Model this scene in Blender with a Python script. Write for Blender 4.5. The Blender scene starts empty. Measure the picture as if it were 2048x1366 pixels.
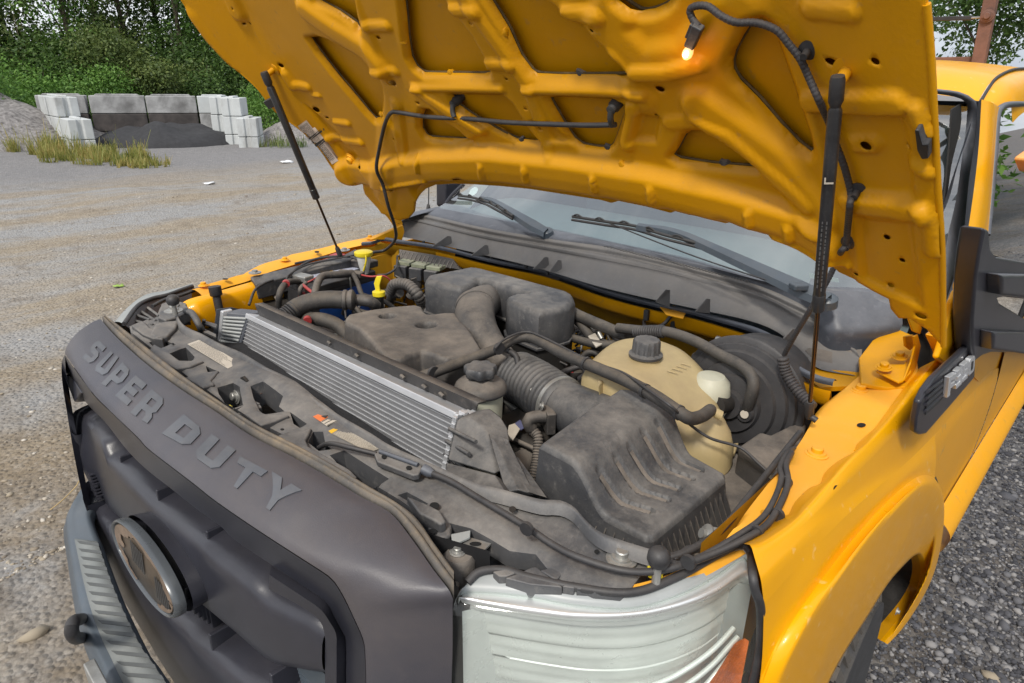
import bpy, bmesh, math, random
import numpy as np
from mathutils import Vector, Matrix, noise
from mathutils.geometry import delaunay_2d_cdt
random.seed(7); rng = np.random.default_rng(7)
S = bpy.context.scene
COL = S.collection
# ------------------------------------------------------------------ camera
CF, CT, CY, CR = 1313.657, 0.3733, 0.7637, 0.0159      # focal (px of 2048), tilt, yaw, roll
CAM = Vector((1.1538, -0.2956, 1.7953))
Fv = Vector((-math.sin(CY)*math.cos(CT), math.cos(CY)*math.cos(CT), -math.sin(CT)))
R0 = Vector((math.cos(CY), math.sin(CY), 0)); U0 = R0.cross(Fv)
Rv = R0*math.cos(CR) + U0*math.sin(CR); Uv = -R0*math.sin(CR) + U0*math.cos(CR)
cam = bpy.data.cameras.new('camera'); camo = bpy.data.objects.new('camera', cam); COL.objects.link(camo)
camo.matrix_world = Matrix(((Rv.x, Uv.x, -Fv.x, CAM.x), (Rv.y, Uv.y, -Fv.y, CAM.y), (Rv.z, Uv.z, -Fv.z, CAM.z), (0, 0, 0, 1)))
cam.sensor_width = 36; cam.lens = CF/2048*36; cam.clip_start = .02; cam.clip_end = 2000
S.camera = camo
# ------------------------------------------------------------------ light
W = bpy.data.worlds.new('World'); S.world = W; W.use_nodes = True
wn = W.node_tree.nodes; wl = W.node_tree.links; wn.clear()
SUN_EL, SUN_AZ = math.radians(48), math.radians(-70)     # azimuth of the sun measured from +X towards +Y
sky = wn.new('ShaderNodeTexSky'); sky.sky_type = 'NISHITA'; sky.sun_disc = False
sky.sun_elevation = SUN_EL; sky.sun_rotation = math.pi/2 - SUN_AZ; sky.dust_density = 3; sky.air_density = 1
tc = wn.new('ShaderNodeTexCoord'); nz = wn.new('ShaderNodeTexNoise'); nz.inputs['Scale'].default_value = 2.4
nz.inputs['Detail'].default_value = 8; nz.inputs['Roughness'].default_value = .6; nz.inputs['Distortion'].default_value = .4
mp = wn.new('ShaderNodeMapping'); mp.inputs['Scale'].default_value = (1, 1, 2.6)
wl.new(tc.outputs['Generated'], mp.inputs[0]); wl.new(mp.outputs[0], nz.inputs['Vector'])
cr = wn.new('ShaderNodeValToRGB'); cr.color_ramp.elements[0].position = .36; cr.color_ramp.elements[0].color = (3.4, 3.75, 4.3, 1)
cr.color_ramp.elements[1].position = .66; cr.color_ramp.elements[1].color = (7.4, 7.5, 7.7, 1)
mx = wn.new('ShaderNodeMix'); mx.data_type = 'RGBA'; mx.inputs[0].default_value = .88
wl.new(nz.outputs[0], cr.inputs[0]); wl.new(sky.outputs[0], mx.inputs[6]); wl.new(cr.outputs[0], mx.inputs[7])
bg = wn.new('ShaderNodeBackground'); bg.inputs[1].default_value = .088
wo = wn.new('ShaderNodeOutputWorld'); wl.new(mx.outputs[2], bg.inputs[0]); wl.new(bg.outputs[0], wo.inputs[0])
sl = bpy.data.lights.new('sun', 'SUN'); sl.energy = 1.5; sl.angle = math.radians(10); sl.color = (1, .95, .87)
so = bpy.data.objects.new('sun', sl); COL.objects.link(so)
sd = Vector((math.cos(SUN_EL)*math.cos(SUN_AZ), math.cos(SUN_EL)*math.sin(SUN_AZ), math.sin(SUN_EL)))
so.rotation_euler = sd.to_track_quat('Z', 'Y').to_euler()
S.view_settings.view_transform = 'Standard'; S.view_settings.look = 'None'
S.view_settings.gamma = 1; S.view_settings.use_curve_mapping = False; S.view_settings.exposure = 1.02
S.cycles.max_bounces = 6; S.cycles.transparent_max_bounces = 12
# ------------------------------------------------------------------ measuring: where a sight line meets a real plane of the place
def ray(u, v): return Fv + Rv*((u-1024)/CF) - Uv*((v-683)/CF)
def at(u, v, x=None, y=None, z=None):
    r = ray(u, v)
    k = (x-CAM.x)/r.x if x is not None else ((y-CAM.y)/r.y if y is not None else (z-CAM.z)/r.z)
    return CAM + r*k
def atf(u, v, fy):                                   # on a bowed front surface y = fy(x): first crossing along the sight line
    r = ray(u, v); g = lambda k: (CAM.y+r.y*k)-fy(CAM.x+r.x*k); best = (-1e9, 1); k = .15
    while k < 3.2:
        gk = g(k)
        if gk > 0:
            lo, hi = k-.02, k
            for _ in range(24):
                m = (lo+hi)/2
                if g(m) > 0: hi = m
                else: lo = m
            return CAM+r*hi
        if gk > best[0]: best = (gk, k)
        k += .02
    return CAM+r*best[1]
def PZ(l, z): return [at(q[0], q[1], z=q[2] if len(q) > 2 else z) for q in l]
def PY(l, y): return [at(q[0], q[1], y=q[2] if len(q) > 2 else y) for q in l]
def PX(l, x): return [at(q[0], q[1], x=q[2] if len(q) > 2 else x) for q in l]
# ------------------------------------------------------------------ materials
MATS = {}
def mat(name, col, rough=.6, spec=.5, metal=0, var=.25, scale=6, dust=0, dcol=(.30, .25, .19), bump=0, bscale=80, coat=0, spots=0, emit=None, alpha=1, trans=0, col2=None, dlo=.35, dhi=.7, fac=None):
    if name in MATS: return MATS[name]
    m = bpy.data.materials.new(name); m.use_nodes = True; MATS[name] = m
    n = m.node_tree.nodes; l = m.node_tree.links; b = n['Principled BSDF']
    tcn = n.new('ShaderNodeTexCoord'); P = tcn.outputs['Object']
    def noi(sc, det=6, ro=.6, dis=0):
        t = n.new('ShaderNodeTexNoise'); t.inputs['Scale'].default_value = sc; t.inputs['Detail'].default_value = det
        t.inputs['Roughness'].default_value = ro; t.inputs['Distortion'].default_value = dis; l.new(P, t.inputs['Vector']); return t.outputs[0]
    def rmp(src, a, c, lo=0., hi=1.):
        t = n.new('ShaderNodeMapRange'); t.inputs[1].default_value = a; t.inputs[2].default_value = c
        t.inputs[3].default_value = lo; t.inputs[4].default_value = hi; l.new(src, t.inputs[0]); return t.outputs[0]
    def mixc(f, A, B):
        t = n.new('ShaderNodeMix'); t.data_type = 'RGBA'
        if hasattr(f, 'links'): l.new(f, t.inputs[0])
        else: t.inputs[0].default_value = f
        for i, c in ((6, A), (7, B)):
            if hasattr(c, 'links'): l.new(c, t.inputs[i])
            else: t.inputs[i].default_value = tuple(c)[:3]+(1,)
        return t.outputs[2]
    def mth(op, a, c):
        t = n.new('ShaderNodeMath'); t.operation = op; t.use_clamp = True
        for i, q in ((0, a), (1, c)):
            if hasattr(q, 'links'): l.new(q, t.inputs[i])
            else: t.inputs[i].default_value = q
        return t.outputs[0]
    c1 = tuple(x*(1-var) for x in col); c2 = col2 or tuple(min(1, x*(1+var)) for x in col)
    C = mixc(rmp(noi(scale, 8, .65, .3), .3, .7), c1, c2)
    R = rough
    if spots:
        C = mixc(mth('MULTIPLY', rmp(noi(scale*14, 3, .5), .66, .72), spots), C, dcol)
    if dust:
        g = n.new('ShaderNodeNewGeometry'); sx = n.new('ShaderNodeSeparateXYZ'); l.new(g.outputs['Normal'], sx.inputs[0])
        up = rmp(sx.outputs[2], -.1, .85, .07, 1)  # dust on tops; upright faces kept darker, adding shade contrast through colour
        f = mth('MULTIPLY', mth('MULTIPLY', rmp(noi(scale*1.3, 12, .74, .12), dlo-.03, dhi+.05, .12, 1), up), dust)
        C = mixc(f, C, dcol)
        f2 = mth('MULTIPLY', rmp(noi(scale*9, 6, .7), .55, .75), dust*.35)
        C = mixc(f2, C, tuple(min(1, x*1.3) for x in dcol))
        R = rmp(f, 0, 1, rough, .92)
    l.new(C, b.inputs['Base Color'])
    if hasattr(R, 'links'): l.new(R, b.inputs['Roughness'])
    else:
        l.new(rmp(noi(scale*3, 5, .6), .3, .7, max(0, rough-.06), min(1, rough+.08)), b.inputs['Roughness'])
    b.inputs['Metallic'].default_value = metal; b.inputs['Specular IOR Level'].default_value = spec
    if coat: b.inputs['Coat Weight'].default_value = coat; b.inputs['Coat Roughness'].default_value = .06
    if bump:
        bp = n.new('ShaderNodeBump'); bp.inputs['Strength'].default_value = bump; bp.inputs['Distance'].default_value = .002
        l.new(noi(bscale, 5, .6), bp.inputs['Height']); l.new(bp.outputs[0], b.inputs['Normal'])
    if emit: b.inputs['Emission Color'].default_value = emit[:3]+(1,); b.inputs['Emission Strength'].default_value = emit[3]
    if trans: b.inputs['Transmission Weight'].default_value = trans; b.inputs['IOR'].default_value = 1.45
    if alpha < 1: b.inputs['Alpha'].default_value = alpha
    return m
YEL = (.84, .385, .001)
M_paint = mat('yellow_paint', YEL, .33, var=.02, scale=3, coat=.16, spec=.3, spots=.25, dcol=(.9, .72, .40))
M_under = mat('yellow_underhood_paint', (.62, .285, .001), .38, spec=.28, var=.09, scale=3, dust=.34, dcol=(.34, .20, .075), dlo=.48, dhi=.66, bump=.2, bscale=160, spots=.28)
M_dusty = mat('dusty_yellow_paint', (.84, .385, .003), .5, spec=.25, var=.05, scale=4, dust=.36, dcol=(.74, .40, .15), dlo=.25, dhi=.6)
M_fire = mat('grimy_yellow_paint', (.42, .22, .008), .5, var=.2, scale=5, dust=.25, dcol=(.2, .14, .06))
M_side = mat('mud_splashed_yellow_paint', (.84, .38, .001), .35, var=.04, scale=2, coat=0, spots=.5, dust=.35, dcol=(.52, .30, .09), dlo=.45, dhi=.7)
M_black = mat('weathered_black_plastic', (.026, .027, .036), .30, var=.3, scale=3, dust=.14, dcol=(.13, .11, .10), bump=.12, bscale=500)
M_band = mat('faded_grille_plastic', (.046, .050, .070), .36, var=.12, scale=2.4, col2=(.088, .078, .080), dust=.20, dcol=(.17, .14, .12), bump=.2, bscale=600)
M_letter = mat('worn_letter_plastic', (.080, .088, .104), .42, var=.25, scale=14, dust=.3, dcol=(.2, .18, .16))
M_dust = mat('dusty_black_plastic', (.034, .036, .041), .42, var=.3, scale=7, dust=.85, dcol=(.225, .208, .188), bump=.3, bscale=250, dlo=.42, dhi=.60)
M_dust2 = mat('dusty_engine_plastic', (.038, .037, .038), .48, var=.3, scale=6, dust=.95, dcol=(.225, .193, .160), bump=.3, bscale=250, dlo=.36, dhi=.60)
M_shield = mat('dusty_grey_plastic', (.06, .062, .068), .45, var=.25, scale=6, dust=.8, dcol=(.265, .243, .217), bump=.25, bscale=250, dlo=.40, dhi=.60)
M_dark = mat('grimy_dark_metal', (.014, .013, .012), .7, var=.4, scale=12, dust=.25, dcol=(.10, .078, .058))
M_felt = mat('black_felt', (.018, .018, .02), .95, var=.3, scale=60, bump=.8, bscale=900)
M_hose = mat('dusty_rubber_hose', (.035, .034, .034), .6, var=.3, scale=20, dust=.7, dcol=(.20, .165, .125), bump=.2, bscale=400)
M_rub = mat('black_rubber', (.03, .03, .033), .5, var=.3, scale=20, dust=.35, dcol=(.16, .14, .12))
M_wire = mat('cable_loom', (.035, .034, .038), .5, var=.3, scale=60, dust=.4, dcol=(.18, .15, .12), bump=.5, bscale=700)
M_seal = mat('orange_dusty_seal', (.07, .068, .066), .6, var=.4, scale=8, dust=.8, dcol=(.30, .22, .13), dlo=.45, dhi=.7)
M_alu = mat('aluminium', (.68, .69, .71), .36, metal=.55, var=.1, scale=12, dust=.25, dcol=(.45, .43, .40))
M_steel = mat('zinc_steel', (.42, .42, .40), .42, metal=.7, var=.2, scale=40, dust=.3, dcol=(.33, .28, .22))
M_chrome = mat('chrome', (.82, .83, .86), .08, metal=1, var=.02, scale=5)
M_rust = mat('rusty_steel', (.15, .075, .055), .75, var=.35, scale=14, dust=.3, dcol=(.28, .16, .12), bump=.4, bscale=120)
M_tank = mat('yellowed_tank_plastic', (.43, .335, .165), .42, var=.22, scale=5, dust=.7, dcol=(.32, .24, .15), dlo=.42, dhi=.72)
M_tank2 = mat('greenish_tank_plastic', (.52, .52, .41), .42, var=.12, scale=6, dust=.4, dcol=(.34, .29, .21))
M_yplas = mat('yellow_plastic', (.78, .62, .02), .4, var=.1, scale=12, dust=.2, dcol=(.4, .3, .15))
M_red = mat('red_plastic', (.38, .04, .04), .5, var=.2, scale=20, dust=.3, dcol=(.3, .18, .15))
M_blue = mat('blue_plastic', (.012, .075, .32), .35, var=.15, scale=8, dust=.15, dcol=(.2, .2, .2))
M_bumper = mat('blue_grey_bumper_plastic', (.062, .082, .105), .34, var=.25, scale=5, dust=.3, dcol=(.2, .19, .17))
M_tread = mat('grey_step_pad', (.17, .185, .187), .55, var=.12, scale=6, dust=.4, dcol=(.33, .32, .28), bump=.35, bscale=350)
M_trough = mat('dusty_trough_plastic', (.135, .132, .13), .55, var=.2, scale=8, dust=.7, dcol=(.24, .215, .185))
M_cowl = mat('cowl_plastic', (.05, .056, .070), .38, var=.2, scale=5, dust=.6, dcol=(.25, .26, .285), bump=.15, bscale=400)
M_peel = mat('peeled_emblem_backing', (.075, .065, .052), .35, var=.3, scale=9, col2=(.13, .095, .065), metal=.2)
M_white = mat('sticker_paper', (.55, .50, .42), .5, var=.1, scale=18, dust=.25)
M_orange = mat('orange_sticker', (.8, .2, .06), .5, var=.06, scale=18)
M_yst = mat('yellow_sticker', (.8, .47, .04), .5, var=.06, scale=18)
M_ink = mat('ink', (.04, .04, .04), .6, var=.1)
M_fine = mat('fine_print_grey', (.10, .10, .10), .6)
M_badge = mat('bright_badge', (.80, .81, .83), .22, metal=.45, var=.05)
M_greyink = mat('faded_ink', (.16, .135, .11), .6, var=.1)
M_lug = mat('dusty_tread', (.06, .055, .05), .85, var=.3, scale=20, dust=.6, dcol=(.22, .18, .14), bump=.3, bscale=200)
M_tyre = mat('tyre_rubber', (.045, .045, .048), .75, var=.25, scale=16, dust=.35, dcol=(.17, .15, .12), bump=.3, bscale=300)
M_amber = mat('amber_lens', (.85, .20, .045), .25, var=.25, scale=90, coat=.3)
M_refl = mat('reflector', (.86, .88, .87), .30, metal=.6, var=.08, scale=5)
M_refl2 = mat('satin_reflector', (.76, .78, .755), .30, metal=.25, var=.12, scale=7)
M_hous = mat('lamp_housing', (.32, .34, .34), .35, var=.15, scale=6, dust=.25, dcol=(.4, .39, .36))
M_wood = mat('bark', (.09, .07, .05), .9, var=.3, scale=5, bump=.5, bscale=30)
def glass_mat(name, tint, rough=.02, mixf=.0, dirt=.0):
    m = bpy.data.materials.new(name); m.use_nodes = True; n = m.node_tree.nodes; l = m.node_tree.links; n.clear()
    o = n.new('ShaderNodeOutputMaterial'); lw = n.new('ShaderNodeLayerWeight'); lw.inputs[0].default_value = .5; pw = n.new('ShaderNodeMath'); pw.operation = 'POWER'; pw.inputs[1].default_value = 4.5; l.new(lw.outputs['Facing'], pw.inputs[0])
    t = n.new('ShaderNodeBsdfTransparent'); t.inputs[0].default_value = tint+(1,)
    g = n.new('ShaderNodeBsdfGlossy'); g.inputs['Roughness'].default_value = rough; g.inputs[0].default_value = (1, 1, 1, 1)
    a = n.new('ShaderNodeMath'); a.operation = 'ADD'; a.use_clamp = True; a.inputs[1].default_value = mixf+.04; l.new(pw.outputs[0], a.inputs[0])
    mxs = n.new('ShaderNodeMixShader'); l.new(a.outputs[0], mxs.inputs[0]); l.new(t.outputs[0], mxs.inputs[1]); l.new(g.outputs[0], mxs.inputs[2])
    d = n.new('ShaderNodeBsdfDiffuse'); d.inputs[0].default_value = (.6, .6, .56, 1)
    m2 = n.new('ShaderNodeMixShader'); m2.inputs[0].default_value = dirt; l.new(mxs.outputs[0], m2.inputs[1]); l.new(d.outputs[0], m2.inputs[2])
    l.new(m2.outputs[0], o.inputs[0]); return m
M_wsh = glass_mat('windscreen_glass', (.55, .68, .64), .015, .22, .04)
M_dglass = glass_mat('door_glass', (.25, .32, .27), .01, .22, .0)
M_lens = glass_mat('headlamp_lens', (.93, .96, .94), .04, .0, .06)
def leaf_mat(name, a, b_, c):
    m = bpy.data.materials.new(name); m.use_nodes = True; n = m.node_tree.nodes; l = m.node_tree.links; b = n['Principled BSDF']
    oi = n.new('ShaderNodeTexCoord'); t = n.new('ShaderNodeTexNoise'); t.inputs['Scale'].default_value = 1.1; t.inputs['Detail'].default_value = 4
    l.new(oi.outputs['Object'], t.inputs['Vector'])
    g = n.new('ShaderNodeNewGeometry'); ad = n.new('ShaderNodeMath'); ad.operation = 'MULTIPLY_ADD'; ad.inputs[1].default_value = .45; l.new(g.outputs['Random Per Island'], ad.inputs[0])
    s = n.new('ShaderNodeMath'); s.operation = 'MULTIPLY'; s.inputs[1].default_value = .85; l.new(t.outputs[0], s.inputs[0]); l.new(s.outputs[0], ad.inputs[2])
    r = n.new('ShaderNodeValToRGB'); e = r.color_ramp.elements; e[0].position = .3; e[0].color = a+(1,); e[1].position = .95; e[1].color = c+(1,)
    x = r.color_ramp.elements.new(.62); x.color = b_+(1,)
    l.new(ad.outputs[0], r.inputs[0]); l.new(r.outputs[0], b.inputs['Base Color']); b.inputs['Roughness'].default_value = .6
    b.inputs['Subsurface Weight'].default_value = 0
    tr = n.new('ShaderNodeBsdfTranslucent'); l.new(r.outputs[0], tr.inputs[0]); ms = n.new('ShaderNodeMixShader'); ms.inputs[0].default_value = .35
    o = n['Material Output']; l.new(b.outputs[0], ms.inputs[1]); l.new(tr.outputs[0], ms.inputs[2]); l.new(ms.outputs[0], o.inputs[0]); return m
# ------------------------------------------------------------------ mesh helpers
def link(o, parent=None):
    COL.objects.link(o)
    if parent: o.parent = parent
    return o
def mesh_obj(name, V, Fc, m, parent=None, smooth=True, auto=None):
    me = bpy.data.meshes.new(name); me.from_pydata([tuple(v) for v in V], [], [tuple(f) for f in Fc]); me.update()
    if m: me.materials.append(m)
    if smooth: me.polygons.foreach_set('use_smooth', [True]*len(me.polygons))
    o = bpy.data.objects.new(name, me); link(o, parent)
    if auto is not None: sharp(o, auto)
    return o
def sharp(o, deg=35):
    bm = bmesh.new(); bm.from_mesh(o.data); a = math.radians(deg)
    for e in bm.edges:
        if len(e.link_faces) == 2 and e.calc_face_angle(0) > a: e.smooth = False
    bm.to_mesh(o.data); bm.free(); return o
def fixn(o):
    bm = bmesh.new(); bm.from_mesh(o.data); bmesh.ops.recalc_face_normals(bm, faces=bm.faces); bm.to_mesh(o.data); bm.free(); return o
def bev(o, w, seg=2, ang=30):
    md = o.modifiers.new('bevel', 'BEVEL'); md.width = w; md.segments = seg; md.limit_method = 'ANGLE'; md.angle_limit = math.radians(ang); md.harden_normals = True
    return o
def solid(o, t, off=-1):
    md = o.modifiers.new('solid', 'SOLIDIFY'); md.thickness = t; md.offset = off; return o
def catmull(P, n, closed=False):
    P = [Vector(p) for p in P]
    if len(P) == 2 and not closed: return [P[0].lerp(P[1], i/(n-1)) for i in range(n)]
    N = len(P); segs = N if closed else N-1; D = []
    for i in range(segs):
        p0 = P[(i-1) % N] if (closed or i > 0) else P[0]*2-P[1]
        p1 = P[i]; p2 = P[(i+1) % N]
        p3 = P[(i+2) % N] if (closed or i+2 < N) else P[-1]*2-P[-2]
        for k in range(12):
            t = k/12
            D.append(.5*((2*p1)+(p2-p0)*t+(2*p0-5*p1+4*p2-p3)*t*t+(-p0+3*p1-3*p2+p3)*t**3))
    D.append(P[0] if closed else P[-1])
    L = [0]
    for a, b in zip(D, D[1:]): L.append(L[-1]+(b-a).length)
    out = []; j = 0; m = n+1 if closed else n
    for i in range(m):
        s = L[-1]*i/(m-1)
        while j < len(L)-2 and L[j+1] < s: j += 1
        d = L[j+1]-L[j]; out.append(D[j].lerp(D[j+1], (s-L[j])/d if d > 1e-9 else 0))
    return out[:-1] if closed else out
def resamp(P, n):
    P = [Vector(p) for p in P]; L = [0]
    for a, b in zip(P, P[1:]): L.append(L[-1]+(b-a).length)
    out = []; j = 0
    for i in range(n):
        s = L[-1]*i/(n-1)
        while j < len(L)-2 and L[j+1] < s: j += 1
        d = L[j+1]-L[j]; out.append(P[j].lerp(P[j+1], (s-L[j])/d if d > 1e-9 else 0))
    return out
def loft(name, rows, m, parent=None, nu=40, sub=1, lin=False, smooth=True, auto=None, thick=0, off=-1, curve=catmull):
    R = [curve(r, nu) for r in rows]
    if sub > 1:
        cols = [catmull([R[i][j] for i in range(len(R))], (len(R)-1)*sub+1) if not lin else resamp([R[i][j] for i in range(len(R))], (len(R)-1)*sub+1) for j in range(nu)]
        R = [[cols[j][i] for j in range(nu)] for i in range(len(cols[0]))]
    V = [p for r in R for p in r]
    F = [(i*nu+j, i*nu+j+1, (i+1)*nu+j+1, (i+1)*nu+j) for i in range(len(R)-1) for j in range(nu-1)]
    o = mesh_obj(name, V, F, m, parent, smooth, auto)
    if thick: solid(o, thick, off)
    return o
def tube(name, P, r, m, parent=None, seg=12, n=None, rf=None, raw=False, caps=True):
    if not raw:
        L = sum((Vector(a)-Vector(b)).length for a, b in zip(P, P[1:]))
        P = catmull(P, n or max(8, min(160, int(L/max(.006, r*.8)))))
    V = []; F = []; T = (P[1]-P[0]).normalized(); N = T.orthogonal().normalized(); K = len(P)
    for i, p in enumerate(P):
        t = (P[min(i+1, K-1)]-P[max(i-1, 0)]).normalized()
        N = (N - t*N.dot(t)).normalized(); B = t.cross(N)
        rr = rf(i/(K-1)) if rf else r
        for k in range(seg):
            a = 2*math.pi*k/seg; V.append(p+N*(math.cos(a)*rr)+B*(math.sin(a)*rr))
    for i in range(K-1):
        for k in range(seg):
            k2 = (k+1) % seg; F.append((i*seg+k, i*seg+k2, (i+1)*seg+k2, (i+1)*seg+k))
    if caps: F.append(tuple(range(seg))[::-1]); F.append(tuple((K-1)*seg+k for k in range(seg)))
    return mesh_obj(name, V, F, m, parent, True, 60)
def corr(name, P, r, m, parent=None, pitch=.006, amp=.12, seg=14, n=None):
    L = sum((Vector(a)-Vector(b)).length for a, b in zip(P, P[1:])); k = max(4, int(L/pitch))
    return tube(name, P, r, m, parent, seg, n or k*8+1, rf=lambda t: r*(1+amp*(2*abs(math.sin(t*k*math.pi))**.7-1.2)))
def smooth_row(P, k=4, it=2):
    for _ in range(it): P = [sum(P[max(0, i-min(k, i, len(P)-1-i)):i+min(k, i, len(P)-1-i)+1], Vector())/(2*min(k, i, len(P)-1-i)+1) for i in range(len(P))]
    return P
def lathe(name, base, axis, prof, m, parent=None, seg=40, wob=None):
    axis = Vector(axis).normalized(); N = axis.orthogonal().normalized(); B = axis.cross(N); base = Vector(base); V = []; F = []
    for (r, h) in prof:
        for k in range(seg):
            a = 2*math.pi*k/seg; rr = r*(wob(a, h) if wob else 1)
            V.append(base+axis*h+N*(math.cos(a)*rr)+B*(math.sin(a)*rr))
    for i in range(len(prof)-1):
        for k in range(seg):
            k2 = (k+1) % seg; F.append((i*seg+k, i*seg+k2, (i+1)*seg+k2, (i+1)*seg+k))
    F.append(tuple(range(seg))[::-1]); F.append(tuple((len(prof)-1)*seg+k for k in range(seg)))
    return fixn(mesh_obj(name, V, F, m, parent, True, 40))
def prism(name, poly, vec, m, parent=None, b=.003, seg=2, scale=1.0, smooth=True):
    poly = [Vector(p) for p in poly]; vec = Vector(vec); n = len(poly); c = sum(poly, Vector())/n
    V = poly+[c+(p-c)*scale+vec for p in poly]
    F = [tuple(range(n)), tuple(range(2*n-1, n-1, -1))]+[(i, (i+1) % n, n+(i+1) % n, n+i) for i in range(n)]
    o = fixn(mesh_obj(name, V, F, m, parent, smooth, 40))
    if b: bev(o, b, seg)
    return o
def box(name, c, s, m, parent=None, rot=0, b=.003, tilt=None):
    x, y, z = [q/2 for q in s]; M_ = Matrix.Rotation(rot, 3, 'Z')
    if tilt: M_ = M_ @ Matrix.Rotation(tilt[1], 3, tilt[0])
    V = [Vector(c)+M_ @ Vector((i*x, j*y, k*z)) for i in (-1, 1) for j in (-1, 1) for k in (-1, 1)]
    F = [(0, 1, 3, 2), (4, 6, 7, 5), (0, 4, 5, 1), (2, 3, 7, 6), (0, 2, 6, 4), (1, 5, 7, 3)]
    o = fixn(mesh_obj(name, V, F, m, parent, True, 40))
    if b: bev(o, b)
    return o
def inpoly(X, Y, poly):
    c = np.zeros(X.shape, bool); n = len(poly)
    for i in range(n):
        x1, y1 = poly[i]; x2, y2 = poly[i-1]
        if y1 == y2: continue
        k = ((y1 > Y) != (y2 > Y)) & (X < (x2-x1)*(Y-y1)/(y2-y1)+x1); c ^= k
    return c
def pdist(X, Y, line, closed=True):
    d = np.full(X.shape, 1e9); n = len(line)
    for i in range(n if closed else n-1):
        x1, y1 = line[i]; x2, y2 = line[(i+1) % n]; dx, dy = x2-x1, y2-y1; q = dx*dx+dy*dy+1e-12
        t = np.clip(((X-x1)*dx+(Y-y1)*dy)/q, 0, 1); d = np.minimum(d, np.hypot(X-x1-t*dx, Y-y1-t*dy))
    return d
def sheet2d(outline, holes, res, extra=()):
    """constrained triangulation of an outline with holes, filled with grid points; returns 2D points and triangles"""
    pts = []; edges = []
    def ring(r):
        out = []
        for i in range(len(r)):
            a = Vector(r[i]); b = Vector(r[(i+1) % len(r)]); k = max(1, int((b-a).length/(res*1.2)))
            for j in range(k): out.append(a.lerp(b, j/k))
        s = len(pts); pts.extend(out); n = len(out); edges.extend([(s+i, s+(i+1) % n) for i in range(n)]); return [tuple(p) for p in out]
    O = ring(outline); H = [ring(h) for h in holes]
    xs = [p[0] for p in O]; ys = [p[1] for p in O]
    gx, gy = np.meshgrid(np.arange(min(xs), max(xs), res), np.arange(min(ys), max(ys), res*.87))
    gx = gx+(np.arange(gx.shape[0]) % 2)[:, None]*res*.5; gx = gx.ravel(); gy = gy.ravel()
    k = inpoly(gx, gy, O) & (pdist(gx, gy, O) > res*.45)
    for h in H: k &= ~inpoly(gx, gy, h) & (pdist(gx, gy, h) > res*.45)
    pts.extend([Vector((a, b)) for a, b in zip(gx[k], gy[k])])
    v, e, f, *_ = delaunay_2d_cdt([Vector(p[:2]) if len(p) > 2 else Vector(p) for p in pts], edges, [], 0, 1e-6)
    V = np.array([(q[0], q[1]) for q in v]); T = np.array([t for t in f if len(t) == 3])
    c = V[T].mean(1); k = inpoly(c[:, 0], c[:, 1], O)
    for h in H: k &= ~inpoly(c[:, 0], c[:, 1], h)
    T = T[k]; a = V[T[:, 1]]-V[T[:, 0]]; b = V[T[:, 2]]-V[T[:, 0]]; flip = (a[:, 0]*b[:, 1]-a[:, 1]*b[:, 0]) < 0
    T[flip] = T[flip][:, ::-1]
    return V, T, O, H
def dome(name, outline, z1, z0, m, parent=None, r=.02, res=.008, dents=(), zf=None, draft=0, holes=()):
    """a moulded cover seen from above: rounded top edge, side walls down to z0; zf(x,y) changes the top height"""
    ol = [(p[0], p[1]) for p in outline]
    V, T, O, H = sheet2d(ol, holes, res); X, Y = V[:, 0], V[:, 1]
    d = pdist(X, Y, O)
    Z = np.full(len(X), float(z1)) if zf is None else zf(X, Y)
    q = np.clip(1-d/r, 0, 1); Z = Z-r*(1-np.sqrt(1-q*q))
    for (dx, dy, dr, dd) in dents:
        t = np.hypot(X-dx, Y-dy)/dr; Z = Z-dd*np.exp(-(t**6))
    P = [(a, b, c) for a, b, c in zip(X, Y, Z)]; F = [tuple(t) for t in T]
    idx = {(round(a, 6), round(b, 6)): i for i, (a, b) in enumerate(zip(X, Y))}
    cx, cy = np.mean([p[0] for p in O]), np.mean([p[1] for p in O])
    ring = [idx.get((round(p[0], 6), round(p[1], 6))) for p in O]; ring = [i for i in ring if i is not None]
    s = len(P)
    for i in ring:
        x, y, z = P[i]; dx, dy = x-cx, y-cy; L = math.hypot(dx, dy)+1e-9; zz = z0(x, y) if callable(z0) else z0
        P.append((x+dx/L*draft, y+dy/L*draft, zz))
    n = len(ring)
    for i in range(n): F.append((ring[i], ring[(i+1) % n], s+(i+1) % n, s+i))
    return fixn(mesh_obj(name, P, F, m, parent, True, 50))
def empty(name, loc, label=None, cat=None, group=None, parent=None):
    o = bpy.data.objects.new(name, None); o.location = loc; o.empty_display_size = .2; link(o, parent)
    if label: o['label'] = label
    if cat: o['category'] = cat
    if group: o['group'] = group
    return o
def tag(o, label=None, cat=None, group=None, kind=None):
    for k, v in (('label', label), ('category', cat), ('group', group), ('kind', kind)):
        if v: o[k] = v
    return o
def join(name, objs, parent=None, kind=None):
    """several small meshes of one material into one part"""
    bm = bmesh.new(); ms = []
    for o in objs:
        me = o.data; off = len(ms)
        for mm in me.materials:
            if mm not in ms: ms.append(mm)
        k0 = len(bm.faces); bm.from_mesh(me); bm.faces.ensure_lookup_table()
        for i in range(k0, len(bm.faces)): bm.faces[i].material_index = ms.index(me.materials[0])
    bmods = [(md.width, md.segments) for o in objs for md in o.modifiers if md.type == 'BEVEL']
    me = bpy.data.meshes.new(name); bm.to_mesh(me); bm.free()
    for mm in ms: me.materials.append(mm)
    for o in objs: d = o.data; bpy.data.objects.remove(o); bpy.data.meshes.remove(d)
    o = bpy.data.objects.new(name, me); link(o, parent)
    if bmods: bev(o, bmods[0][0], bmods[0][1])
    if kind: o['kind'] = kind
    return o
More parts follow.
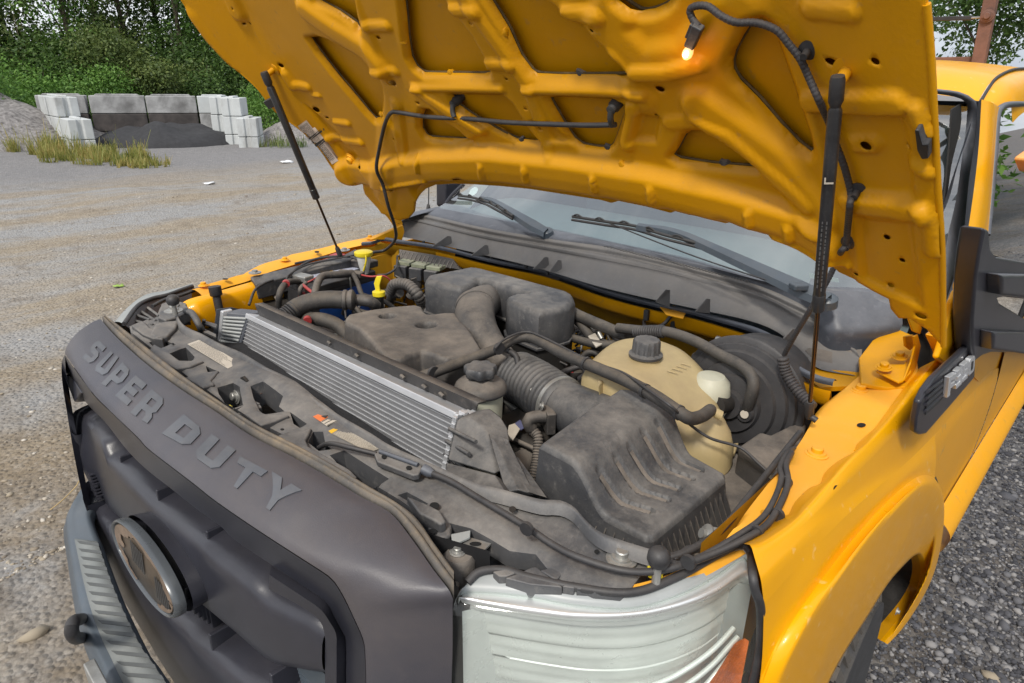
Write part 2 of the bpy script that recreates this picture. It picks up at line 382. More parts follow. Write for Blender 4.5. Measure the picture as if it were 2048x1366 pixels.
def bolt(name, p, axis, r, m, parent, washer=1.6):
    p = Vector(p); ax = Vector(axis).normalized()
    return lathe(name, p, ax, [(r*washer*1.25, 0), (r*washer*1.25, r*.12), (r*washer, r*.2), (r*washer*.95, r*.45), (r, r*.5), (r, r*1.2), (r*.85, r*1.35)], m, parent, 12 if r > .006 else 10)
# ================================================================== THE SETTING
def ground_mat():
    m = bpy.data.materials.new('gravel_yard'); m.use_nodes = True; n = m.node_tree.nodes; l = m.node_tree.links; b = n['Principled BSDF']
    t = n.new('ShaderNodeTexCoord'); P = t.outputs['Object']; sx = n.new('ShaderNodeSeparateXYZ'); l.new(P, sx.inputs[0])
    def noi(sc, det=8, ro=.65, dis=0, v=P):
        q = n.new('ShaderNodeTexNoise'); q.inputs['Scale'].default_value = sc; q.inputs['Detail'].default_value = det; q.inputs['Roughness'].default_value = ro; q.inputs['Distortion'].default_value = dis; l.new(v, q.inputs['Vector']); return q.outputs[0]
    def rmp(s, a, c, lo=0., hi=1.):
        q = n.new('ShaderNodeMapRange'); q.inputs[1].default_value = a; q.inputs[2].default_value = c; q.inputs[3].default_value = lo; q.inputs[4].default_value = hi; l.new(s, q.inputs[0]); return q.outputs[0]
    def mixc(f, A, B, mode='MIX'):
        q = n.new('ShaderNodeMix'); q.data_type = 'RGBA'; q.blend_type = mode
        if hasattr(f, 'links'): l.new(f, q.inputs[0])
        else: q.inputs[0].default_value = f
        for i, c in ((6, A), (7, B)):
            if hasattr(c, 'links'): l.new(c, q.inputs[i])
            else: q.inputs[i].default_value = tuple(c)+(1,)
        return q.outputs[2]
    def mth(op, a, c):
        q = n.new('ShaderNodeMath'); q.operation = op; q.use_clamp = True
        for i, z in ((0, a), (1, c)):
            if hasattr(z, 'links'): l.new(z, q.inputs[i])
            else: q.inputs[i].default_value = z
        return q.outputs[0]
    # wheel tracks: noise stretched along the driving direction
    mp = n.new('ShaderNodeMapping'); mp.inputs['Rotation'].default_value = (0, 0, math.radians(-25)); mp.inputs['Scale'].default_value = (.9, .16, 1); l.new(P, mp.inputs[0])
    tr = noi(1.2, 6, .6, .3, mp.outputs[0])
    tan = mixc(noi(7, 8, .7), (.19, .15, .10), (.43, .36, .27)); gry = mixc(noi(16, 8, .8), (.19, .188, .185), (.42, .413, .405))
    leftc = mixc(rmp(mth('ADD', mth('MULTIPLY', tr, .75), mth('MULTIPLY', noi(.55, 5), .3)), .455, .59), tan, gry)
    # darker grey stone near the block bay (far to the left) and on the driver's side
    leftc = mixc(mth('MULTIPLY', rmp(noi(2.6, 9, .75, .8), .50, .66), .6), leftc, (.17, .135, .10))
    leftc = mixc(rmp(mth('ADD', rmp(sx.outputs[0], -15.5, -10.5, 1, 0), mth('MULTIPLY', noi(.5, 5), .25)), .35, .95), leftc, mixc(noi(5, 8, .8), (.11, .11, .118), (.31, .30, .30)))
    dk = mixc(rmp(noi(.8, 6, .6, .4), .50, .66), mixc(noi(70, 6, .8), (.03, .03, .035), (.20, .198, .205)), mixc(noi(20, 6, .7), (.12, .095, .075), (.26, .215, .17)))
    C = mixc(rmp(sx.outputs[0], .2, 1.0), leftc, dk)
    # darker brown patches of dirt close to the truck
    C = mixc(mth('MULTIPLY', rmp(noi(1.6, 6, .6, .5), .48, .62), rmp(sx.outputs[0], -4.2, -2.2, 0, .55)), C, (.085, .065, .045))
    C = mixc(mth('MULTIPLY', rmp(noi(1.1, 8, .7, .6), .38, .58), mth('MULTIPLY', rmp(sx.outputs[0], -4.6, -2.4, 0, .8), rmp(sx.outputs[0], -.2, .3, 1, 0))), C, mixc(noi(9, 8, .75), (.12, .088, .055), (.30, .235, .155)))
    vo = n.new('ShaderNodeTexVoronoi'); vo.inputs['Scale'].default_value = 38; l.new(P, vo.inputs['Vector'])
    C = mixc(mth('MULTIPLY', rmp(vo.outputs['Color'], .55, .95), .3), C, (.50, .46, .41))
    vd = n.new('ShaderNodeTexVoronoi'); vd.inputs['Scale'].default_value = 60; l.new(P, vd.inputs['Vector'])
    C = mixc(rmp(vd.outputs['Distance'], .45, .75, 0, .35), C, (.09, .075, .06))
    l.new(C, b.inputs['Base Color']); b.inputs['Roughness'].default_value = .92
    h = mth('ADD', mth('MULTIPLY', rmp(vo.outputs['Distance'], 0, .6, 1, 0), .5), mth('MULTIPLY', noi(14, 10, .75), .6))
    bp = n.new('ShaderNodeBump'); bp.inputs['Strength'].default_value = 1; bp.inputs['Distance'].default_value = .028; l.new(h, bp.inputs['Height']); l.new(bp.outputs[0], b.inputs['Normal'])
    return m
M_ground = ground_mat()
def gz(x, y):                                         # gentle unevenness of the yard, flat under the truck
    f = min(1, max(0, (math.hypot(max(0, abs(x)-1.2), max(0, abs(y-2.5)-4))-.3)/2))
    return f*(noise.noise((x*.45, y*.45, 0))*.07+noise.noise((x*1.7, y*1.7, 3))*.022)
def ground():
    xs = np.concatenate([[-400, -150, -70, -45, -32], np.arange(-26, 8.01, .2), [12, 20, 40, 90, 400]])
    ys = np.concatenate([[-400, -100, -30, -12], np.arange(-6, 18.01, .2), [22, 30, 45, 80, 400]])
    V = [(x, y, gz(x, y)) for y in ys for x in xs]; n = len(xs)
    F = [(j*n+i, j*n+i+1, (j+1)*n+i+1, (j+1)*n+i) for j in range(len(ys)-1) for i in range(n-1)]
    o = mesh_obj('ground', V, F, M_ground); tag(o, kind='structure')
ground()
ICO = None
def stones(name, pts, sizes, m, flat=.6, sink=.25):
    """many loose stones as one mesh: each a jittered 20-face pebble"""
    global ICO
    if ICO is None:
        bm = bmesh.new(); bmesh.ops.create_icosphere(bm, subdivisions=1, radius=1); ICO = (np.array([v.co[:] for v in bm.verts]), np.array([[v.index for v in f.verts] for f in bm.faces])); bm.free()
    IV, IF = ICO; n = len(pts); k = len(IV)
    V = IV[None]*(1+rng.uniform(-.28, .28, (n, k, 1)))*sizes[:, None, None]*rng.uniform(.6, 1.3, (n, 1, 3)); V[:, :, 2] *= flat
    a = rng.uniform(0, 6.28, n); c, s = np.cos(a)[:, None], np.sin(a)[:, None]
    x = V[:, :, 0]*c-V[:, :, 1]*s; y = V[:, :, 0]*s+V[:, :, 1]*c; V[:, :, 0] = x; V[:, :, 1] = y
    V += pts[:, None, :]; V[:, :, 2] += (sizes*flat*(1-2*sink))[:, None]*.5
    F = (IF[None]+(np.arange(n)*k)[:, None, None]).reshape(-1, 3)
    me = bpy.data.meshes.new(name); me.vertices.add(n*k); me.vertices.foreach_set('co', V.reshape(-1)); me.loops.add(len(F)*3); me.loops.foreach_set('vertex_index', F.reshape(-1))
    me.polygons.add(len(F)); me.polygons.foreach_set('loop_start', np.arange(0, len(F)*3, 3)); me.update(calc_edges=True); me.materials.append(m)
    o = bpy.data.objects.new(name, me); link(o); return o
def stone_mat(name, a, b_, c):
    m = bpy.data.materials.new(name); m.use_nodes = True; n = m.node_tree.nodes; l = m.node_tree.links; b = n['Principled BSDF']
    g = n.new('ShaderNodeNewGeometry'); r = n.new('ShaderNodeValToRGB'); e = r.color_ramp.elements; e[0].color = a+(1,); e[1].color = c+(1,); e[1].position = .97; x = e.new(.6); x.color = b_+(1,)
    l.new(g.outputs['Random Per Island'], r.inputs[0]); l.new(r.outputs[0], b.inputs['Base Color']); b.inputs['Roughness'].default_value = .85; return m
M_st1 = stone_mat('dark_crushed_stone', (.03, .03, .036), (.095, .096, .108), (.27, .26, .255))
M_st2 = stone_mat('tan_pebbles', (.16, .13, .10), (.32, .27, .20), (.50, .46, .40))
def scatter(n, f, zmax=None):
    u = rng.uniform(0, 1, (n, 2)); x, y = f(u[:, 0], u[:, 1]); return np.array([(a, b, gz(a, b)) for a, b in zip(x, y)])
P_ = scatter(26000, lambda a, b: (1.0+a*(1.2+6*b*b), .8+b*b*11)); k = ~((P_[:, 0] < 1.02) & (P_[:, 1] < 5))
P_ = P_[k]; tag(stones('gravel', P_, .003+rng.gamma(1.7, .0032, len(P_)), M_st1), 'dark grey crushed stone covering the ground beside the truck', 'gravel', kind='stuff')
P_ = scatter(9000, lambda a, b: (-1.2-9*b*b-a*.8, -2.0+a*9*(0.35+b)))
tag(stones('pebbles', P_, .002+rng.gamma(1.3, .0032, len(P_)), M_st2, .5), 'tan and grey pebbles strewn over the dirt beyond the grille', 'pebbles', kind='stuff')
P_ = scatter(42000, lambda a, b: (.55+a*(.9+1.6*b), .5+b*4.8))
tag(stones('gravel', P_, .003+rng.gamma(2.0, .0018, len(P_)), M_st1, .75, .1), 'coarse dark crushed stone right beside the front wheel', 'gravel', kind='stuff')
# three bigger stones lying near the bumper and two on the right
for (u, v, s, lab) in ((70, 1270, .05, 'pale flat stone lying on the dirt left of the bumper'), (20, 990, .022, 'small grey stone on the dirt at the left edge, level with the grille'),
                    (1833, 1253, .016, 'small white stone on the dark gravel beside the front tyre'), (1915, 1258, .03, 'larger grey stone in the gravel right of the wheel arch'), (1985, 1355, .035, 'broken tan stone at the bottom right of the gravel')):
    p = at(u, v, z=0); o = stones('stone', np.array([[p.x, p.y, 0.0]]), np.array([s]), M_st2 if u < 1000 or u > 1950 else M_st1, .4); tag(o, lab, 'stone')
# litter and twigs
M_litter = mat('white_plastic_litter', (.75, .76, .78), .5, var=.05)
def litter(u, v, s, lab, m=M_litter, nm='litter', cat='litter'):
    p = at(u, v, z=0); c = Vector((p.x, p.y, gz(p.x, p.y)+.005)); V = []; F = []
    for i in range(5):
        for j in range(5):
            V.append(c+Vector(((i-2)*s*.3, (j-2)*s*.4, s*(.15+.35*noise.noise((i*.9, j*.9, u)))+.004)))
    F = [(i*5+j, i*5+j+1, (i+1)*5+j+1, (i+1)*5+j) for i in range(4) for j in range(4)]
    o = solid(mesh_obj(nm, V, F, m), .003); tag(o, lab, cat)
litter(574, 329, .16, 'crumpled white plastic scrap on the gravel beyond the hood strut')
litter(418, 368, .12, 'small white paper scrap on the dirt track left of the hood strut')
litter(8, 300, .10, 'white scrap at the left edge beside the gravel mound')
litter(238, 577, .05, 'fallen light green leaf on the dirt behind the grille', mat('green_leaf', (.28, .42, .08), .6), 'leaf', 'leaf')
tag(tube('grass_stalk', [at(100, 1020, z=.01), at(125, 1000, z=.03), at(150, 975, z=.04), at(158, 962, z=.02)], .0022, mat('straw', (.5, .36, .16), .7)), 'dry yellow stalk lying on the dirt beside the bumper', 'stalk')
# ------------------------------------------------------------------ concrete block bay
def conc_mat():
    m = mat('cast_concrete', (.50, .52, .52), .85, var=.10, scale=2.2, dust=.0, bump=.4, bscale=25)
    n = m.node_tree.nodes; l = m.node_tree.links; b = n['Principled BSDF']; src = b.inputs['Base Color'].links[0].from_socket
    t = n.new('ShaderNodeTexCoord'); g = n.new('ShaderNodeNewGeometry'); q = n.new('ShaderNodeTexNoise'); q.inputs['Scale'].default_value = 1.1; q.inputs['Detail'].default_value = 9; q.inputs['Roughness'].default_value = .75
    mpn = n.new('ShaderNodeMapping'); mpn.inputs['Scale'].default_value = (1, 1, .45); l.new(g.outputs['Position'], mpn.inputs[0]); l.new(mpn.outputs[0], q.inputs['Vector'])
    r = n.new('ShaderNodeMapRange'); r.inputs[1].default_value = .52; r.inputs[2].default_value = .72; r.inputs[4].default_value = .75; l.new(q.outputs[0], r.inputs[0])
    x = n.new('ShaderNodeMix'); x.data_type = 'RGBA'; l.new(r.outputs[0], x.inputs[0]); l.new(src, x.inputs[6]); x.inputs[7].default_value = (.24, .23, .21, 1); l.new(x.outputs[2], b.inputs['Base Color']); return m
M_conc = conc_mat()
M_tar = mat('tar_stained_concrete', (.36, .35, .34), .85, var=.72, scale=1.6, bump=.4, bscale=25, col2=(.46, .46, .46), dust=0)
M_tar2 = mat('tar_coated_concrete', (.035, .032, .032), .8, var=.4, scale=2.5, bump=.4, bscale=25, col2=(.10, .085, .08))
M_asph = mat('asphalt_millings', (.03, .03, .033), .85, var=.3, scale=8, bump=1, bscale=14)
BO = Vector((-19.1, 5.05, 0)); E1 = Vector((.346, .938, 0)).normalized(); E2 = Vector((-.938, .346, 0)).normalized()
def block(a, b, k, ang, lab, m=M_conc, L=1.45):
    # interlocking block: body with a raised ridge on top and a groove in each end
    H = .5; z0 = -.22+k*(H+.012); c = BO+E1*a+E2*b; rt = math.atan2(E1.y, E1.x)+math.radians(ang)
    hx, hy = L/2-.006, .27
    plan = [(-hx, -hy), (hx, -hy), (hx, -.07), (hx-.05, -.05), (hx-.05, .05), (hx, .07), (hx, hy), (-hx, hy), (-hx, .07), (-hx+.05, .05), (-hx+.05, -.05), (-hx, -.07)]
    R_ = Matrix.Rotation(rt, 3, 'Z'); root = empty('concrete_block', (c.x, c.y, z0), lab, 'concrete block', 'concrete blocks of the storage bay')
    wob = Matrix.Rotation(random.uniform(-.02, .02), 3, 'Z')
    prism('body', [wob @ R_ @ Vector((x, y, 0)) for x, y in plan], (0, 0, H), m, root, b=.022, seg=2)
    prism('ridge', [wob @ R_ @ Vector((x, y, H-.002)) for x, y in ((-hx+.12, -.07), (hx-.12, -.07), (hx-.12, .07), (-hx+.12, .07))], (0, 0, .05), m, root, b=.015, seg=1, scale=.9)
tier = ['bottom', 'middle', 'top']
for k in range(3):                                       # back wall
    for i, (a, L_, nm) in enumerate(((-1.0, 1.24, 'leftmost'), (.42, 1.46, 'second from the left'), (1.87, 1.40, 'third from the left'), (3.06, .92, 'rightmost'))):
        st = M_tar2 if (k < 2 and i in (0, 1, 2)) else (M_tar if (k == 2 and i in (0, 1, 2)) or (k == 1) else M_conc)
        block(a, 3.3, k, 0, f'{nm} concrete block in the {tier[k]} row of the bay\'s back wall', st, L_)
for i, (a, b_, ks) in enumerate(((-1.12, 2.5, (0, 1, 2)), (-.78, 1.45, (0, 1, 2)), (-.45, .42, (0, 1)))):
    for k in ks:
        w = ('back', 'middle', 'front')[i]
        block(a, b_, k, 107, f'{w} block in the {tier[k]} row of the bay\'s left wing wall', M_conc, 1.02)
for i, (a, b_, ks) in enumerate(((3.28, 2.5, (0, 1, 2)), (3.55, 1.45, (0, 1, 2)), (3.82, .42, (0, 1)))):
    for k in ks:
        w = ('back', 'middle', 'front')[i]
        block(a, b_, k, 75, f'{w} block in the {tier[k]} row of the bay\'s right wing wall', M_conc if k or i else M_tar, 1.02)
def heap(name, cx, cy, rx, ry, h, m, lab, cat, kind=None, rot=0, nseg=60, rough=.25, pw=1.4):
    V = [(cx, cy, h)]; F = []; rings = 16
    for i in range(1, rings+1):
        t = i/rings
        for j in range(nseg):
            a = 2*math.pi*j/nseg; x = rx*t*math.cos(a); y = ry*t*math.sin(a); X = cx+x*math.cos(rot)-y*math.sin(rot); Y = cy+x*math.sin(rot)+y*math.cos(rot)
            z = h*(1-min(1, t)**pw)*(1+rough*noise.noise((X*1.1, Y*1.1, 2)))+noise.noise((X*5, Y*5, 1))*.035-(.1 if i == rings else 0)
            V.append((X, Y, z))
    F += [(0, 1+j, 1+(j+1) % nseg) for j in range(nseg)]
    F += [(1+(i-1)*nseg+j, 1+i*nseg+j, 1+i*nseg+(j+1) % nseg, 1+(i-1)*nseg+(j+1) % nseg) for i in range(1, rings) for j in range(nseg)]
    o = mesh_obj(name, V, F, m); tag(o, lab, cat, kind=kind); return o
c = BO+E1*1.6+E2*2.0; heap('asphalt_pile', c.x, c.y, 2.15, 1.7, .50, M_asph, 'low pile of black asphalt millings inside the concrete bay', 'pile', rot=math.atan2(E1.y, E1.x), pw=2.6, rough=.6)
M_mound = mat('gravel_mound_stone', (.115, .105, .10), .9, var=.45, scale=9, bump=1, bscale=16, dust=.0, col2=(.33, .31, .30))
c = BO-E1*3.6+E2*3.2; heap('gravel_mound', c.x, c.y, 4.0, 3.6, 1.5, M_mound, 'grey gravel mound against the left wing of the bay', 'gravel mound', rough=.3, rot=1.2)
c = BO+E1*6.3+E2*2.9; heap('gravel_bank', c.x, c.y, 2.0, 2.4, .95, M_mound, 'small gravel bank right of the bay below the hood edge', 'gravel mound')
def soil_pat(name, u0, v0, rx, ry, m, lab):
    p = at(u0, v0, z=0); V = [(p.x, p.y, gz(p.x, p.y)+.012)]; n = 40
    for j in range(n):
        a = 2*math.pi*j/n; r = 1+.35*noise.noise((math.cos(a)*1.5, math.sin(a)*1.5, u0)); q = Vector((p.x, p.y, 0))+E1*(rx*r*math.cos(a))+E2*(ry*r*math.sin(a)); V.append((q.x, q.y, gz(q.x, q.y)+.010))
    o = mesh_obj(name, V, [(0, 1+j, 1+(j+1) % n) for j in range(n)], m); tag(o, lab, 'asphalt spill', kind='structure')
# ------------------------------------------------------------------ foliage
def leaves(n, blobs, size, seed, droop=.3, elong=1.8, shell=.55):
    r = np.random.default_rng(seed); w = np.array([b[3]**2 for b in blobs]); w /= w.sum(); bi = r.choice(len(blobs), n, p=w); B = np.array(blobs)
    d = r.normal(size=(n, 3)); d /= np.linalg.norm(d, axis=1)[:, None]; rad = (shell+(1-shell)*r.uniform(0, 1, n)**.5)
    rad *= 1+.25*np.sin(d[:, 0]*7+bi)*np.cos(d[:, 1]*6+bi*2)
    c = B[bi, :3]+d*(B[bi, 3]*rad)[:, None]*np.array([1, 1, .85])
    c += r.normal(size=(n, 3))*size*1.2
    nrm = d*.6+r.normal(size=(n, 3))*.8+np.array([0, 0, .5]); nrm /= np.linalg.norm(nrm, axis=1)[:, None]
    t = np.cross(nrm, r.normal(size=(n, 3))); t[:, 2] -= droop; t -= nrm*(t*nrm).sum(1)[:, None]; t /= np.linalg.norm(t, axis=1)[:, None]; s = np.cross(nrm, t)
    L = size*r.uniform(.6, 1.35, n)[:, None]
    return np.stack([c-t*L*.5, c+s*L*.5/elong+nrm*L*.06, c+t*L*.6, c-s*L*.5/elong+nrm*L*.06], 1).reshape(-1, 3)
def leaf_obj(name, V, m, parent=None):
    n = len(V)//4; me = bpy.data.meshes.new(name); me.vertices.add(n*4); me.vertices.foreach_set('co', V.reshape(-1)); me.loops.add(n*4); me.loops.foreach_set('vertex_index', np.arange(n*4))
    me.polygons.add(n); me.polygons.foreach_set('loop_start', np.arange(0, n*4, 4)); me.update(calc_edges=True); me.materials.append(m)
    return link(bpy.data.objects.new(name, me), parent)
M_lf1 = leaf_mat('dark_leaves', (.025, .055, .012), (.065, .13, .025), (.13, .21, .045))
M_lf2 = leaf_mat('bright_leaves', (.045, .12, .02), (.12, .25, .04), (.20, .34, .07))
M_lf3 = leaf_mat('olive_leaves', (.035, .065, .015), (.10, .15, .035), (.21, .26, .07))
def tree(x, y, h, w, m, lab, n, size, seed, kind='tree', trunk=True, lean=0, group=None, base=0):
    r = random.Random(seed); root = empty('tree' if kind == 'tree' else 'bush', (x, y, 0), lab, kind, group)
    blobs = []
    for i in range(9 if kind == 'tree' else 7):
        a = r.uniform(0, 6.28); q = r.uniform(.1, .75)*w/2; zz = h*(base+(1-base)*r.uniform(.15, .9)) if kind == 'tree' else h*r.uniform(.15, .75)
        blobs.append((q*math.cos(a)+lean*zz/h, q*math.sin(a), zz, w*r.uniform(.16, .30)))
    leaf_obj('crown', leaves(n, blobs, size, seed), m, root)
    stems = []
    for i in range(1 if kind == 'tree' else 3):
        P0 = Vector((r.uniform(-.1, .1), r.uniform(-.1, .1), -.1)); top = Vector((lean*.8+r.uniform(-.2, .2), r.uniform(-.2, .2), h*.85)); rr = .035*h**.6*(1 if kind == 'tree' else .3)
        stems.append(tube('trunk', [P0, P0.lerp(top, .35)+Vector((.05, .04, 0)), P0.lerp(top, .7), top], rr, M_wood, None, 7, 10, rf=lambda t: rr*(1-.8*t)))
        for b in blobs[:7]:
            s = P0.lerp(top, min(.85, max(.15, b[2]/h*.8))); stems.append(tube('limb', [s, s.lerp(Vector(b[:3]), .55)+Vector((0, 0, .1)), Vector(b[:3])], rr*.35, M_wood, None, 5, 6, rf=lambda t: rr*.35*(1-.7*t)))
    join('trunk', stems, root); return root
def far(u, D):                                            # a place on the ground seen in direction u, D metres away
    r = ray(u, 155); v = Vector((r.x, r.y, 0)).normalized(); return CAM.x+v.x*D, CAM.y+v.y*D
LEFT = [
 (-420, 33, 9, 8, M_lf1, 8000, .2, 'tree', 'dark tree outside the picture, farthest left'),
 (-250, 34, 10, 8, M_lf3, 8000, .2, 'tree', 'olive tree outside the picture, left of the mound'),
 (-130, 32, 9, 7, M_lf2, 8000, .18, 'tree', 'bright green tree just outside the left edge'),
 (-10, 33, 10, 6, M_lf3, 9000, .16, 'tree', 'olive tree behind the far left tall tree'),
 (210, 34, 10, 6.5, M_lf2, 11000, .16, 'tree', 'broad bright green tree in the back row behind the bay'),
 (330, 35, 11, 7, M_lf1, 12000, .16, 'tree', 'broad dark tree in the back row, right of centre'),
 (440, 34, 11, 6.5, M_lf2, 11000, .16, 'tree', 'bright green tree in the back row next to the hood'), # direction, distance, height, width, material, leaves, size, kind, label
 (-60, 32.5, 8.5, 5.0, M_lf1, 9000, .15, 'tree', 'dark tall tree at the far left edge behind the mound'),
 (30, 34.5, 9.0, 4.0, M_lf3, 5200, .14, 'tree', 'thin olive tree with sky showing through, left of the bay'),
 (150, 31.5, 9.5, 4.4, M_lf2, 6500, .14, 'tree', 'slender bright green tree rising behind the left wing wall'),
 (265, 32.5, 8.5, 4.6, M_lf3, 8500, .14, 'tree', 'olive tree rising behind the middle of the block bay'),
 (370, 31.5, 9.0, 4.8, M_lf1, 9000, .14, 'tree', 'dark green tree beside the raised hood edge'),
 (470, 33.5, 8.5, 4.6, M_lf3, 8000, .14, 'tree', 'olive tree partly hidden behind the raised hood'),
 (-30, 26, 2.5, 4.2, M_lf2, 15000, .10, 'bush', 'broad bright green bush at the left edge above the gravel mound'),
 (75, 28.5, 2.3, 3.6, M_lf2, 10000, .10, 'bush', 'light green sumac bush behind the top of the gravel mound'),
 (60, 30.5, 4.6, 4.6, M_lf1, 11000, .12, 'bush', 'tall dark bush between mound and sky gap'),
 (150, 30, 3.6, 3.8, M_lf1, 11000, .12, 'bush', 'dark bush behind the top left blocks'),
 (215, 28.3, 2.2, 2.6, M_lf2, 7000, .10, 'bush', 'low bright green bush just over the top row of blocks, left half'),
 (250, 30.5, 4.4, 4.4, M_lf3, 12000, .12, 'bush', 'tall olive bush behind the centre of the bay'),
 (320, 29.1, 2.7, 3.2, M_lf3, 9000, .11, 'bush', 'olive bush directly behind the right half of the back wall'),
 (360, 30.5, 4.2, 4.2, M_lf1, 11000, .12, 'bush', 'tall dark bush left of the hood edge'),
 (425, 29, 2.7, 3.2, M_lf1, 9000, .11, 'bush', 'dark bush above the right wing wall'),
 (480, 30, 3.4, 3.8, M_lf1, 10000, .12, 'bush', 'dark bush where the hood edge meets the wood'),
 (520, 27, 1.7, 3.0, M_lf2, 8000, .09, 'bush', 'low green bush on the bank right of the right wing wall'),
 (590, 27.5, 1.7, 3.2, M_lf2, 7000, .09, 'bush', 'low green bush under the hood edge beside the strut')]
for i, (u, D, h, w, m, n, s, kd, lab) in enumerate(LEFT):
    x, y = far(u, D); tree(x, y, h, w, m, lab, n, s, 40+i, kd, group='trees and bushes behind the block bay', base=.05)
# tree over the cab, and the trees on the driver's side that the door glass mirrors
for i, (u, D, h, w, m, n, s, lab) in enumerate([
  (1800, 24, 9, 5.5, M_lf2, 15000, .13, 'leafy tree behind the cab, left of the rusty rack post'), (1960, 21, 7.4, 3.6, M_lf1, 11000, .12, 'dark leafy tree behind the cab around the rusty rack post'),
  (2110, 20, 9.5, 2.6, M_lf2, 5000, .12, 'green tree at the top right corner beside open sky')]):
    x, y = far(u, D); tree(x, y, h, w, m, lab, n, s, 80+i, 'tree', group='trees behind the cab', base=.25)
for i, (x, y, h, w) in enumerate(((5.5, 10, 6, 5), (4.4, 14.5, 7, 4.5), (5.2, 19, 8, 5.5), (9, 3, 8, 6), (5.5, 25, 9, 7))):
    tree(x, y, h, w, (M_lf1, M_lf2, M_lf3)[i % 3], ['leafy tree mirrored low in the front of the door glass', 'tall dark tree mirrored in the middle of the door glass', 'olive tree mirrored far back in the door glass', 'leafy tree standing nearest the driver\'s headlight, outside the picture', 'farthest tree of the row on the driver\'s side'][i], 9000, .16, 100+i, 'tree', group='trees along the driver\'s side of the yard', base=.0)
# weeds at the foot of the left wing wall, countless blades
def weeds(name, regs, m, lab):
    A = []
    for (u0, v0, du, dv, n, h) in regs:
        r = rng.uniform(-1, 1, (n, 2)); 
        for a, b in r:
            if noise.noise((a*3.1, b*2.3, u0)) < -.12+abs(a)*.35: continue
            p = at(u0+du*a, v0+dv*b*(1-.5*abs(a)), z=0); hh = h*rng.uniform(.25, 1.0)*(1+1.3*max(0, noise.noise((a*4, b*3, v0))))*(1.8 if rng.uniform() < .04 else 1); an = rng.uniform(0, 6.28); ln = rng.uniform(.1, .6)*hh
            d = Vector((math.cos(an), math.sin(an), 0)); w = Vector((-d.y, d.x, 0))*rng.uniform(.004, .013)
            A += [p-w, p+w, p+d*ln+w*.4+Vector((0, 0, hh)), p+d*ln-w*.4+Vector((0, 0, hh))]
    o = leaf_obj(name, np.array([tuple(v) for v in A]), m); tag(o, lab, 'weeds', kind='stuff')
weeds('weeds', [(90, 300, 80, 12, 5200, .34), (190, 318, 115, 13, 5200, .26), (280, 332, 60, 7, 2000, .18)], leaf_mat('dry_weeds', (.08, .13, .02), (.26, .27, .06), (.48, .36, .13)), 'yellowing weeds at the foot of the left wing wall')
weeds('grass', [(560, 292, 55, 5, 900, .25), (40, 285, 50, 12, 1200, .4), (545, 250, 40, 25, 900, .4)], leaf_mat('green_grass', (.05, .09, .02), (.13, .19, .05), (.30, .30, .10)), 'green grass on the banks either side of the bay')
# ================================================================== THE TRUCK
TR = empty('pickup_truck', (0, .97, 0), 'yellow heavy-duty pickup truck with raised hood and exposed engine bay', 'pickup truck')
TR.location = (0, 0, 0)
# ---- grille shell with raised lettering
def yband(x): return -.02+(.026*(abs(x)/.6)**3 if x < 0 else .105*(x/.6)**2.5)
B0 = [(201,638),(223,664),(254,694),(298,732),(364,780),(430,822),(500,870),(580,911),(650,950),(723,994),(780,1025),(823,1077),(865,1137),(903,1188)]
B1 = [(212,633),(254,664),(320,716),(386,767),(500,844),(580,886),(660,928),(740,977),(823,1028),(870,1090),(908,1143)]
B2 = [(130,708),(153,741),(188,789),(223,824),(276,875),(300,900),(386,966),(429,1000),(507,1054),(601,1115),(655,1150),(671,1166),(689,1196),(708,1236),(727,1281),(731,1322),(732,1366),(733,1430)]
B3 = [(129,740),(155,782),(177,811),(210,844),(254,900),(291,937),(339,975),(400,1023),(443,1054),(467,1078),(542,1129),(609,1174),(652,1204),(668,1233),(684,1263),(692,1284),(692,1366),(693,1430)]
def zlip(u): return 1.245 if u < 600 else 1.245-.05*((u-600)/300)**1.5
b0 = [at(u, v, z=zlip(u)) for u, v in B0]
b2 = [atf(u, v, yband) for u, v in B2]
out_side = [atf(u, v, lambda x: yband(x)+.03) for u, v in ((905,1215),(905,1300),(903,1366),(903,1430))]
top_outer = b0+[p for p in out_side]
N_ = 120
r_out = catmull(top_outer, N_); r_in = catmull(b2, N_)
# match both edges by position across the truck so the text sits square
def byx(P, n, x0, x1):
    out = []
    for i in range(n):
        x = x0+(x1-x0)*i/(n-1)
        for a, b in zip(P, P[1:]):
            if (a.x-x)*(b.x-x) <= 0 and abs(b.x-a.x) > 1e-9: out.append(a.lerp(b, (x-a.x)/(b.x-a.x))); break
        else: out.append(min(P, key=lambda p: abs(p.x-x)))
    return out
mid = [a.lerp(b, .5)+Vector((0, -.012, .010)) for a, b in zip(r_out, r_in)]
q1 = [a.lerp(b, .15)+Vector((0, -.006, .006)) for a, b in zip(r_out, r_in)]; q2 = [a.lerp(b, .85)+Vector((0, -.007, .006)) for a, b in zip(r_out, r_in)]
shell = loft('grille_shell', [r_out, q1, mid, q2, r_in], M_band, TR, nu=N_, sub=4, curve=resamp)
b3 = [atf(u, v, lambda x: yband(x)+.02) for u, v in B3]
b3n = catmull(b3, N_); b3i = [p+Vector((0, .05, -.0)) for p in b3n]
loft('shell_underside', [[p+Vector((0, -.0008, -.0008)) for p in r_in], b3n, b3i], M_black, TR, nu=N_, sub=1, lin=True, auto=25, curve=resamp)
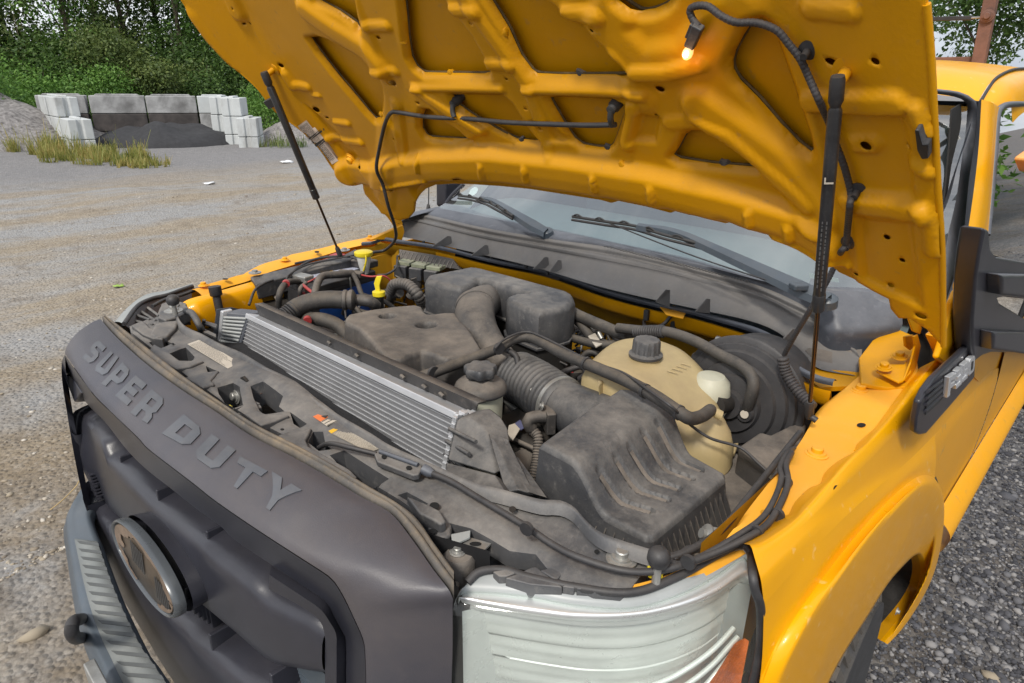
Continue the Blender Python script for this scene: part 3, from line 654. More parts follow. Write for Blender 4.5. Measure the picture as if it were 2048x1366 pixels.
# left leg of the shell
lg = [(130,708),(124,723),(123,745),(126,776),(133,820),(142,875),(152,930),(165,990),(180,1040)]
lgi = [(131,740),(133,748),(137,770),(143,810),(150,850),(157,890),(166,935),(176,985),(190,1035)]
loft('shell_side', [[atf(u, v, lambda x: .0+yband(x)) for u, v in lg], [atf(u, v, lambda x: yband(x)-.006) for u, v in lgi], [atf(u, v, lambda x: yband(x)+.05) for u, v in lgi]], M_black, TR, nu=40, lin=True, sub=1, auto=25)
# lettering mapped on the band
def letters():
    s = .27
    def O(*r): return r
    G = {  # strokes as polygons in a 1x1 box
    'S': [[(0,0),(.78,0),(1,.2),(1,.48),(.8,.62),(.32,.66),(.32,.76),(1,.76),(1,1),(.2,1),(0,.84),(0,.55),(.2,.42),(.68,.38),(.68,.24),(0,.24)]],
    'U': [[(0,1),(0,.2),(.2,0),(.8,0),(1,.2),(1,1),(.68,1),(.68,.25),(.32,.25),(.32,1)]],
    'P': [[(0,0),(.32,0),(.32,.3),(.8,.3),(1,.48),(1,.84),(.8,1),(0,1)], [(.32,.52),(.68,.52),(.68,.78),(.32,.78)]],
    'E': [[(0,0),(1,0),(1,.24),(.32,.24),(.32,.38),(.9,.38),(.9,.62),(.32,.62),(.32,.76),(1,.76),(1,1),(0,1)]],
    'R': [[(0,0),(.32,0),(.32,.3),(.55,.3),(.68,.2),(.68,0),(1,0),(1,.25),(.86,.38),(1,.5),(1,.84),(.8,1),(0,1)], [(.32,.52),(.68,.52),(.68,.78),(.32,.78)]],
    'D': [[(0,0),(.78,0),(1,.2),(1,.8),(.78,1),(0,1)], [(.32,.26),(.68,.26),(.68,.74),(.32,.74)]],
    'T': [[(.34,0),(.66,0),(.66,.75),(1,.75),(1,1),(0,1),(0,.75),(.34,.75)]],
    'Y': [[(.34,0),(.66,0),(.66,.38),(1,1),(.66,1),(.5,.66),(.34,1),(0,1),(.34,.38)]]}
    # each letter: bottom-left, bottom-right, top-left, top-right corners as read from the place, then laid on the shell
    L = [('S',(166,716),(183,730),(196,680),(213,696)),('U',(187,739),(211,754),(222,704),(238,716)),('P',(204,768),(231,784),(246,726),(262,744)),
         ('E',(232,792),(256,812),(272,752),(294,770)),('R',(262,826),(296,848),(304,780),(332,802)),('D',(325,868),(376,896),(368,830),(408,862)),
         ('U',(386,912),(432,944),(424,870),(472,902)),('T',(462,968),(482,984),(480,914),(536,944)),('Y',(526,1010),(548,1028),(544,944),(604,982))]
    ii = np.array([[p[:] for p in r] for r in [r_out, q1, mid, q2, r_in]])
    from mathutils.bvhtree import BVHTree
    me = shell.data; bv = BVHTree.FromPolygons([v.co for v in me.vertices], [tuple(p.vertices) for p in me.polygons])
    for ch, bl, br, tl, tr in L:
        g = G[ch]; V, T, Or, H = sheet2d(g[0], g[1:], .09)
        bl, br, tl, tr = map(Vector, (bl, br, tl, tr)); top = []; bad = False
        for x, y in V:
            q = bl.lerp(br, x).lerp(tl.lerp(tr, x), y); hit = bv.ray_cast(CAM, ray(q.x, q.y).normalized())
            top.append((hit[0], hit[1]) if hit[0] else (atf(q.x, q.y, yband), Vector((0, -.6, .8))))
        n = len(V); P = []
        for h, nn in top:
            if nn.dot(CAM-h) < 0: nn = -nn
            P.append(h+nn*.0022)
        for h, nn in top:
            if nn.dot(CAM-h) < 0: nn = -nn
            P.append(h-nn*.002)
        F = [tuple(t) for t in T]
        cnt = {}
        for t in T:
            for a, b in ((t[0], t[1]), (t[1], t[2]), (t[2], t[0])): cnt[(a, b)] = 1
        for (a, b) in cnt:
            if (b, a) not in cnt: F.append((b, a, a+n, b+n))
        fixn(mesh_obj('letter', P, F, M_letter, TR, True, 30))
letters()
# seal strip behind the shell
def zb1(u): return zlip(u)+.004
s0 = [p+Vector((0, .004, .001)) for p in b0]; s1 = [at(u, v, z=zb1(u)) for u, v in B1]
sA = catmull(s0, 90); sB = catmull(s1, 90)
loft('grille_seal', [[p+Vector((0, 0, -.012)) for p in sA], sA, [a.lerp(b, .35)+Vector((0, 0, .007)) for a, b in zip(sA, sB)], [a.lerp(b, .5)+Vector((0, 0, -.001)) for a, b in zip(sA, sB)], [a.lerp(b, .7)+Vector((0, 0, .006)) for a, b in zip(sA, sB)], sB, [p+Vector((0, .004, -.03)) for p in sB]], M_seal, TR, nu=90, sub=3, curve=resamp)
# ---- bars across the opening
def bar(name, crest, low, yo, m, zt=.03, back=.10):
    c = catmull([atf(u, v, lambda x: yband(x)+yo) for u, v in crest], 80); lo = catmull([atf(u, v, lambda x: yband(x)+yo-.004) for u, v in low], 80)
    up = [p+Vector((0, back, .015)) for p in c]
    return loft(name, [[p+Vector((0, .06, -.02)) for p in up], up, [a.lerp(b, .12)+Vector((0, 0, .002)) for a, b in zip(c, up)], [p+Vector((0, -.004, -.005)) for p in c], [a.lerp(b, .25)+Vector((0, -.008, 0)) for a, b in zip(c, lo)], lo, [p+Vector((0, .05, -.004)) for p in lo]], m, TR, nu=80, sub=4, curve=resamp)
bar('grille_bar', [(150,822),(166,825),(205,880),(221,915),(267,964),(320,1019),(408,1087),(427,1107),(500,1161),(534,1196),(575,1215),(633,1244),(655,1262)],
    [(147,870),(152,895),(165,935),(183,975),(210,1008),(250,1045),(300,1105),(361,1170),(400,1206),(440,1240),(480,1273),(515,1304),(550,1328),(600,1338),(652,1345)], .012, M_black)
bar('grille_bar', [(172,965),(190,1005),(215,1050),(250,1100),(300,1160),(340,1225),(373,1256),(400,1287),(450,1326),(488,1356),(540,1400),(640,1480)],
    [(172,1010),(197,1087),(236,1180),(265,1230),(295,1280),(322,1325),(349,1366),(380,1410),(420,1450),(480,1500),(560,1560),(640,1600)], -.004, M_black)
# inner frame ring (stepped) at the right
IFo = [(543,1131),(609,1174),(652,1204),(668,1233),(684,1263),(691,1290),(691,1366),(692,1430)]
IFi = [(539,1150),(600,1190),(640,1218),(660,1245),(672,1268),(673,1300),(673,1366),(674,1430)]
IFj = [(537,1178),(590,1206),(630,1232),(644,1250),(650,1275),(650,1310),(650,1366),(650,1430)]
loft('inner_frame', [[atf(u, v, lambda x: yband(x)+.022) for u, v in IFo], [atf(u, v, lambda x: yband(x)+.004) for u, v in IFi], [atf(u, v, lambda x: yband(x)+.006) for u, v in IFj], [atf(u, v, lambda x: yband(x)+.09) for u, v in IFj]], M_black, TR, nu=40, lin=True, sub=1, auto=25)
LFo = [(137,748),(140,752),(165,785),(178,806)]
prism('frame_block', [atf(u, v, lambda x: yband(x)+.01) for u, v in ((131,752),(140,750),(162,786),(150,805),(146,800))], (0.02, .05, -.005), M_black, TR, b=.006)
# ribs between shell and bar
for (u, v) in ((213,858),(268,925),(344,992),(446,1074)):
    p = atf(u, v, lambda x: yband(x)+.045); box('grille_rib', p, (.007, .05, .05), M_black, TR, b=.002)
for (u, v) in ((455,1272),(578,1350)):
    p = atf(u, v, lambda x: yband(x)+.03); box('grille_rib', p, (.009, .06, .05), M_black, TR, b=.002)
# small teeth on the lower bar
for i in range(10):
    t = i/9; u = 402+t*150; v = 1243+t*132; p = atf(u, v, lambda x: yband(x)+.035)
    o = box('vent_tooth', p+Vector((0, .014, .002)), (.010, .036, .008), M_cowl, TR, b=.002)
# fine louvres inside the openings
for i in range(6):
    p = atf(156+i*1.5, 838+i*9, lambda x: yband(x)+.05); box('inner_louvre', p+Vector((.01, .02, 0)), (.07, .02, .003), M_black, TR, b=0)
for i in range(9):
    p = atf(163+i*2, 945+i*6, lambda x: yband(x)+.04); box('inner_louvre', p+Vector((.01, .02, 0)), (.05, .02, .003), M_black, TR, b=0)
for i in range(5):
    p = atf(628+i*2, 1351+i*7, lambda x: yband(x)+.03); box('inner_louvre', p, (.06, .025, .003), M_bumper, TR, b=0)
# dark panel behind the openings
loft('grille_backing', [[Vector((x, yband(x)+.13, 1.19)) for x in np.linspace(-.66, .62, 12)], [Vector((x, yband(x)+.14, .6)) for x in np.linspace(-.66, .62, 12)]], mat('deep_black', (.008, .008, .009), .8), TR, nu=12, lin=True)
# ---- oval emblem with its badge peeled off
ax_a = (at(360, 1206, y=-.060)-at(222, 1050, y=-.075))*.5; ax_a.y = .004
ax_b = Vector((0, .004, .061)); nrm_e = Vector((0.02, -1, .12)).normalized(); ec2 = at(287, 1132, y=-.066)
def ell(k, d, n=64): return [ec2+ax_a*(k*math.cos(2*math.pi*i/n))+ax_b*(k*math.sin(2*math.pi*i/n))+nrm_e*d for i in range(n)]
def ringloft(name, rings, m, cap=None):
    n = len(rings[0]); V = [p for r in rings for p in r]; F = [(i*n+j, i*n+(j+1) % n, (i+1)*n+(j+1) % n, (i+1)*n+j) for i in range(len(rings)-1) for j in range(n)]
    if cap: F.append(tuple(range((len(rings)-1)*n, len(rings)*n)))
    return fixn(mesh_obj(name, V, F, m, EM, True, 50))
EM = empty('oval_emblem', (0, 0, 0), parent=TR); EM['label'] = 'oval emblem whose badge has peeled off'
ringloft('rim', [ell(1.0, -.014), ell(1.01, -.004), ell(1.0, .002), ell(.975, .0055), ell(.945, .004), ell(.93, -.002)], mat('dark_glossy_rim', (.10, .108, .115), .28, var=.15, metal=.3))
ringloft('backing', [ell(.94, -.003), ell(.90, .0), ell(.1, .001)], M_peel, True)
ringloft('barrel', [ell(.94, -.075), ell(1.0, -.024)], M_black)
for cx_ in (-.30, .42):
    for i in range(7):
        c_ = ec2+ax_a*(cx_+i*.058)+ax_b*(.16 if cx_ < 0 else -.12)+nrm_e*.0025
        prism('slot', [c_+ax_a*sx*.017+ax_b*sy*.36 for sx, sy in ((-1, -1), (1, -1), (1, 1), (-1, 1))], nrm_e*.0006, M_ink, EM, b=0)
# peeled flakes round the backing
for (a0, a1, k0, k1) in ((.0, 1.9, .74, .90), (1.9, 3.4, .66, .90), (3.4, 4.4, .80, .90), (5.2, 6.2, .82, .90)):
    n = 14; P = []
    for i in range(n+1): a = a0+(a1-a0)*i/n; P.append(ec2+ax_a*k1*math.cos(a)+ax_b*k1*math.sin(a)+nrm_e*.002)
    for i in range(n, -1, -1): a = a0+(a1-a0)*i/n; k = k0+.05*math.sin(a*7+k0*20)+.02*math.sin(a*19); P.append(ec2+ax_a*k*math.cos(a)+ax_b*k*math.sin(a)+nrm_e*.002)
    prism('torn_foil', P, nrm_e*.0012, mat('torn_emblem_film', (.20, .145, .105), .35, var=.4, scale=30, metal=.2), EM, b=0)
# ribbed neck right of the emblem
for i in range(6):
    p = at(366+i*9, 1193+i*7-(i % 2)*0, y=-.03+i*.006); box('neck_rib', p+Vector((0, .03, -.012)), (.008, .05, .05), M_black, EM, b=.003)
# ---- front bumper with step pad
bo = [(180,960),(158,985),(133,1027),(129,1054),(135,1098),(152,1200),(170,1266),(188,1312),(209,1366),(240,1430),(300,1530)]
bi = [(205,965),(190,1000),(178,1030),(197,1087),(232,1186),(279,1287),(305,1326),(332,1366),(380,1430),(470,1530)]
zo = .70
bo3 = catmull(PZ(bo, zo), 80); bi3 = catmull(PZ(bi, zo+.03), 80)
def mix3(A, B, t, d=(0, 0, 0)): return [a.lerp(b, t)+Vector(d) for a, b in zip(A, B)]
BM = loft('front_bumper', [mix3(bo3, bi3, 0, (0, .05, -.16)), mix3(bo3, bi3, 0, (-.01, -.004, -.05)), mix3(bo3, bi3, .02, (0, 0, -.008)), mix3(bo3, bi3, .12, (0, 0, .010)), mix3(bo3, bi3, .30, (0, 0, .006)), mix3(bo3, bi3, 1.0, (0, 0, .0)), mix3(bo3, bi3, 1.15, (0, 0, -.03))], M_bumper, TR, nu=80, sub=3, curve=resamp)
K0 = 22
pad0 = mix3(bo3, bi3, .30, (0, 0, .0085))[K0:]; pad1 = mix3(bo3, bi3, .99, (0, 0, .0045))[K0:]
pd = loft('step_pad', [pad0, [a.lerp(b, .5) for a, b in zip(pad0, pad1)], pad1], M_tread, TR, nu=58, sub=1, lin=True, curve=resamp, thick=.003, off=1)
for i in range(22):
    j = 1+i*2.65; a = pad0[int(j)].lerp(pad0[min(57, int(j)+1)], j % 1); b = pad1[int(j)].lerp(pad1[min(57, int(j)+1)], j % 1); d = (pad0[min(57, int(j)+1)]-pad0[int(j)]).normalized(); a = a.lerp(b, .08)
    prism('tread_groove', [a-d*.001+Vector((0, 0, .0035)), a.lerp(b, .1)+d*.010+Vector((0, 0, .0035)), b+d*.011+Vector((0, 0, .0035)), b-d*.003+Vector((0, 0, .0035))], (0, 0, .0012), mat('groove_rubber', (.09, .095, .095), .7, var=.2), pd, b=0)
hk = [at(163, 1238, y=-.14), at(148, 1243, y=-.17), at(143, 1262, y=-.18), at(152, 1276, y=-.17), at(172, 1275, y=-.13)]
tube('tow_hook', hk, .012, M_rub, TR, 12)
box('licence_bracket', at(196, 1366, y=-.17), (.08, .02, .05), M_steel, TR)
# ---- headlamp (driver's side)
HL = empty('headlight', (0, 0, 0), parent=TR)
def HZ(l): return [at(u, v, z=z) for u, v, z in l]
top_back = HZ([(945,1150,1.16),(975,1140,1.165),(1050,1152,1.165),(1150,1172,1.165),(1260,1181,1.165),(1350,1150,1.17),(1430,1110,1.175),(1480,1090,1.18),(1498,1102,1.178)])
top_frt = HZ([(908,1207,1.145),(930,1183,1.15),(1050,1190,1.152),(1150,1208,1.152),(1260,1214,1.152),(1350,1190,1.158),(1430,1150,1.163),(1485,1112,1.168),(1500,1128,1.165)])
def lens_front(l): return [at(u, v, **({'y': c} if k == 'y' else {'x': c})) for u, v, k, c in l]
l1 = HZ([(908,1215,1.14),(960,1225,1.137),(1050,1240,1.135),(1150,1252,1.135),(1260,1250,1.137),(1350,1232,1.142),(1430,1200,1.147),(1490,1160,1.152),(1508,1175,1.145)])
def down(P, dz, dy, dx=0): return [p+Vector((dx*(i/8), dy*(1-i/9), -dz)) for i, p in enumerate(P)]
l2 = down(l1, .035, -.010, .012); l3 = down(l1, .09, -.016, .022); l4 = down(l1, .17, -.020, .026); l5 = down(l1, .30, -.016, .024)
loft('lens', [top_frt, l1, l2, l3, l4, l5], M_lens, HL, nu=60, sub=3)
loft('lamp_top', [top_back, [p+Vector((0, 0, .003)) for p in top_frt], [p+Vector((0, .0, -.004)) for p in top_frt]], M_hous, HL, nu=60, sub=2)
ctr_ = Vector((.76, .52, 1.1))
def inset(P, k, dz=0): return [p.lerp(Vector((ctr_.x, ctr_.y, p.z)), k)+Vector((0, 0, dz)) for p in P]
loft('chrome_bezel', [inset(top_frt, .015, -.004), inset(l1, .02, .016), inset(l1, .03, .004), inset(l1, .06, -.004), inset(l1, .06, -.012), inset(l1, .11, -.014)], M_refl, HL, nu=60, sub=4)
def insetw(P, k, w, dz):
    n_ = len(P)-1; return [p.lerp(Vector((ctr_.x, ctr_.y, p.z)), k+w*math.sin(math.pi*i/n_))+Vector((0, 0, dz)) for i, p in enumerate(P)]
rr = []
for i in range(9):
    z = -.018-.015*i-.005*(i % 3); rr.append(insetw(l1, .11+.006*i, .007 if i % 2 else 0, z)); rr.append(insetw(l1, .116+.006*i, .010 if i % 2 else .003, z-.008))
loft('reflector', rr, M_refl2, HL, nu=60, sub=2)
loft('inner_wall', [[l1[0].lerp(ctr_, .03)+Vector((0, 0, -.01)), l1[0].lerp(ctr_, .03)+Vector((0, 0, -.33))], [l1[0].lerp(ctr_, .45)+Vector((0, 0, -.01)), l1[0].lerp(ctr_, .45)+Vector((0, 0, -.33))]], M_refl2, HL, nu=4, sub=1)
loft('lamp_bowl', [inset(l1, .17, -.01), inset(l1, .22, -.10), inset(l1, .27, -.17), inset(l1, .22, -.24), inset(l1, .14, -.33)], M_refl2, HL, nu=60, sub=3)
loft('end_wall', [[l1[-1]+Vector((-.004, .004, 0)), l1[-1]+Vector((-.004, .004, -.32))], [l1[-1]+Vector((-.06, -.02, -.01)), l1[-1]+Vector((-.07, -.02, -.32))]], M_hous, HL, nu=4, sub=1)
l1c = catmull(l1, 60)
def lp(sx, dz, k=.03): q = l1c[min(59, int(59*sx))]; return q.lerp(Vector((ctr_.x, ctr_.y, q.z)), k)+Vector((.016*sx, 0, dz))
loft('side_marker', [[lp(a_+(.985-a_)*i/9, dz) for i in range(10)] for a_, dz in ((.93, -.100), (.88, -.125), (.83, -.150), (.79, -.175), (.78, -.21), (.78, -.26))], M_amber, HL, nu=10, sub=2)
for k_, (s0, s1, z0, z1) in enumerate(((.45, .93, -.135, -.075), (.50, .95, -.165, -.10), (.55, .95, -.20, -.125))):
    tube('reflector_step', [lp(s0+(s1-s0)*i/9, z0+(z1-z0)*(i/9)**1.4, .075) for i in range(10)], .004, M_refl2, HL, 8)
lathe('bulb_bowl', lp(.30, -.20, .16), (-.2, -1, .25), [(.075, .0), (.060, -.02), (.03, -.045), (.01, -.05)], M_refl, HL, 40)
sealp = [at(u, v, z=z) for u, v, z in ((935,1165,1.16),(960,1143,1.168),(1010,1140,1.168),(1060,1155,1.168),(1150,1174,1.168),(1260,1185,1.168),(1350,1155,1.173),(1430,1112,1.178),(1470,1092,1.182),(1492,1092,1.182),(1503,1110,1.18))]
tube('lamp_gasket', sealp, .006, M_rub, HL, 10)
side_g = [sealp[-1], at(1505, 1145, x=.915), at(1510, 1180, x=.925), at(1521, 1215, x=.932), at(1521, 1290, x=.932), at(1512, 1340, x=.932), at(1500, 1390, x=.93)]
tube('lamp_gasket', side_g, .006, M_rub, HL, 10)
# passenger headlamp: only its top edge shows
HL2 = empty('headlight', (0, 0, 0), parent=TR)
t0 = [at(u, v, z=1.17) for u, v in ((230,643),(255,615),(290,590),(330,582),(360,575),(384,567))]; t1 = [at(u, v, z=1.19) for u, v in ((248,648),(275,612),(305,597),(335,590),(362,580),(385,572))]
loft('lens', [[p+Vector((-.02, -.01, -.2)) for p in t0], [p+Vector((-.01, -.005, -.04)) for p in t0], t0, t1], M_hous, HL2, nu=30, sub=2)
tube('lamp_gasket', t1, .006, M_rub, HL2, 10); tube('lamp_gasket', [p+Vector((0.03, .03, 0)) for p in t1[1:]], .005, M_rub, HL2, 8)
loft('inner_bezel', [t1, [p+Vector((.05, .05, -.08)) for p in t1]], mat('brown_plastic', (.05, .035, .03), .5), HL2, nu=30, sub=1)
# ---- fender, driver's side
FD = empty('fender', (0, 0, 0), parent=TR)
ZF = 1.2
F0 = PZ([(1243,1176,1.165),(1330,1150,1.17),(1430,1097,1.18),(1500,1010,1.195),(1560,935,1.2),(1600,880,1.2),(1618,845,1.2),(1640,810,1.205),(1680,775,1.215),(1712,752,1.225)], ZF)
F1 = PZ([(1260,1180,1.165),(1360,1150,1.17),(1480,1086,1.18),(1530,1055,1.195),(1620,975,1.2),(1690,915,1.2),(1730,875,1.2),(1755,848,1.205),(1790,800,1.22),(1815,765,1.235)], ZF)
Fw = [p+Vector((.0, 0, -.10)) for p in F0]
loft('flange', [Fw, [p+Vector((0, 0, -.006)) for p in F0], [a.lerp(b, .04)+Vector((0, 0, .002)) for a, b in zip(F0, F1)], [a.lerp(b, .5)+Vector((0, 0, .002)) for a, b in zip(F0, F1)], F1, [p+Vector((.016, .002, -.006)) for p in F1]], M_dusty, FD, nu=90, sub=2, lin=True, auto=50)
# step between flange and shoulder, with its pressed notches
F2 = [at(u, v, x=x) for u, v, x in ((1502,1090,.905),(1527,1085,.912),(1591,1045,.918),(1628,1002,.922),(1646,988,.922),(1670,948,.922),(1730,890,.922),(1775,845,.922),(1812,800,.922),(1850,750,.92),(1880,715,.918))]
F1b = PZ([(1480,1086,1.18),(1530,1058,1.195),(1562,1034,1.197),(1578,1028,1.197),(1590,1004,1.2),(1618,976,1.2),(1640,968,1.2),(1650,944,1.2),(1682,918,1.2),(1706,912,1.2),(1714,888,1.2),(1740,864,1.2),(1755,848,1.205),(1790,800,1.22),(1815,765,1.235),(1840,735,1.245)], ZF)
F2 = catmull(F2, 90); F1b = catmull(F1b, 90)
F3 = catmull([at(u, v, x=x) for u, v, x in ((1522,1160,.930),(1545,1140,.932),(1600,1080,.934),(1680,1011,.936),(1753,950,.938),(1814,880,.939),(1870,820,.940),(1925,762,.94),(1945,742,.94))], 90)
F4 = catmull([at(u, v, x=x) for u, v, x in ((1528,1208,.936),(1560,1175,.940),(1640,1081,.944),(1713,1011,.946),(1808,950-20,.948),(1860,880,.949),(1930,800,.95),(1970,760,.95),(1990,740,.95))], 90)
F2, F3, F4 = smooth_row(F2, 6), smooth_row(F3, 6), smooth_row(F4, 6)
def crisp(rows, e=.10):
    out = [rows[0]]
    for i in range(len(rows)-1):
        A, B = rows[i], rows[i+1]
        if i > 0: out.append([a.lerp(b, e) for a, b in zip(A, B)])
        out.append([a.lerp(b, .5) for a, b in zip(A, B)])
        if i < len(rows)-2: out.append([a.lerp(b, 1-e) for a, b in zip(A, B)])
    return out+[rows[-1]]
loft('shoulder', crisp([F1b, F2, F3, F4]), M_paint, FD, nu=90, sub=1, curve=resamp)
# side of the body: fender side, door, sill
FC = [(1528,1240),(1552,1240),(1576,1235),(1646,1150),(1713,1065),(1774,998),(1835,945),(1862,942),(1880,970),(1884,1030),(1874,1117),(1850,1200)]
XS = .952
def side(z0, y0, z1, y1, n=50): return [Vector((XS, y0+(y1-y0)*i/(n-1), z0+(z1-z0)*i/(n-1))) for i in range(n)]
f4y = [p for p in F4]; ya = f4y[0].y; 
def zrow(z, dx): return [Vector((XS+dx, p.y, z)) for p in F4]
fcut = catmull(PX([(1522,1262),(1576,1249),(1646,1158),(1713,1073),(1774,1006),(1835,951),(1858,948),(1880,975),(1886,1035),(1872,1130),(1850,1200)], XS), 90)
FLo = catmull(PX([(1512,1420,.945),(1518,1366,.948),(1546,1308,.952),(1576,1249,.954),(1646,1154,.955),(1713,1070,.956),(1774,1003,.958),(1835,951,.962),(1858,948,.970),(1880,972,.980),(1885,1035,.984),(1872,1120,.984),(1848,1185,.975),(1805,1252,.955),(1770,1286,.950)], XS), 140)
FLo = smooth_row(FLo, 4)
nf = min(range(140), key=lambda i: abs(FLo[i].y-1.22))
strip_b = catmull(FLo[:nf], 90); i4 = min(range(90), key=lambda i: abs(F4[i].y-1.25)); strip_a = catmull(F4[:i4], 90)
loft('side_strip', [strip_a, [a.lerp(b, .5)+Vector((.003, 0, 0)) for a, b in zip(strip_a, strip_b)], [a.lerp(b, .92)+Vector((.0, 0, .0)) for a, b in zip(strip_a, strip_b)], strip_b], M_paint, FD, nu=90, sub=3, curve=resamp)
def bulge(y, z): return .951+.008*math.sin(max(0, min(1, (1.10-z)/.40))*math.pi)
rp = [(p.y, p.z+.004) for p in F4 if 1.0 < p.y < 2.0]
def ftop(y): return float(np.interp(y, [p.y for p in F4], [p.z for p in F4]))
sideV, sideT, _, _ = sheet2d(rp+[(2.05, F4[-1].z-.01), (2.05, .66), (1.68, .62), (1.56, .80), (1.36, .95), (1.02, 1.02)], [], .03)
mesh_obj('side_panel', [(bulge(y, z)-.006*max(0, min(1, (z-ftop(y)+.02)/.02)), y, z) for y, z in sideV], [tuple(t) for t in sideT], M_side, FD)
DR = empty('door', (0, 0, 0), parent=TR)
dz1 = F4[-1].z-.01
loft('door_skin', [[Vector((bulge(y, z)+.001, y, z)) for y in np.linspace(2.056, 3.4, 10)] for z in np.linspace(dz1+.10, .70, 14)], M_side, DR, nu=10, sub=1)
prism('door_upper', [at(u, v, x=.944) for u, v in ((1936,742),(1938,712),(1947,690),(1990,690),(2140,680),(2140,770),(2030,765),(1990,752),(1960,770))], (.004, 0, 0), M_side, DR, b=0)
loft('rocker_panel', [[Vector((x, y, z)) for y in np.linspace(1.61, 5.5, 40)] for x, z in ((.955, .705), (.972, .695), (.995, .67), (1.0, .645), (.985, .60), (.95, .56))], M_side, TR, nu=40, sub=3)
loft('bed_side', [[Vector((bulge(3.4, z), y, z)) for y in np.linspace(3.41, 5.5, 10)] for z in np.linspace(1.2, .70, 14)], M_side, TR, nu=10, sub=1)
# wheel flare
FLm = catmull(PX([(1540,1430,.962),(1560,1366,.965),(1585,1305,.968),(1612,1250,.970),(1668,1165,.971),(1728,1088,.972),(1785,1025,.974),(1832,985,.977),(1852,983,.981),(1866,1005,.985),(1872,1060,.987),(1860,1130,.984),(1838,1185,.975),(1800,1248,.956),(1769,1285,.950)], .978), 140)
FLe = catmull(PX([(1630,1440,.966),(1655,1366,.968),(1676,1328,.970),(1695,1294,.970),(1731,1239,.972),(1774,1169,.972),(1805,1133,.972),(1826,1113,.971),(1840,1109,.969),(1848,1124,.966),(1850,1150,.962),(1842,1180,.958),(1822,1215,.954),(1795,1250,.951),(1768,1284,.950)], .972), 140)
FLm = smooth_row(FLm, 4); FLe = smooth_row(FLe, 2)
loft('wheel_flare', [FLo, [a.lerp(b, .25)+Vector((.007, 0, 0)) for a, b in zip(FLo, FLm)], FLm, [a.lerp(b, .5)+Vector((.004, 0, 0)) for a, b in zip(FLm, FLe)], [a.lerp(b, .95)+Vector((.001, 0, 0)) for a, b in zip(FLm, FLe)], FLe, [p+Vector((-.012, 0, -.001)) for p in FLe]], M_paint, FD, nu=140, sub=4, curve=resamp)
loft('flare_lip', [[p+Vector((-.008, 0, .0005)) for p in FLe], [p+Vector((-.034, 0, .002)) for p in FLe]], M_under, FD, nu=140, curve=resamp, lin=True)
loft('wheelhouse_liner', [[p+Vector((-.032, 0, .003)) for p in FLe], [p+Vector((-.16, 0, .012)) for p in FLe], [p+Vector((-.36, 0, .02)) for p in FLe]], mat('liner_fuzz', (.035, .033, .032), .95, var=.4, scale=30, bump=.8, bscale=300), FD, nu=140, curve=resamp, lin=True)
bolt('liner_screw', at(1793, 1222, x=.95), (1, 0, 0), .006, M_steel, FD)
for (u, v, z) in ((1865,836,1.2),):
    pass
for (u, v, z) in ((1720,783,1.215),(1633,910,1.2)):
    p = at(u, v, z=z); bolt('fender_bolt', p+Vector((0, 0, .002)), (0, 0, 1), .010, M_dusty, FD)
def hole(u, v, ru, rv, parent, z=None, x=None, m=None, lift=.003, n=16, dx=0):
    kw = {'z': z} if z is not None else {'x': x}
    P = [at(u+ru*math.cos(2*math.pi*i/n), v+rv*math.sin(2*math.pi*i/n), **kw) for i in range(n)]
    up = Vector((0, 0, 1)) if z is not None else Vector((1, 0, 0))
    return prism('hole', [p+up*lift for p in P], up*.0006, m or mat('hole_black', (.006, .006, .006), .9), parent, b=0)
hole(1667, 978, 6, 10, FD, x=.9215, lift=.004); hole(1722, 853, 9, 4, FD, z=1.2015); hole(1527, 1027, 7, 4, FD, z=1.1965, m=M_under); hole(1513, 1122, 12, 17, FD, z=1.185)
box('paint_chip', at(1618, 995, z=1.2)+Vector((0, 0, .003)), (.018, .008, .0012), M_steel, FD, rot=.7, b=0)
# pressed wedges on the step
for (u, v) in ((1585,1035),(1625,1000),(1700,920),(1725,893),(1762,850)):
    p = at(u, v, z=1.2); prism('pressed_notch', [p+Vector(q) for q in ((-.012, -.03, -.002), (.022, -.005, -.002), (.012, .03, -.002))], (.004, 0, .012), M_paint, FD, b=.004, scale=.25)
# fender vent with model badge
VT = empty('fender_vent', (0, 0, 0), parent=TR); XV = .952
vo_ = [(1817,860),(1818,835),(1826,800),(1838,775),(1855,752),(1880,728),(1905,706),(1928,682),(1936,684),(1934,695),(1939,725),(1938,752),(1915,778),(1885,812),(1855,845),(1838,864),(1826,866)]
prism('vent_frame', PX(vo_, XV), (.012, 0, 0), M_black, VT, b=.005, seg=3)
vi_ = [(1850,830),(1852,812),(1860,792),(1872,772),(1885,755),(1895,760),(1893,785),(1875,808)]
prism('vent_recess', PX(vi_, XV+.0126), (.0008, 0, 0), M_ink, VT, b=0)
for i in range(4):
    a, b = at(1850+i*1.5, 822-i*13, x=XV+.014), at(1884, 790-i*10, x=XV+.014); tube('vent_slat', [a, b], .0028, M_black, VT, 8)
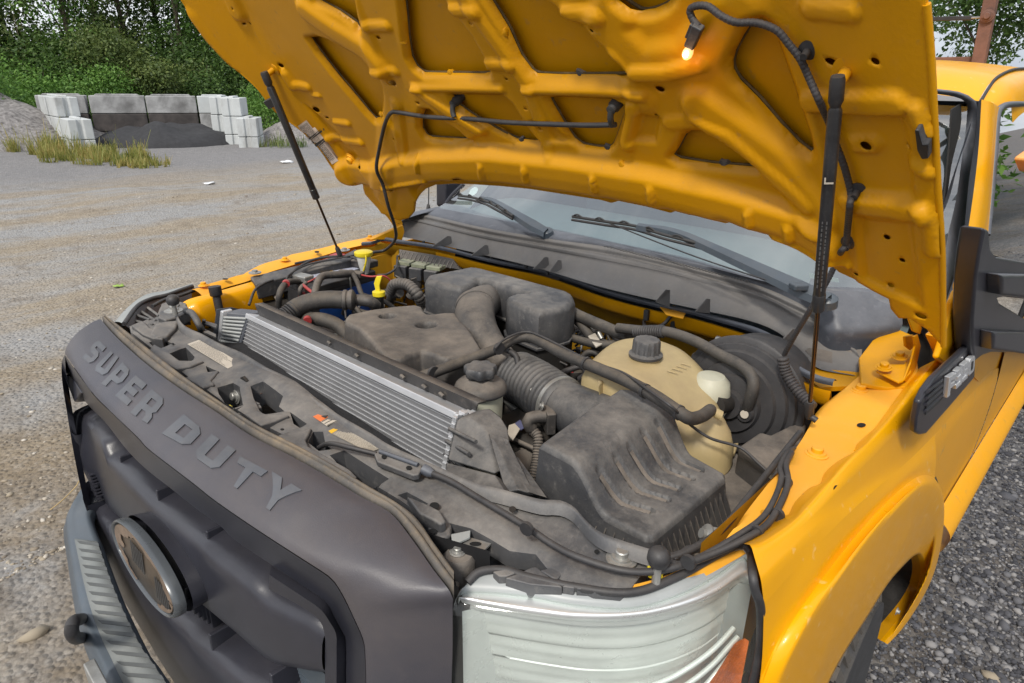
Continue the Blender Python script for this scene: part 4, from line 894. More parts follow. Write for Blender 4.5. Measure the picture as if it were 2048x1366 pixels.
# badge: four chrome characters
def badge():
    G = {'F': [(0,0),(.3,0),(.3,.36),(.85,.36),(.85,.6),(.3,.6),(.3,.74),(1,.74),(1,1),(0,1)], '3': [(0,0),(.8,0),(1,.2),(1,.8),(.8,1),(0,1),(0,.76),(.66,.76),(.66,.62),(.2,.62),(.2,.38),(.66,.38),(.66,.24),(0,.24)],
         '5': [(0,0),(.8,0),(1,.2),(1,.5),(.8,.64),(.34,.64),(.34,.76),(1,.76),(1,1),(0,1),(0,.4),(.66,.4),(.66,.24),(0,.24)], '0': [(0,.15),(.15,0),(.85,0),(1,.15),(1,.85),(.85,1),(.15,1),(0,.85)]}
    c = [('F',(1884,793),(1902,778),(1888,752),(1903,743)), ('3',(1902,776),(1915,764),(1904,740),(1915,730)), ('5',(1915,763),(1927,752),(1917,728),(1928,719)), ('0',(1927,751),(1939,739),(1929,717),(1941,707))]
    for ch, bl, br, tl, tr in c:
        bl, br, tl, tr = [at(q[0], q[1], x=XV+.014) for q in (bl, br, tl, tr)]
        prism('badge_character', [bl.lerp(br, x).lerp(tl.lerp(tr, x), y) for x, y in G[ch]], (.009, 0, 0), M_badge, VT, b=.0012)
        if ch == '0': prism('badge_counter', [bl.lerp(br, x).lerp(tl.lerp(tr, x), y)+Vector((.0093, 0, 0)) for x, y in ((.34,.25),(.66,.25),(.66,.75),(.34,.75))], (.0004, 0, 0), M_ink, VT, b=0)
badge()
# ---- front wheel
WH = empty('front_wheel', (0, 0, 0), parent=TR); wc = Vector((.834, .965, .39)); RW = .39
prof = [(.22, -.12), (.30, -.128), (.36, -.13), (RW-.03, -.122), (RW-.008, -.105), (RW-.004, -.05), (RW-.004, .05), (RW-.008, .105), (RW-.03, .122), (.36, .13), (.30, .128), (.22, .12)]
ty = lathe('tyre', wc, (1, 0, 0), prof, M_tyre, WH, 96)
lathe('rim', wc, (1, 0, 0), [(.22, .10), (.215, .12), (.19, .11), (.17, .06), (.06, .07), (.05, .11), (.01, .115)], M_steel, WH, 48)
lug = []
for i in range(64):
    a = 2*math.pi*i/64; er = Vector((0, math.cos(a), math.sin(a))); et = Vector((0, -math.sin(a), math.cos(a)))
    for j, (xx, w, sk) in enumerate(((-.094, .040, .3), (-.047, .036, -.3), (0, .034, .4), (.047, .036, -.3), (.092, .044, .35))):
        L_ = .0125+.003*((i+j) % 3 == 0); c_ = wc+er*(RW-.003-(.004 if abs(xx) > .09 else 0))+Vector((xx, 0, 0))+et*(((i+j) % 2)*.006)
        V = [c_+Vector((sx*w/2, 0, 0))+et*(sy*L_+sx*sk*.012)+er*(.010 if k_ else -.004) for k_ in (0, 1) for sx, sy in ((-1, -1), (1, -1), (1, 1), (-1, 1))]
        lug.append((V, [(4, 5, 6, 7), (0, 1, 5, 4), (1, 2, 6, 5), (2, 3, 7, 6), (3, 0, 4, 7)]))
for i in range(48):
    a = 2*math.pi*i/48; er = Vector((0, math.cos(a), math.sin(a))); et = Vector((0, -math.sin(a), math.cos(a)))
    c_ = wc+er*(RW-.018)+Vector((.112, 0, 0)); V = [c_+er*sr*.020+et*sy*(.014 if i % 2 else .010)+Vector((xo-(.012 if sr > 0 else 0), 0, 0)) for xo in (0, .016) for sr, sy in ((-1, -1), (1, -1), (1, 1), (-1, 1))]
    lug.append((V, [(4, 5, 6, 7), (0, 1, 5, 4), (1, 2, 6, 5), (2, 3, 7, 6), (3, 0, 4, 7)]))
VV = []; FF = []
for V, F in lug: s_ = len(VV); VV += V; FF += [tuple(s_+i for i in f) for f in F]
tr_ = fixn(mesh_obj('tread_blocks', VV, FF, M_lug, WH, False)); tr_['kind'] = 'stuff'
WH.location = wc-Matrix.Rotation(math.radians(4), 3, 'Z') @ wc; WH.rotation_euler = (0, 0, math.radians(4))
# rear tyre glimpse
lathe('rear_tyre', (.90, 4.6, .40), (1, 0, 0), prof, M_tyre, TR, 64)
# ---- cab
def xc(v): return .925-.125*max(0, min(1, (650-v)/460))
CB = empty('cab', (0, 0, 0), parent=TR)
def C_(l, dx=0): return [at(u, v, x=xc(v)+dx) for u, v in l]
gl_r = [(1800,186,.62),(1867,187,.66),(1912,194,.70),(1929,203,.72),(1935,213,.725),(1932,254,.735),(1922,330,.765),(1912,400,.785),(1896,470,.81),(1880,560,.845),(1868,640,.875)]
right = [at(u, v, x=x) for u, v, x in gl_r]
# windscreen: one bowed pane from pillar to pillar
wr = catmull(right[4:], 24); zt = wr[0]; 
def wrow(p, n=40):
    out = []
    for i in range(n):
        s = 1-2*i/(n-1); out.append(Vector((p.x*s, p.y-.06*(1-s*s), p.z+.012*(1-s*s))))
    return out
wind = loft('windscreen', [wrow(p) for p in wr], M_wsh, CB, nu=40, sub=1, curve=resamp)
trim_o = [(1867,177,.655),(1916,183,.70),(1945,196,.735),(1955,212,.75),(1953,254,.755),(1947,298,.765),(1937,370,.785),(1927,468,.82),(1912,540,.85),(1893,601,.88),(1880,660,.90)]
tr_i = [at(u, v, x=x) for u, v, x in gl_r[1:]]; tr_o = [at(u, v, x=x) for u, v, x in trim_o]
loft('windscreen_trim', [tr_i, [a.lerp(b, .3)+Vector((.004, -.01, .004)) for a, b in zip(catmull(tr_i, 40), catmull(tr_o, 40))], [a.lerp(b, .8)+Vector((.004, -.006, .002)) for a, b in zip(catmull(tr_i, 40), catmull(tr_o, 40))], tr_o], M_cowl, CB, nu=40, sub=3)
p_in = [(1955,203),(1953,254),(1947,298),(1937,370),(1927,468),(1912,540),(1896,590),(1880,640),(1875,690)]
p_ot = [(1964,200),(1958,298),(1952,350),(1944,420),(1930,500),(1912,560),(1903,577)]
# pillar and door frame, painted
d_i = [(1963,199),(1957,298),(1945,400),(1930,490),(1905,575),(1920,610),(1933,650),(1934,690)]
d_o = [(1996,214),(1990,260),(1981,400),(1972,460),(1960,540),(1950,600),(1948,660),(1950,720)]
PI_ = catmull(C_(p_in, -.02), 50); DI = catmull(C_(d_i), 50); DO = catmull(C_(d_o, .012), 50)
loft('pillar_trim', [[p+Vector((-.0, 0, 0)) for p in catmull(C_(p_in, -.03), 50)], [p+Vector((.002, -.004, 0)) for p in catmull(C_([(1963,200),(1957,298),(1945,400),(1932,480),(1912,555),(1898,600),(1893,640),(1890,690)], -.01), 50)]], M_cowl, CB, nu=50, sub=1)
loft('pillar', [DI, [a.lerp(b, .3)+Vector((.008, -.004, 0)) for a, b in zip(DI, DO)], [a.lerp(b, .7)+Vector((.006, 0, 0)) for a, b in zip(DI, DO)], DO, [p+Vector((.0, .04, 0)) for p in DO]], M_paint, CB, nu=50, sub=4)
# fender top corner ahead of the pillar
fc = [(1893,601),(1903,577),(1915,600),(1927,630),(1934,660),(1934,690),(1915,705),(1895,722),(1880,728),(1862,715),(1870,690),(1880,650)]
prism('fender_corner', [at(u, v, x=.925) for u, v in fc], (.012, 0, 0), M_paint, FD, b=.006, seg=3)
prism('fender_rear_edge', [at(u, v, x=.905) for u, v in ((1848,668),(1858,660),(1872,672),(1884,694),(1888,712),(1886,726),(1870,730),(1862,700))], (.02, .0, 0), M_paint, FD, b=.004)
# roof
ro0 = [(1800,176,.55),(1867,176,.655),(1916,182,.70),(1945,195,.735),(1957,202,.75)]
ro1 = [(1800,152,.50),(1863,153,.60),(1910,156,.66),(1950,168,.71),(1968,175,.745)]
R_a = [at(u, v, x=x) for u, v, x in ro0]; R_b = [at(u, v, x=x)+Vector((0, .06, 0)) for u, v, x in ro1]
def rrow(P, dy, dz):
    k = P[-1]; return [Vector((k.x*(1-2*i/29), k.y+dy-.09*(1-(1-2*i/29)**2), k.z+dz+.035*(1-(1-2*i/29)**4))) for i in range(30)]
base = R_a[-1]
loft('roof', [rrow(R_a, 0, -.0), rrow(R_a, .05, .030), rrow(R_a, .14, .062), rrow(R_a, .40, .088), rrow(R_a, .9, .094), rrow(R_a, 1.5, .07)], M_paint, CB, nu=30, sub=4, curve=resamp)
Db = [base+Vector((.002, dy_, dz_-.003)) for dy_, dz_ in ((0, 0), (.05, .030), (.14, .062), (.40, .088), (.9, .094), (1.5, .07))]
Dt = [base+Vector((.045, .02, -.05)), base+Vector((.056, .08, -.018)), base+Vector((.060, .17, .012)), base+Vector((.06, .42, .034)), base+Vector((.06, .92, .036)), base+Vector((.06, 1.5, .02))]
loft('door_frame_top', [Db, [a.lerp(b, .4)+Vector((.008, 0, .006)) for a, b in zip(Db, Dt)], Dt, [p+Vector((.012, .015, -.05)) for p in Dt]], M_paint, CB, nu=30, sub=4)
tube('roof_seam', [p+Vector((.004, 0, .004)) for p in Db], .004, M_ink, CB, 8)
# door glass with grey seal
dg = [(1995,222),(1990,300),(1981,400),(1974,470),(1975,505),(2048,530),(2140,545),(2140,205),(2048,208),(2010,210)]
prism('door_glass', [at(u, v, x=xc(v)+.004) for u, v in dg], (-.004, 0, 0), M_dglass, CB, b=0)
prism('door_void', [at(u, v, x=xc(v)+.004)+Vector((-.10, 0, 0)) for u, v in dg], (-.004, 0, 0), mat('dark_interior', (.02, .02, .02), .9), CB, b=0)
tube('door_glass_seal', C_([(1974,470),(1981,400),(1989,300),(1994,235),(2000,218),(2015,210),(2048,208),(2140,207)], .010), .008, M_cowl, CB, 10)
prism('grab_handle', [at(u, v, x=.90) for u, v in ((2027,320),(2030,312),(2040,305),(2070,285),(2070,330),(2042,343),(2036,342))], (.03, 0, 0), mat('amber_reflector_paint', (.78, .36, .10), .5), TR, b=.01)
# dashboard behind the windscreen
loft('dashboard', [[Vector((x, y+.02*(1-x*x), z)) for x in np.linspace(-.82, .82, 20)] for y, z in ((1.38, 1.24), (1.45, 1.32), (1.7, 1.35), (1.9, 1.28), (1.95, 1.0))], mat('grey_dashboard', (.30, .32, .36), .7, var=.1, scale=3), CB, nu=20, sub=3)
M_int = mat('dim_headliner', (.085, .095, .125), .6, var=.15)
loft('cab_interior', [[Vector((x, y, z)) for x in np.linspace(-.76, .76, 8)] for y, z in ((1.45, .9), (2.15, .95), (2.2, 1.3), (2.25, 1.74), (1.95, 1.77))], M_int, CB, nu=8, sub=1, lin=True)
for sx_ in (-1, 1): loft('side_lining', [[Vector((sx_*.74, y, 1.75)) for y in (1.95, 2.3)], [Vector((sx_*.80, y, 1.3)) for y in (1.45, 2.3)], [Vector((sx_*.82, y, .9)) for y in (1.35, 2.3)]], M_int, CB, nu=4, sub=1, lin=True)
loft('dark_glass_backing', [[Vector((p.x*s_, p.y+.03, p.z-.015)) for s_ in (.66, .8, .9, 1.0)] for p in wr], M_int, CB, nu=4, sub=1)  # added dark strip close behind the glass to make it read darker
# pale round sticker on the windscreen
st = at(948, 382, y=1.52)
lathe('windscreen_sticker', at(947, 383, y=wr[12].y-.05), (0, -.75, .66), [(.022, 0), (.022, .0008)], mat('pale_sticker', (.75, .8, .8), .5), CB, 24)
prism('vin_plate', [at(u, v, y=1.42) for u, v in ((1618,546),(1676,557),(1678,565),(1620,556))], (0, .002, 0), mat('pale_plate', (.6, .68, .66), .5), CB, b=0)
# ---- mirror
MR = empty('door_mirror', (0, 0, 0), parent=TR)
mb = [(1953,560),(1960,510),(1971,456),(1979,460),(1982,497),(1995,514),(2060,526),(2140,540),(2140,604),(2060,599),(2010,594),(1997,597),(2000,606),(2050,637),(2140,660),(2140,706),(2048,706),(1984,705),(1965,712),(1949,724),(1947,690),(1947,640)]
prism('mirror_arm', [at(u, v, x=.975) for u, v in mb], (-.035, 0, 0), M_black, MR, b=.010, seg=3)
prism('arm_clamp', [at(u, v, x=1.0) for u, v in ((2006,550),(2140,552),(2140,604),(2006,590))], (-.03, 0, 0), M_black, MR, b=.008, seg=3)
prism('arm_clamp', [at(u, v, x=1.0) for u, v in ((1990,664),(2140,668),(2140,720),(1988,700))], (-.03, 0, 0), M_black, MR, b=.008, seg=3)
# passenger mirror and its pillar seen under the raised hood
MR2 = empty('door_mirror', (0, 0, 0), parent=TR)
prism('mirror_arm', [at(u, v, x=-.98) for u, v in ((872,365),(905,365),(900,390),(893,405),(878,415),(872,410))], (.04, .02, 0), M_black, MR2, b=.006)
tube('pillar_strip', [at(928, 368, x=-.80), at(905, 390, x=-.84), at(893, 406, x=-.86)], .008, M_black, CB, 8)
lathe('antenna_base', at(857, 425, x=-.93), (0, 0, 1), [(.012, -.02), (.012, 0), (.006, .03), (.003, .035)], M_rub, TR, 16)
tube('antenna', [at(857, 423, x=-.93), at(858, 340, x=-.93)], .0022, M_rub, TR, 6)
# ladder rack of rusty angle iron behind the cab
RK = empty('ladder_rack', (0, 0, 0), parent=TR)
def bar_(name, a, b, w, m): 
    d = (b-a).normalized(); s = d.cross(Vector((0, 1, .01))).normalized()*w; t = d.cross(s).normalized()*w
    return prism(name, [a-s-t, a+s-t, a+s+t, a-s+t], b-a, m, RK, b=.003)
YR = 3.0
bar_('rack_post', at(1955, 137, y=YR), at(1990, -40, y=YR), .022, M_rust)
bar_('rack_rail', at(1780, 125, y=YR+.03), at(1956, 123, y=YR+.03), .018, M_rust)
bar_('rack_brace', at(1780, 40, y=YR+.25), at(1945, 36, y=YR+.03), .008, M_rub)
bar_('brace_rod', at(1942, 36, y=YR+.03), at(1972, 34, y=YR), .004, M_steel)
bolt('rack_bolt', at(1975, 32, y=YR-.03), (0, -1, 0), .012, M_rust, RK)
# ================================================================== ENGINE BAY
def xy(l, z): return [(p.x, p.y) for p in PZ(l, z)]
def offs(poly, d):
    n = len(poly); A = sum(poly[i][0]*poly[(i+1) % n][1]-poly[(i+1) % n][0]*poly[i][1] for i in range(n)); s = 1 if A > 0 else -1; out = []
    for i in range(n):
        a = Vector(poly[i-1][:2]); b = Vector(poly[i][:2]); c = Vector(poly[(i+1) % n][:2]); e1 = (b-a).normalized(); e2 = (c-b).normalized()
        n1 = Vector((e1.y, -e1.x))*s; n2 = Vector((e2.y, -e2.x))*s; m = n1+n2; m = m/max(.35, m.length_squared/2)/1 if m.length > 1e-6 else n1; out.append((b.x+m.x*d*.5*2/2, b.y+m.y*d))
    return out
def sheet(name, outline, holes, zf, m, parent=None, res=.012, wall=.04, edge=.012):
    V, T, O, H = sheet2d(outline, holes, res); X, Y = V[:, 0], V[:, 1]; Z = zf(X, Y)
    for h in list(H)+[O]:
        d = pdist(X, Y, h); q = np.clip(1-d/.007, 0, 1); Z = Z-.004*q*q
    P = [(a, b, c) for a, b, c in zip(X, Y, Z)]; F = [tuple(int(i) for i in t) for t in T]; idx = {(round(a, 6), round(b, 6)): i for i, (a, b) in enumerate(zip(X, Y))}
    for r, w in [(O, edge)]+[(h, wall) for h in H]:
        ii = [idx.get((round(p[0], 6), round(p[1], 6))) for p in r]; ii = [i for i in ii if i is not None]; s = len(P); P += [(P[i][0], P[i][1], P[i][2]-w) for i in ii]; n = len(ii)
        F += [(ii[k], ii[(k+1) % n], s+(k+1) % n, s+k) for k in range(n)]
    return fixn(mesh_obj(name, P, F, m, parent, True, 50))
RS = empty('radiator_shield', (0, 0, 0), parent=TR)
ZS = 1.185
rail = [(372,612),(360,612),(353,622),(356,638),(365,652),(380,662),(405,673),(440,692),(479,708),(510,726),(540,744),(591,772),(629,803),(680,837),(740,872),(780,897),(837,923),(883,943),(945,971),(1000,985),(1060,1001),(1089,1007),(1120,1008),(1147,1021),(1174,1051),(1202,1073),(1250,1091),(1302,1107)]
out_s = rail[2:]+[(1300,1112),(1262,1160),(1243,1170),(1190,1166),(1147,1153),(1106,1132),(1072,1093),(1020,1088),(980,1066),(942,1047),(894,1037),(868,1040),(838,1022),(800,996),(740,960),(660,915),(580,873),(500,832),(440,795),(386,758),(320,706),(262,662),(258,650),(285,640),(312,632),(320,612),(340,606)]
pock = [[(297,682),(313,677),(329,676),(344,685),(322,693),(305,689)], [(339,704),(358,696),(371,692),(389,711),(386,717),(374,722),(358,718),(349,712)], [(411,729),(437,741),(427,746),(416,745)],
        [(434,772),(466,764),(479,772),(486,809),(463,817),(450,802),(437,785)], [(501,773),(527,769),(567,799),(558,814),(569,823),(527,826),(518,818),(507,795)], [(580,825),(614,848),(600,854),(587,846)],
        [(616,882),(626,862),(646,863),(651,886),(664,896),(637,898)], [(659,907),(688,898),(778,954),(746,974),(711,955)], [(795,986),(814,980),(857,1003),(838,1011)]]
hum = at(560, 780, z=1.2); hum2 = at(1180, 1060, z=1.19)
def zsh(X, Y): return ZS+.018*np.exp(-(((X-hum.x)/.22)**2+((Y-hum.y-.03)/.05)**2))+.010*np.exp(-(((X-hum2.x)/.05)**2+((Y-hum2.y)/.03)**2))-.012*np.clip((X-.45)/.25, 0, 1)
sheet('top_panel', xy(out_s, ZS), [xy(h, ZS) for h in pock], zsh, M_shield, RS, wall=.055, edge=.03)
rl = catmull(PZ(rail, ZS+.012), 160)
loft('rear_rail', [[p+Vector((.008, -.010, -.012)) for p in rl], [p+Vector((.004, -.005, -.002)) for p in rl], [p+Vector((0, 0, .004)) for p in rl], [p+Vector((-.004, .004, .001)) for p in rl], [p+Vector((-.004, .006, -.06)) for p in rl]], M_shield, RS, nu=160, sub=3, curve=resamp)
ledges = [([(308,687),(339,705),(358,720),(409,721),(382,732),(352,737),(332,726),(296,702)], .006, .045), ([(369,754),(414,743),(439,740),(430,752),(422,760),(430,768),(405,775),(392,767)], .004, .04),
          ([(487,826),(511,820),(532,827),(580,829),(551,841),(521,850)], .008, .04), ([(553,871),(583,859),(605,862),(624,854),(618,868),(612,880),(618,892),(700,938),(715,953),(700,962),(640,925)], .006, .03),
          ([(262,650),(285,640),(300,655),(332,668),(325,678),(305,676),(285,668)], .008, .04), ([(812,990),(850,1005),(880,1020),(893,1042),(880,1048),(868,1040),(838,1025)], .010, .03)]
for l, up, dn in ledges:
    prism('front_ledge', PZ(l, ZS+up), (0, 0, -dn), M_shield, RS, b=.004)
prism('raised_bracket', PZ([(322,607),(345,598),(372,605),(380,622),(360,632),(330,640),(316,634)], ZS+.014), (0, 0, -.03), M_shield, RS, b=.005)
prism('raised_bracket', PZ([(310,646),(330,642),(357,640),(352,655),(335,672),(312,676),(300,667)], ZS+.010), (0, 0, -.02), M_shield, RS, b=.006)
for a, b in (((250,622),(300,640)), ((270,615),(312,642)), ((262,640),(306,650)), ((300,652),(318,648)), ((288,610),(318,632))):
    tube('clip_rib', [at(*a, z=1.17), at(*b, z=1.185)], .004, M_shield, RS, 6)
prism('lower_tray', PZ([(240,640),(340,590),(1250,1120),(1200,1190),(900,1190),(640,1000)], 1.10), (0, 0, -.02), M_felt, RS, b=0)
# hood latch
LT = empty('hood_latch', (0, 0, 0), parent=TR)
prism('latch_plate', [at(u, v, y=.235) for u, v in ((480,755),(485,753),(492,762),(500,790),(503,806),(486,812),(482,790))], (.0, .006, 0), M_dark, LT, b=.001)
prism('latch_plate', [at(u, v, y=.25) for u, v in ((492,765),(500,768),(506,785),(520,788),(514,794),(514,806),(497,808))], (.0, .01, 0), M_rust, LT, b=.002)
tube('latch_wire', [at(484, 812, y=.23), at(487, 785, y=.23), at(492, 779, y=.23), at(496, 790, y=.23), at(497, 808, y=.23)], .0025, M_steel, LT, 8)
bolt('latch_bolt', at(473, 792, y=.22), (0, -1, .2), .009, M_steel, LT)
prism('latch_bar', PZ([(464,817),(510,801),(521,806),(480,823)], 1.178), (0, 0, -.012), M_shield, LT, b=.002); prism('latch_bar', PZ([(474,826),(520,808),(524,814),(484,829)], 1.176), (0, 0, -.012), M_shield, LT, b=.002)
box('yellow_tag', at(459, 815, z=1.165), (.012, .008, .006), M_yplas, LT, b=0)
# stickers
def sticker(name, l, z, m, lines=0, im=None, parent=RS, lab=None, rows=(.12, .9), ragged=.25):
    P = PZ(l, z); n = (P[1]-P[0]).cross(P[3]-P[0]).normalized(); n = n if n.z > 0 else -n; o = prism(name, [p+n*.0008 for p in P], n*.0005, m, parent, b=0)
    if lab: o['label'] = lab
    a, b, c, d = [p+n*.0015 for p in P]; q = []
    for i in range(lines):
        t = rows[0]+(rows[1]-rows[0])*i/max(1, lines-1); s = .05; A = a.lerp(d, t); B = b.lerp(c, t); w = (d-a)*(.32/lines)
        while s < .95-random.random()*ragged:
            e = min(.96, s+random.uniform(.02, .09)); q.append([A.lerp(B, s), A.lerp(B, e), A.lerp(B, e)+w, A.lerp(B, s)+w]); s = e+.012
    if q:
        V = [p for f in q for p in f]; tx = mesh_obj('print', V, [(4*i, 4*i+1, 4*i+2, 4*i+3) for i in range(len(q))], im or M_greyink, parent, False); tx['kind'] = 'stuff'
    return o
sticker('sticker', [(402,679),(479,726),(456,738),(375,689)][::1], ZS+.003, M_white, 9, lab='pale printed sticker on the left of the shield')
sticker('sticker', [(626,834),(647,825),(660,833),(641,844)], ZS+.008, M_orange, 0, lab='orange warning sticker')
sticker('sticker', [(641,844),(660,833),(676,843),(654,853)], ZS+.007, M_white, 3, M_ink, lab='white warning sticker')
sticker('sticker', [(657,863),(683,850),(688,853),(663,868)], ZS+.004, M_yst, 0, lab='yellow caution strip')
sticker('sticker', [(688,853),(766,896),(738,906),(663,868)], ZS+.0035, mat('dull_label', (.30, .27, .22), .5, var=.2, scale=30), 9, M_white, lab='grey refrigerant label')
p = at(649, 833, z=ZS+.011); prism('warning_mark', [p+Vector(q) for q in ((-.006, -.004, 0), (.006, -.002, 0), (0, .007, 0))], (0, 0, .0006), M_ink, RS, b=0)
# holes, bolts, clips on the shield
hole(869, 1014, 10, 7, RS, z=ZS+.0025, lift=.002); hole(1193, 1108, 5, 4, RS, z=ZS-.006, lift=.004); hole(346, 690, 3, 1.5, RS, z=ZS, lift=.003); hole(1025, 1022, 7, 6, RS, z=ZS+.001, lift=.003, m=M_dark); hole(565, 862, 4, 2, RS, z=ZS+.011, lift=.003)
bolt('panel_bolt', at(1243, 1119, z=ZS-.006)+Vector((0, 0, .003)), (0, 0, 1), .0095, M_steel, RS); lathe('washer', at(1243, 1120, z=ZS-.006)+Vector((0, 0, .001)), (0, 0, 1), [(.022, 0), (.022, .002), (.010, .003)], M_steel, RS, 24)
bolt('panel_bolt', at(347, 620, z=ZS+.016), (0, 0, 1), .009, M_steel, RS); lathe('washer', at(347, 622, z=ZS+.014), (0, 0, 1), [(.024, 0), (.024, .002), (.010, .003)], M_steel, RS, 24)
# hood rest bumpers
def rest(u, v, z, s=1, tall=.03):
    e = empty('hood_rest', (0, 0, 0), parent=TR); p = at(u, v, z=z)
    lathe('rubber_cap', p, (0, 0, 1), [(.006*s, -.004), (.016*s, 0), (.020*s, .008), (.019*s, .017), (.012*s, .024), (.002, .026)], M_rub, e, 24); lathe('stem', p+Vector((0, 0, -tall)), (0, 0, 1), [(.008*s, 0), (.007*s, tall)], M_steel, e, 12)
rest(1316, 1128, 1.205, .78, .03); rest(347, 608, 1.235, .85, .03); box('rest_clip', at(1310, 1142, z=1.18), (.02, .02, .012), M_yplas, TR, rot=.7)
# felt-lined gap and lamp brackets
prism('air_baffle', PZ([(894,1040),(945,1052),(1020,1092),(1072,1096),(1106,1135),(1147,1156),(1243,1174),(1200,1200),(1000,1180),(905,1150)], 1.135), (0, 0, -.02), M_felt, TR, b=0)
LB = empty('lamp_bracket', (0, 0, 0), parent=TR)
prism('bracket_tab', PZ([(843,1030),(868,1026),(886,1022),(900,1032),(904,1050),(903,1068),(884,1078),(866,1066),(850,1048)], 1.178), (0, 0, -.03), M_shield, LB, b=.006); hole(866, 1065, 8, 5, LB, z=1.1785, lift=.002)
prism('slotted_tab', PZ([(919,1092),(940,1074),(983,1086),(958,1110)], 1.168), (0, 0, -.004), M_steel, LB, b=.001); hole(951, 1089, 12, 4, LB, z=1.168, lift=.001)
prism('clear_tab', PZ([(902,1068),(941,1060),(940,1074),(905,1090)], 1.175), (0, 0, -.004), M_hous, LB, b=.001); prism('tab_foot', PZ([(965,1105),(1002,1092),(985,1105),(970,1108)], 1.15), (0, 0, -.004), M_shield, LB, b=.001)
lathe('roller', at(918, 1108, z=1.172), (0, 0, 1), [(.024, -.09), (.024, -.006), (.019, 0), (.004, .0005)], M_dust2, LB, 28); bolt('roller_rivet', at(915, 1104, z=1.173), (0, 0, 1), .006, M_steel, LB)
tube('bent_strap', [at(925, 1125, z=1.12), at(917, 1150, z=1.13), at(908, 1180, z=1.14)], .008, M_dust2, LB, 8)
for l in ([(985,1142),(1010,1138),(1026,1137),(1034,1144),(1015,1152),(998,1152)], [(1032,1148),(1063,1134),(1072,1133),(1084,1142),(1126,1174),(1060,1168),(1010,1155)], [(1080,1140),(1097,1136),(1121,1135),(1123,1150),(1112,1160)], [(1124,1172),(1148,1160),(1150,1176)], [(1152,1176),(1173,1163),(1178,1178)], [(1176,1178),(1193,1172),(1196,1180)]):
    prism('housing_rib', PZ(l, 1.172), (0, 0, -.03), M_shield, LB, b=.002)
# release cable
RC = empty('hood_release_cable', (0, 0, 0), parent=TR)
tube('cable', [at(638, 895, z=1.17), at(660, 887, z=1.20), at(700, 895, z=1.205), at(752, 908, z=1.20)], .0045, M_rub, RC, 10)
tube('cable', [at(u, v, z=z) for u, v, z in ((842,938,1.2),(900,962,1.2),(960,998,1.198),(1050,1052,1.195),(1100,1086,1.19),(1150,1112,1.19),(1230,1138,1.19),(1290,1144,1.19),(1350,1134,1.195),(1425,1108,1.2),(1490,1078,1.212),(1535,1048,1.215),(1562,1005,1.216),(1576,965,1.217),(1572,930,1.22),(1583,905,1.21))], .0052, M_rub, RC, 10)
tube('cable', [at(u, v, z=z) for u, v, z in ((1335,1122,1.18),(1365,1128,1.19),(1420,1104,1.2),(1480,1068,1.213),(1525,1035,1.216),(1550,995,1.217),(1563,955,1.218),(1560,935,1.22),(1575,905,1.21),(1592,895,1.19))], .0045, M_rub, RC, 10)
for (u, v) in ((1512,1065),(1554,1030),(1571,965),(1053,1058),(1376,1125)): lathe('cable_tie', at(u, v, z=1.211), (at(u+8, v-8, z=1.211)-at(u, v, z=1.211)), [(.0105, -.002), (.0105, .004)], M_rub, RC, 14)
prism('cable_housing', PZ([(748,906),(764,900),(838,925),(846,933),(838,948),(826,950),(754,922)], 1.205), (0, 0, -.012), M_shield, RC, b=.003)
tube('housing_rod', [at(760, 903, z=1.208), at(836, 930, z=1.208)], .004, M_cowl, RC, 8); hole(768, 915, 5, 4, RC, z=1.2055, lift=.001); hole(818, 937, 6, 4, RC, z=1.2055, lift=.001)
lathe('ferrule', at(846, 938, z=1.203), (at(860, 945, z=1.2)-at(846, 938, z=1.203)), [(.009, 0), (.009, .012), (.006, .02)], M_cowl, RC, 14)
# ---- radiator
RD = empty('radiator', (0, 0, 0), parent=TR)
rt0, rt1 = at(491, 630, x=-.595), at(908, 829, x=.322); rb0, rb1 = at(474, 702, x=-.595), at(884, 936, x=.322)
dn = ((rb0-rt0)+(rb1-rt1))*.5; dn_l = rb0-rt0; dn_r = rb1-rt1
nr = (rt1-rt0).cross(dn).normalized(); nr = nr if nr.y < 0 else -nr
def RP(s, t, d=0): return rt0.lerp(rt1, s)+dn_l.lerp(dn_r, s)*t+nr*d
def corr_mat():
    m = mat('radiator_fins', (.40, .40, .41), .45, metal=.5, var=.12, scale=6); n = m.node_tree.nodes; l = m.node_tree.links; b = n['Principled BSDF']; t = n.new('ShaderNodeTexCoord'); w = n.new('ShaderNodeTexWave'); w.inputs['Scale'].default_value = 95; w.inputs['Distortion'].default_value = .3
    l.new(t.outputs['Object'], w.inputs['Vector']); bp = n.new('ShaderNodeBump'); bp.inputs['Strength'].default_value = .8; bp.inputs['Distance'].default_value = .002; l.new(w.outputs[0], bp.inputs['Height']); l.new(bp.outputs[0], b.inputs['Normal'])
    src = b.inputs['Base Color'].links[0].from_socket; x = n.new('ShaderNodeMix'); x.data_type = 'RGBA'; r = n.new('ShaderNodeMapRange'); r.inputs[1].default_value = .2; r.inputs[2].default_value = .8; r.inputs[4].default_value = .65; l.new(w.outputs[0], r.inputs[0]); l.new(r.outputs[0], x.inputs[0]); l.new(src, x.inputs[6]); x.inputs[7].default_value = (.05, .05, .055, 1); l.new(x.outputs[2], b.inputs['Base Color']); return m
M_fin = corr_mat()
loft('core', [[RP(s_/20, t_, -.012) for s_ in range(21)] for t_ in (0, .5, 1, 1.5, 1.9)], M_fin, RD, nu=21, sub=2)
for i in range(17):
    t = .13+i*.095; a, b = RP(.0, t), RP(1, t); w = dn.normalized()*.0008; prism('tube', [a-w-nr*.0095, a+w-nr*.0095, b+w-nr*.0095, b-w-nr*.0095], -nr*.003, M_alu, RD, b=0)
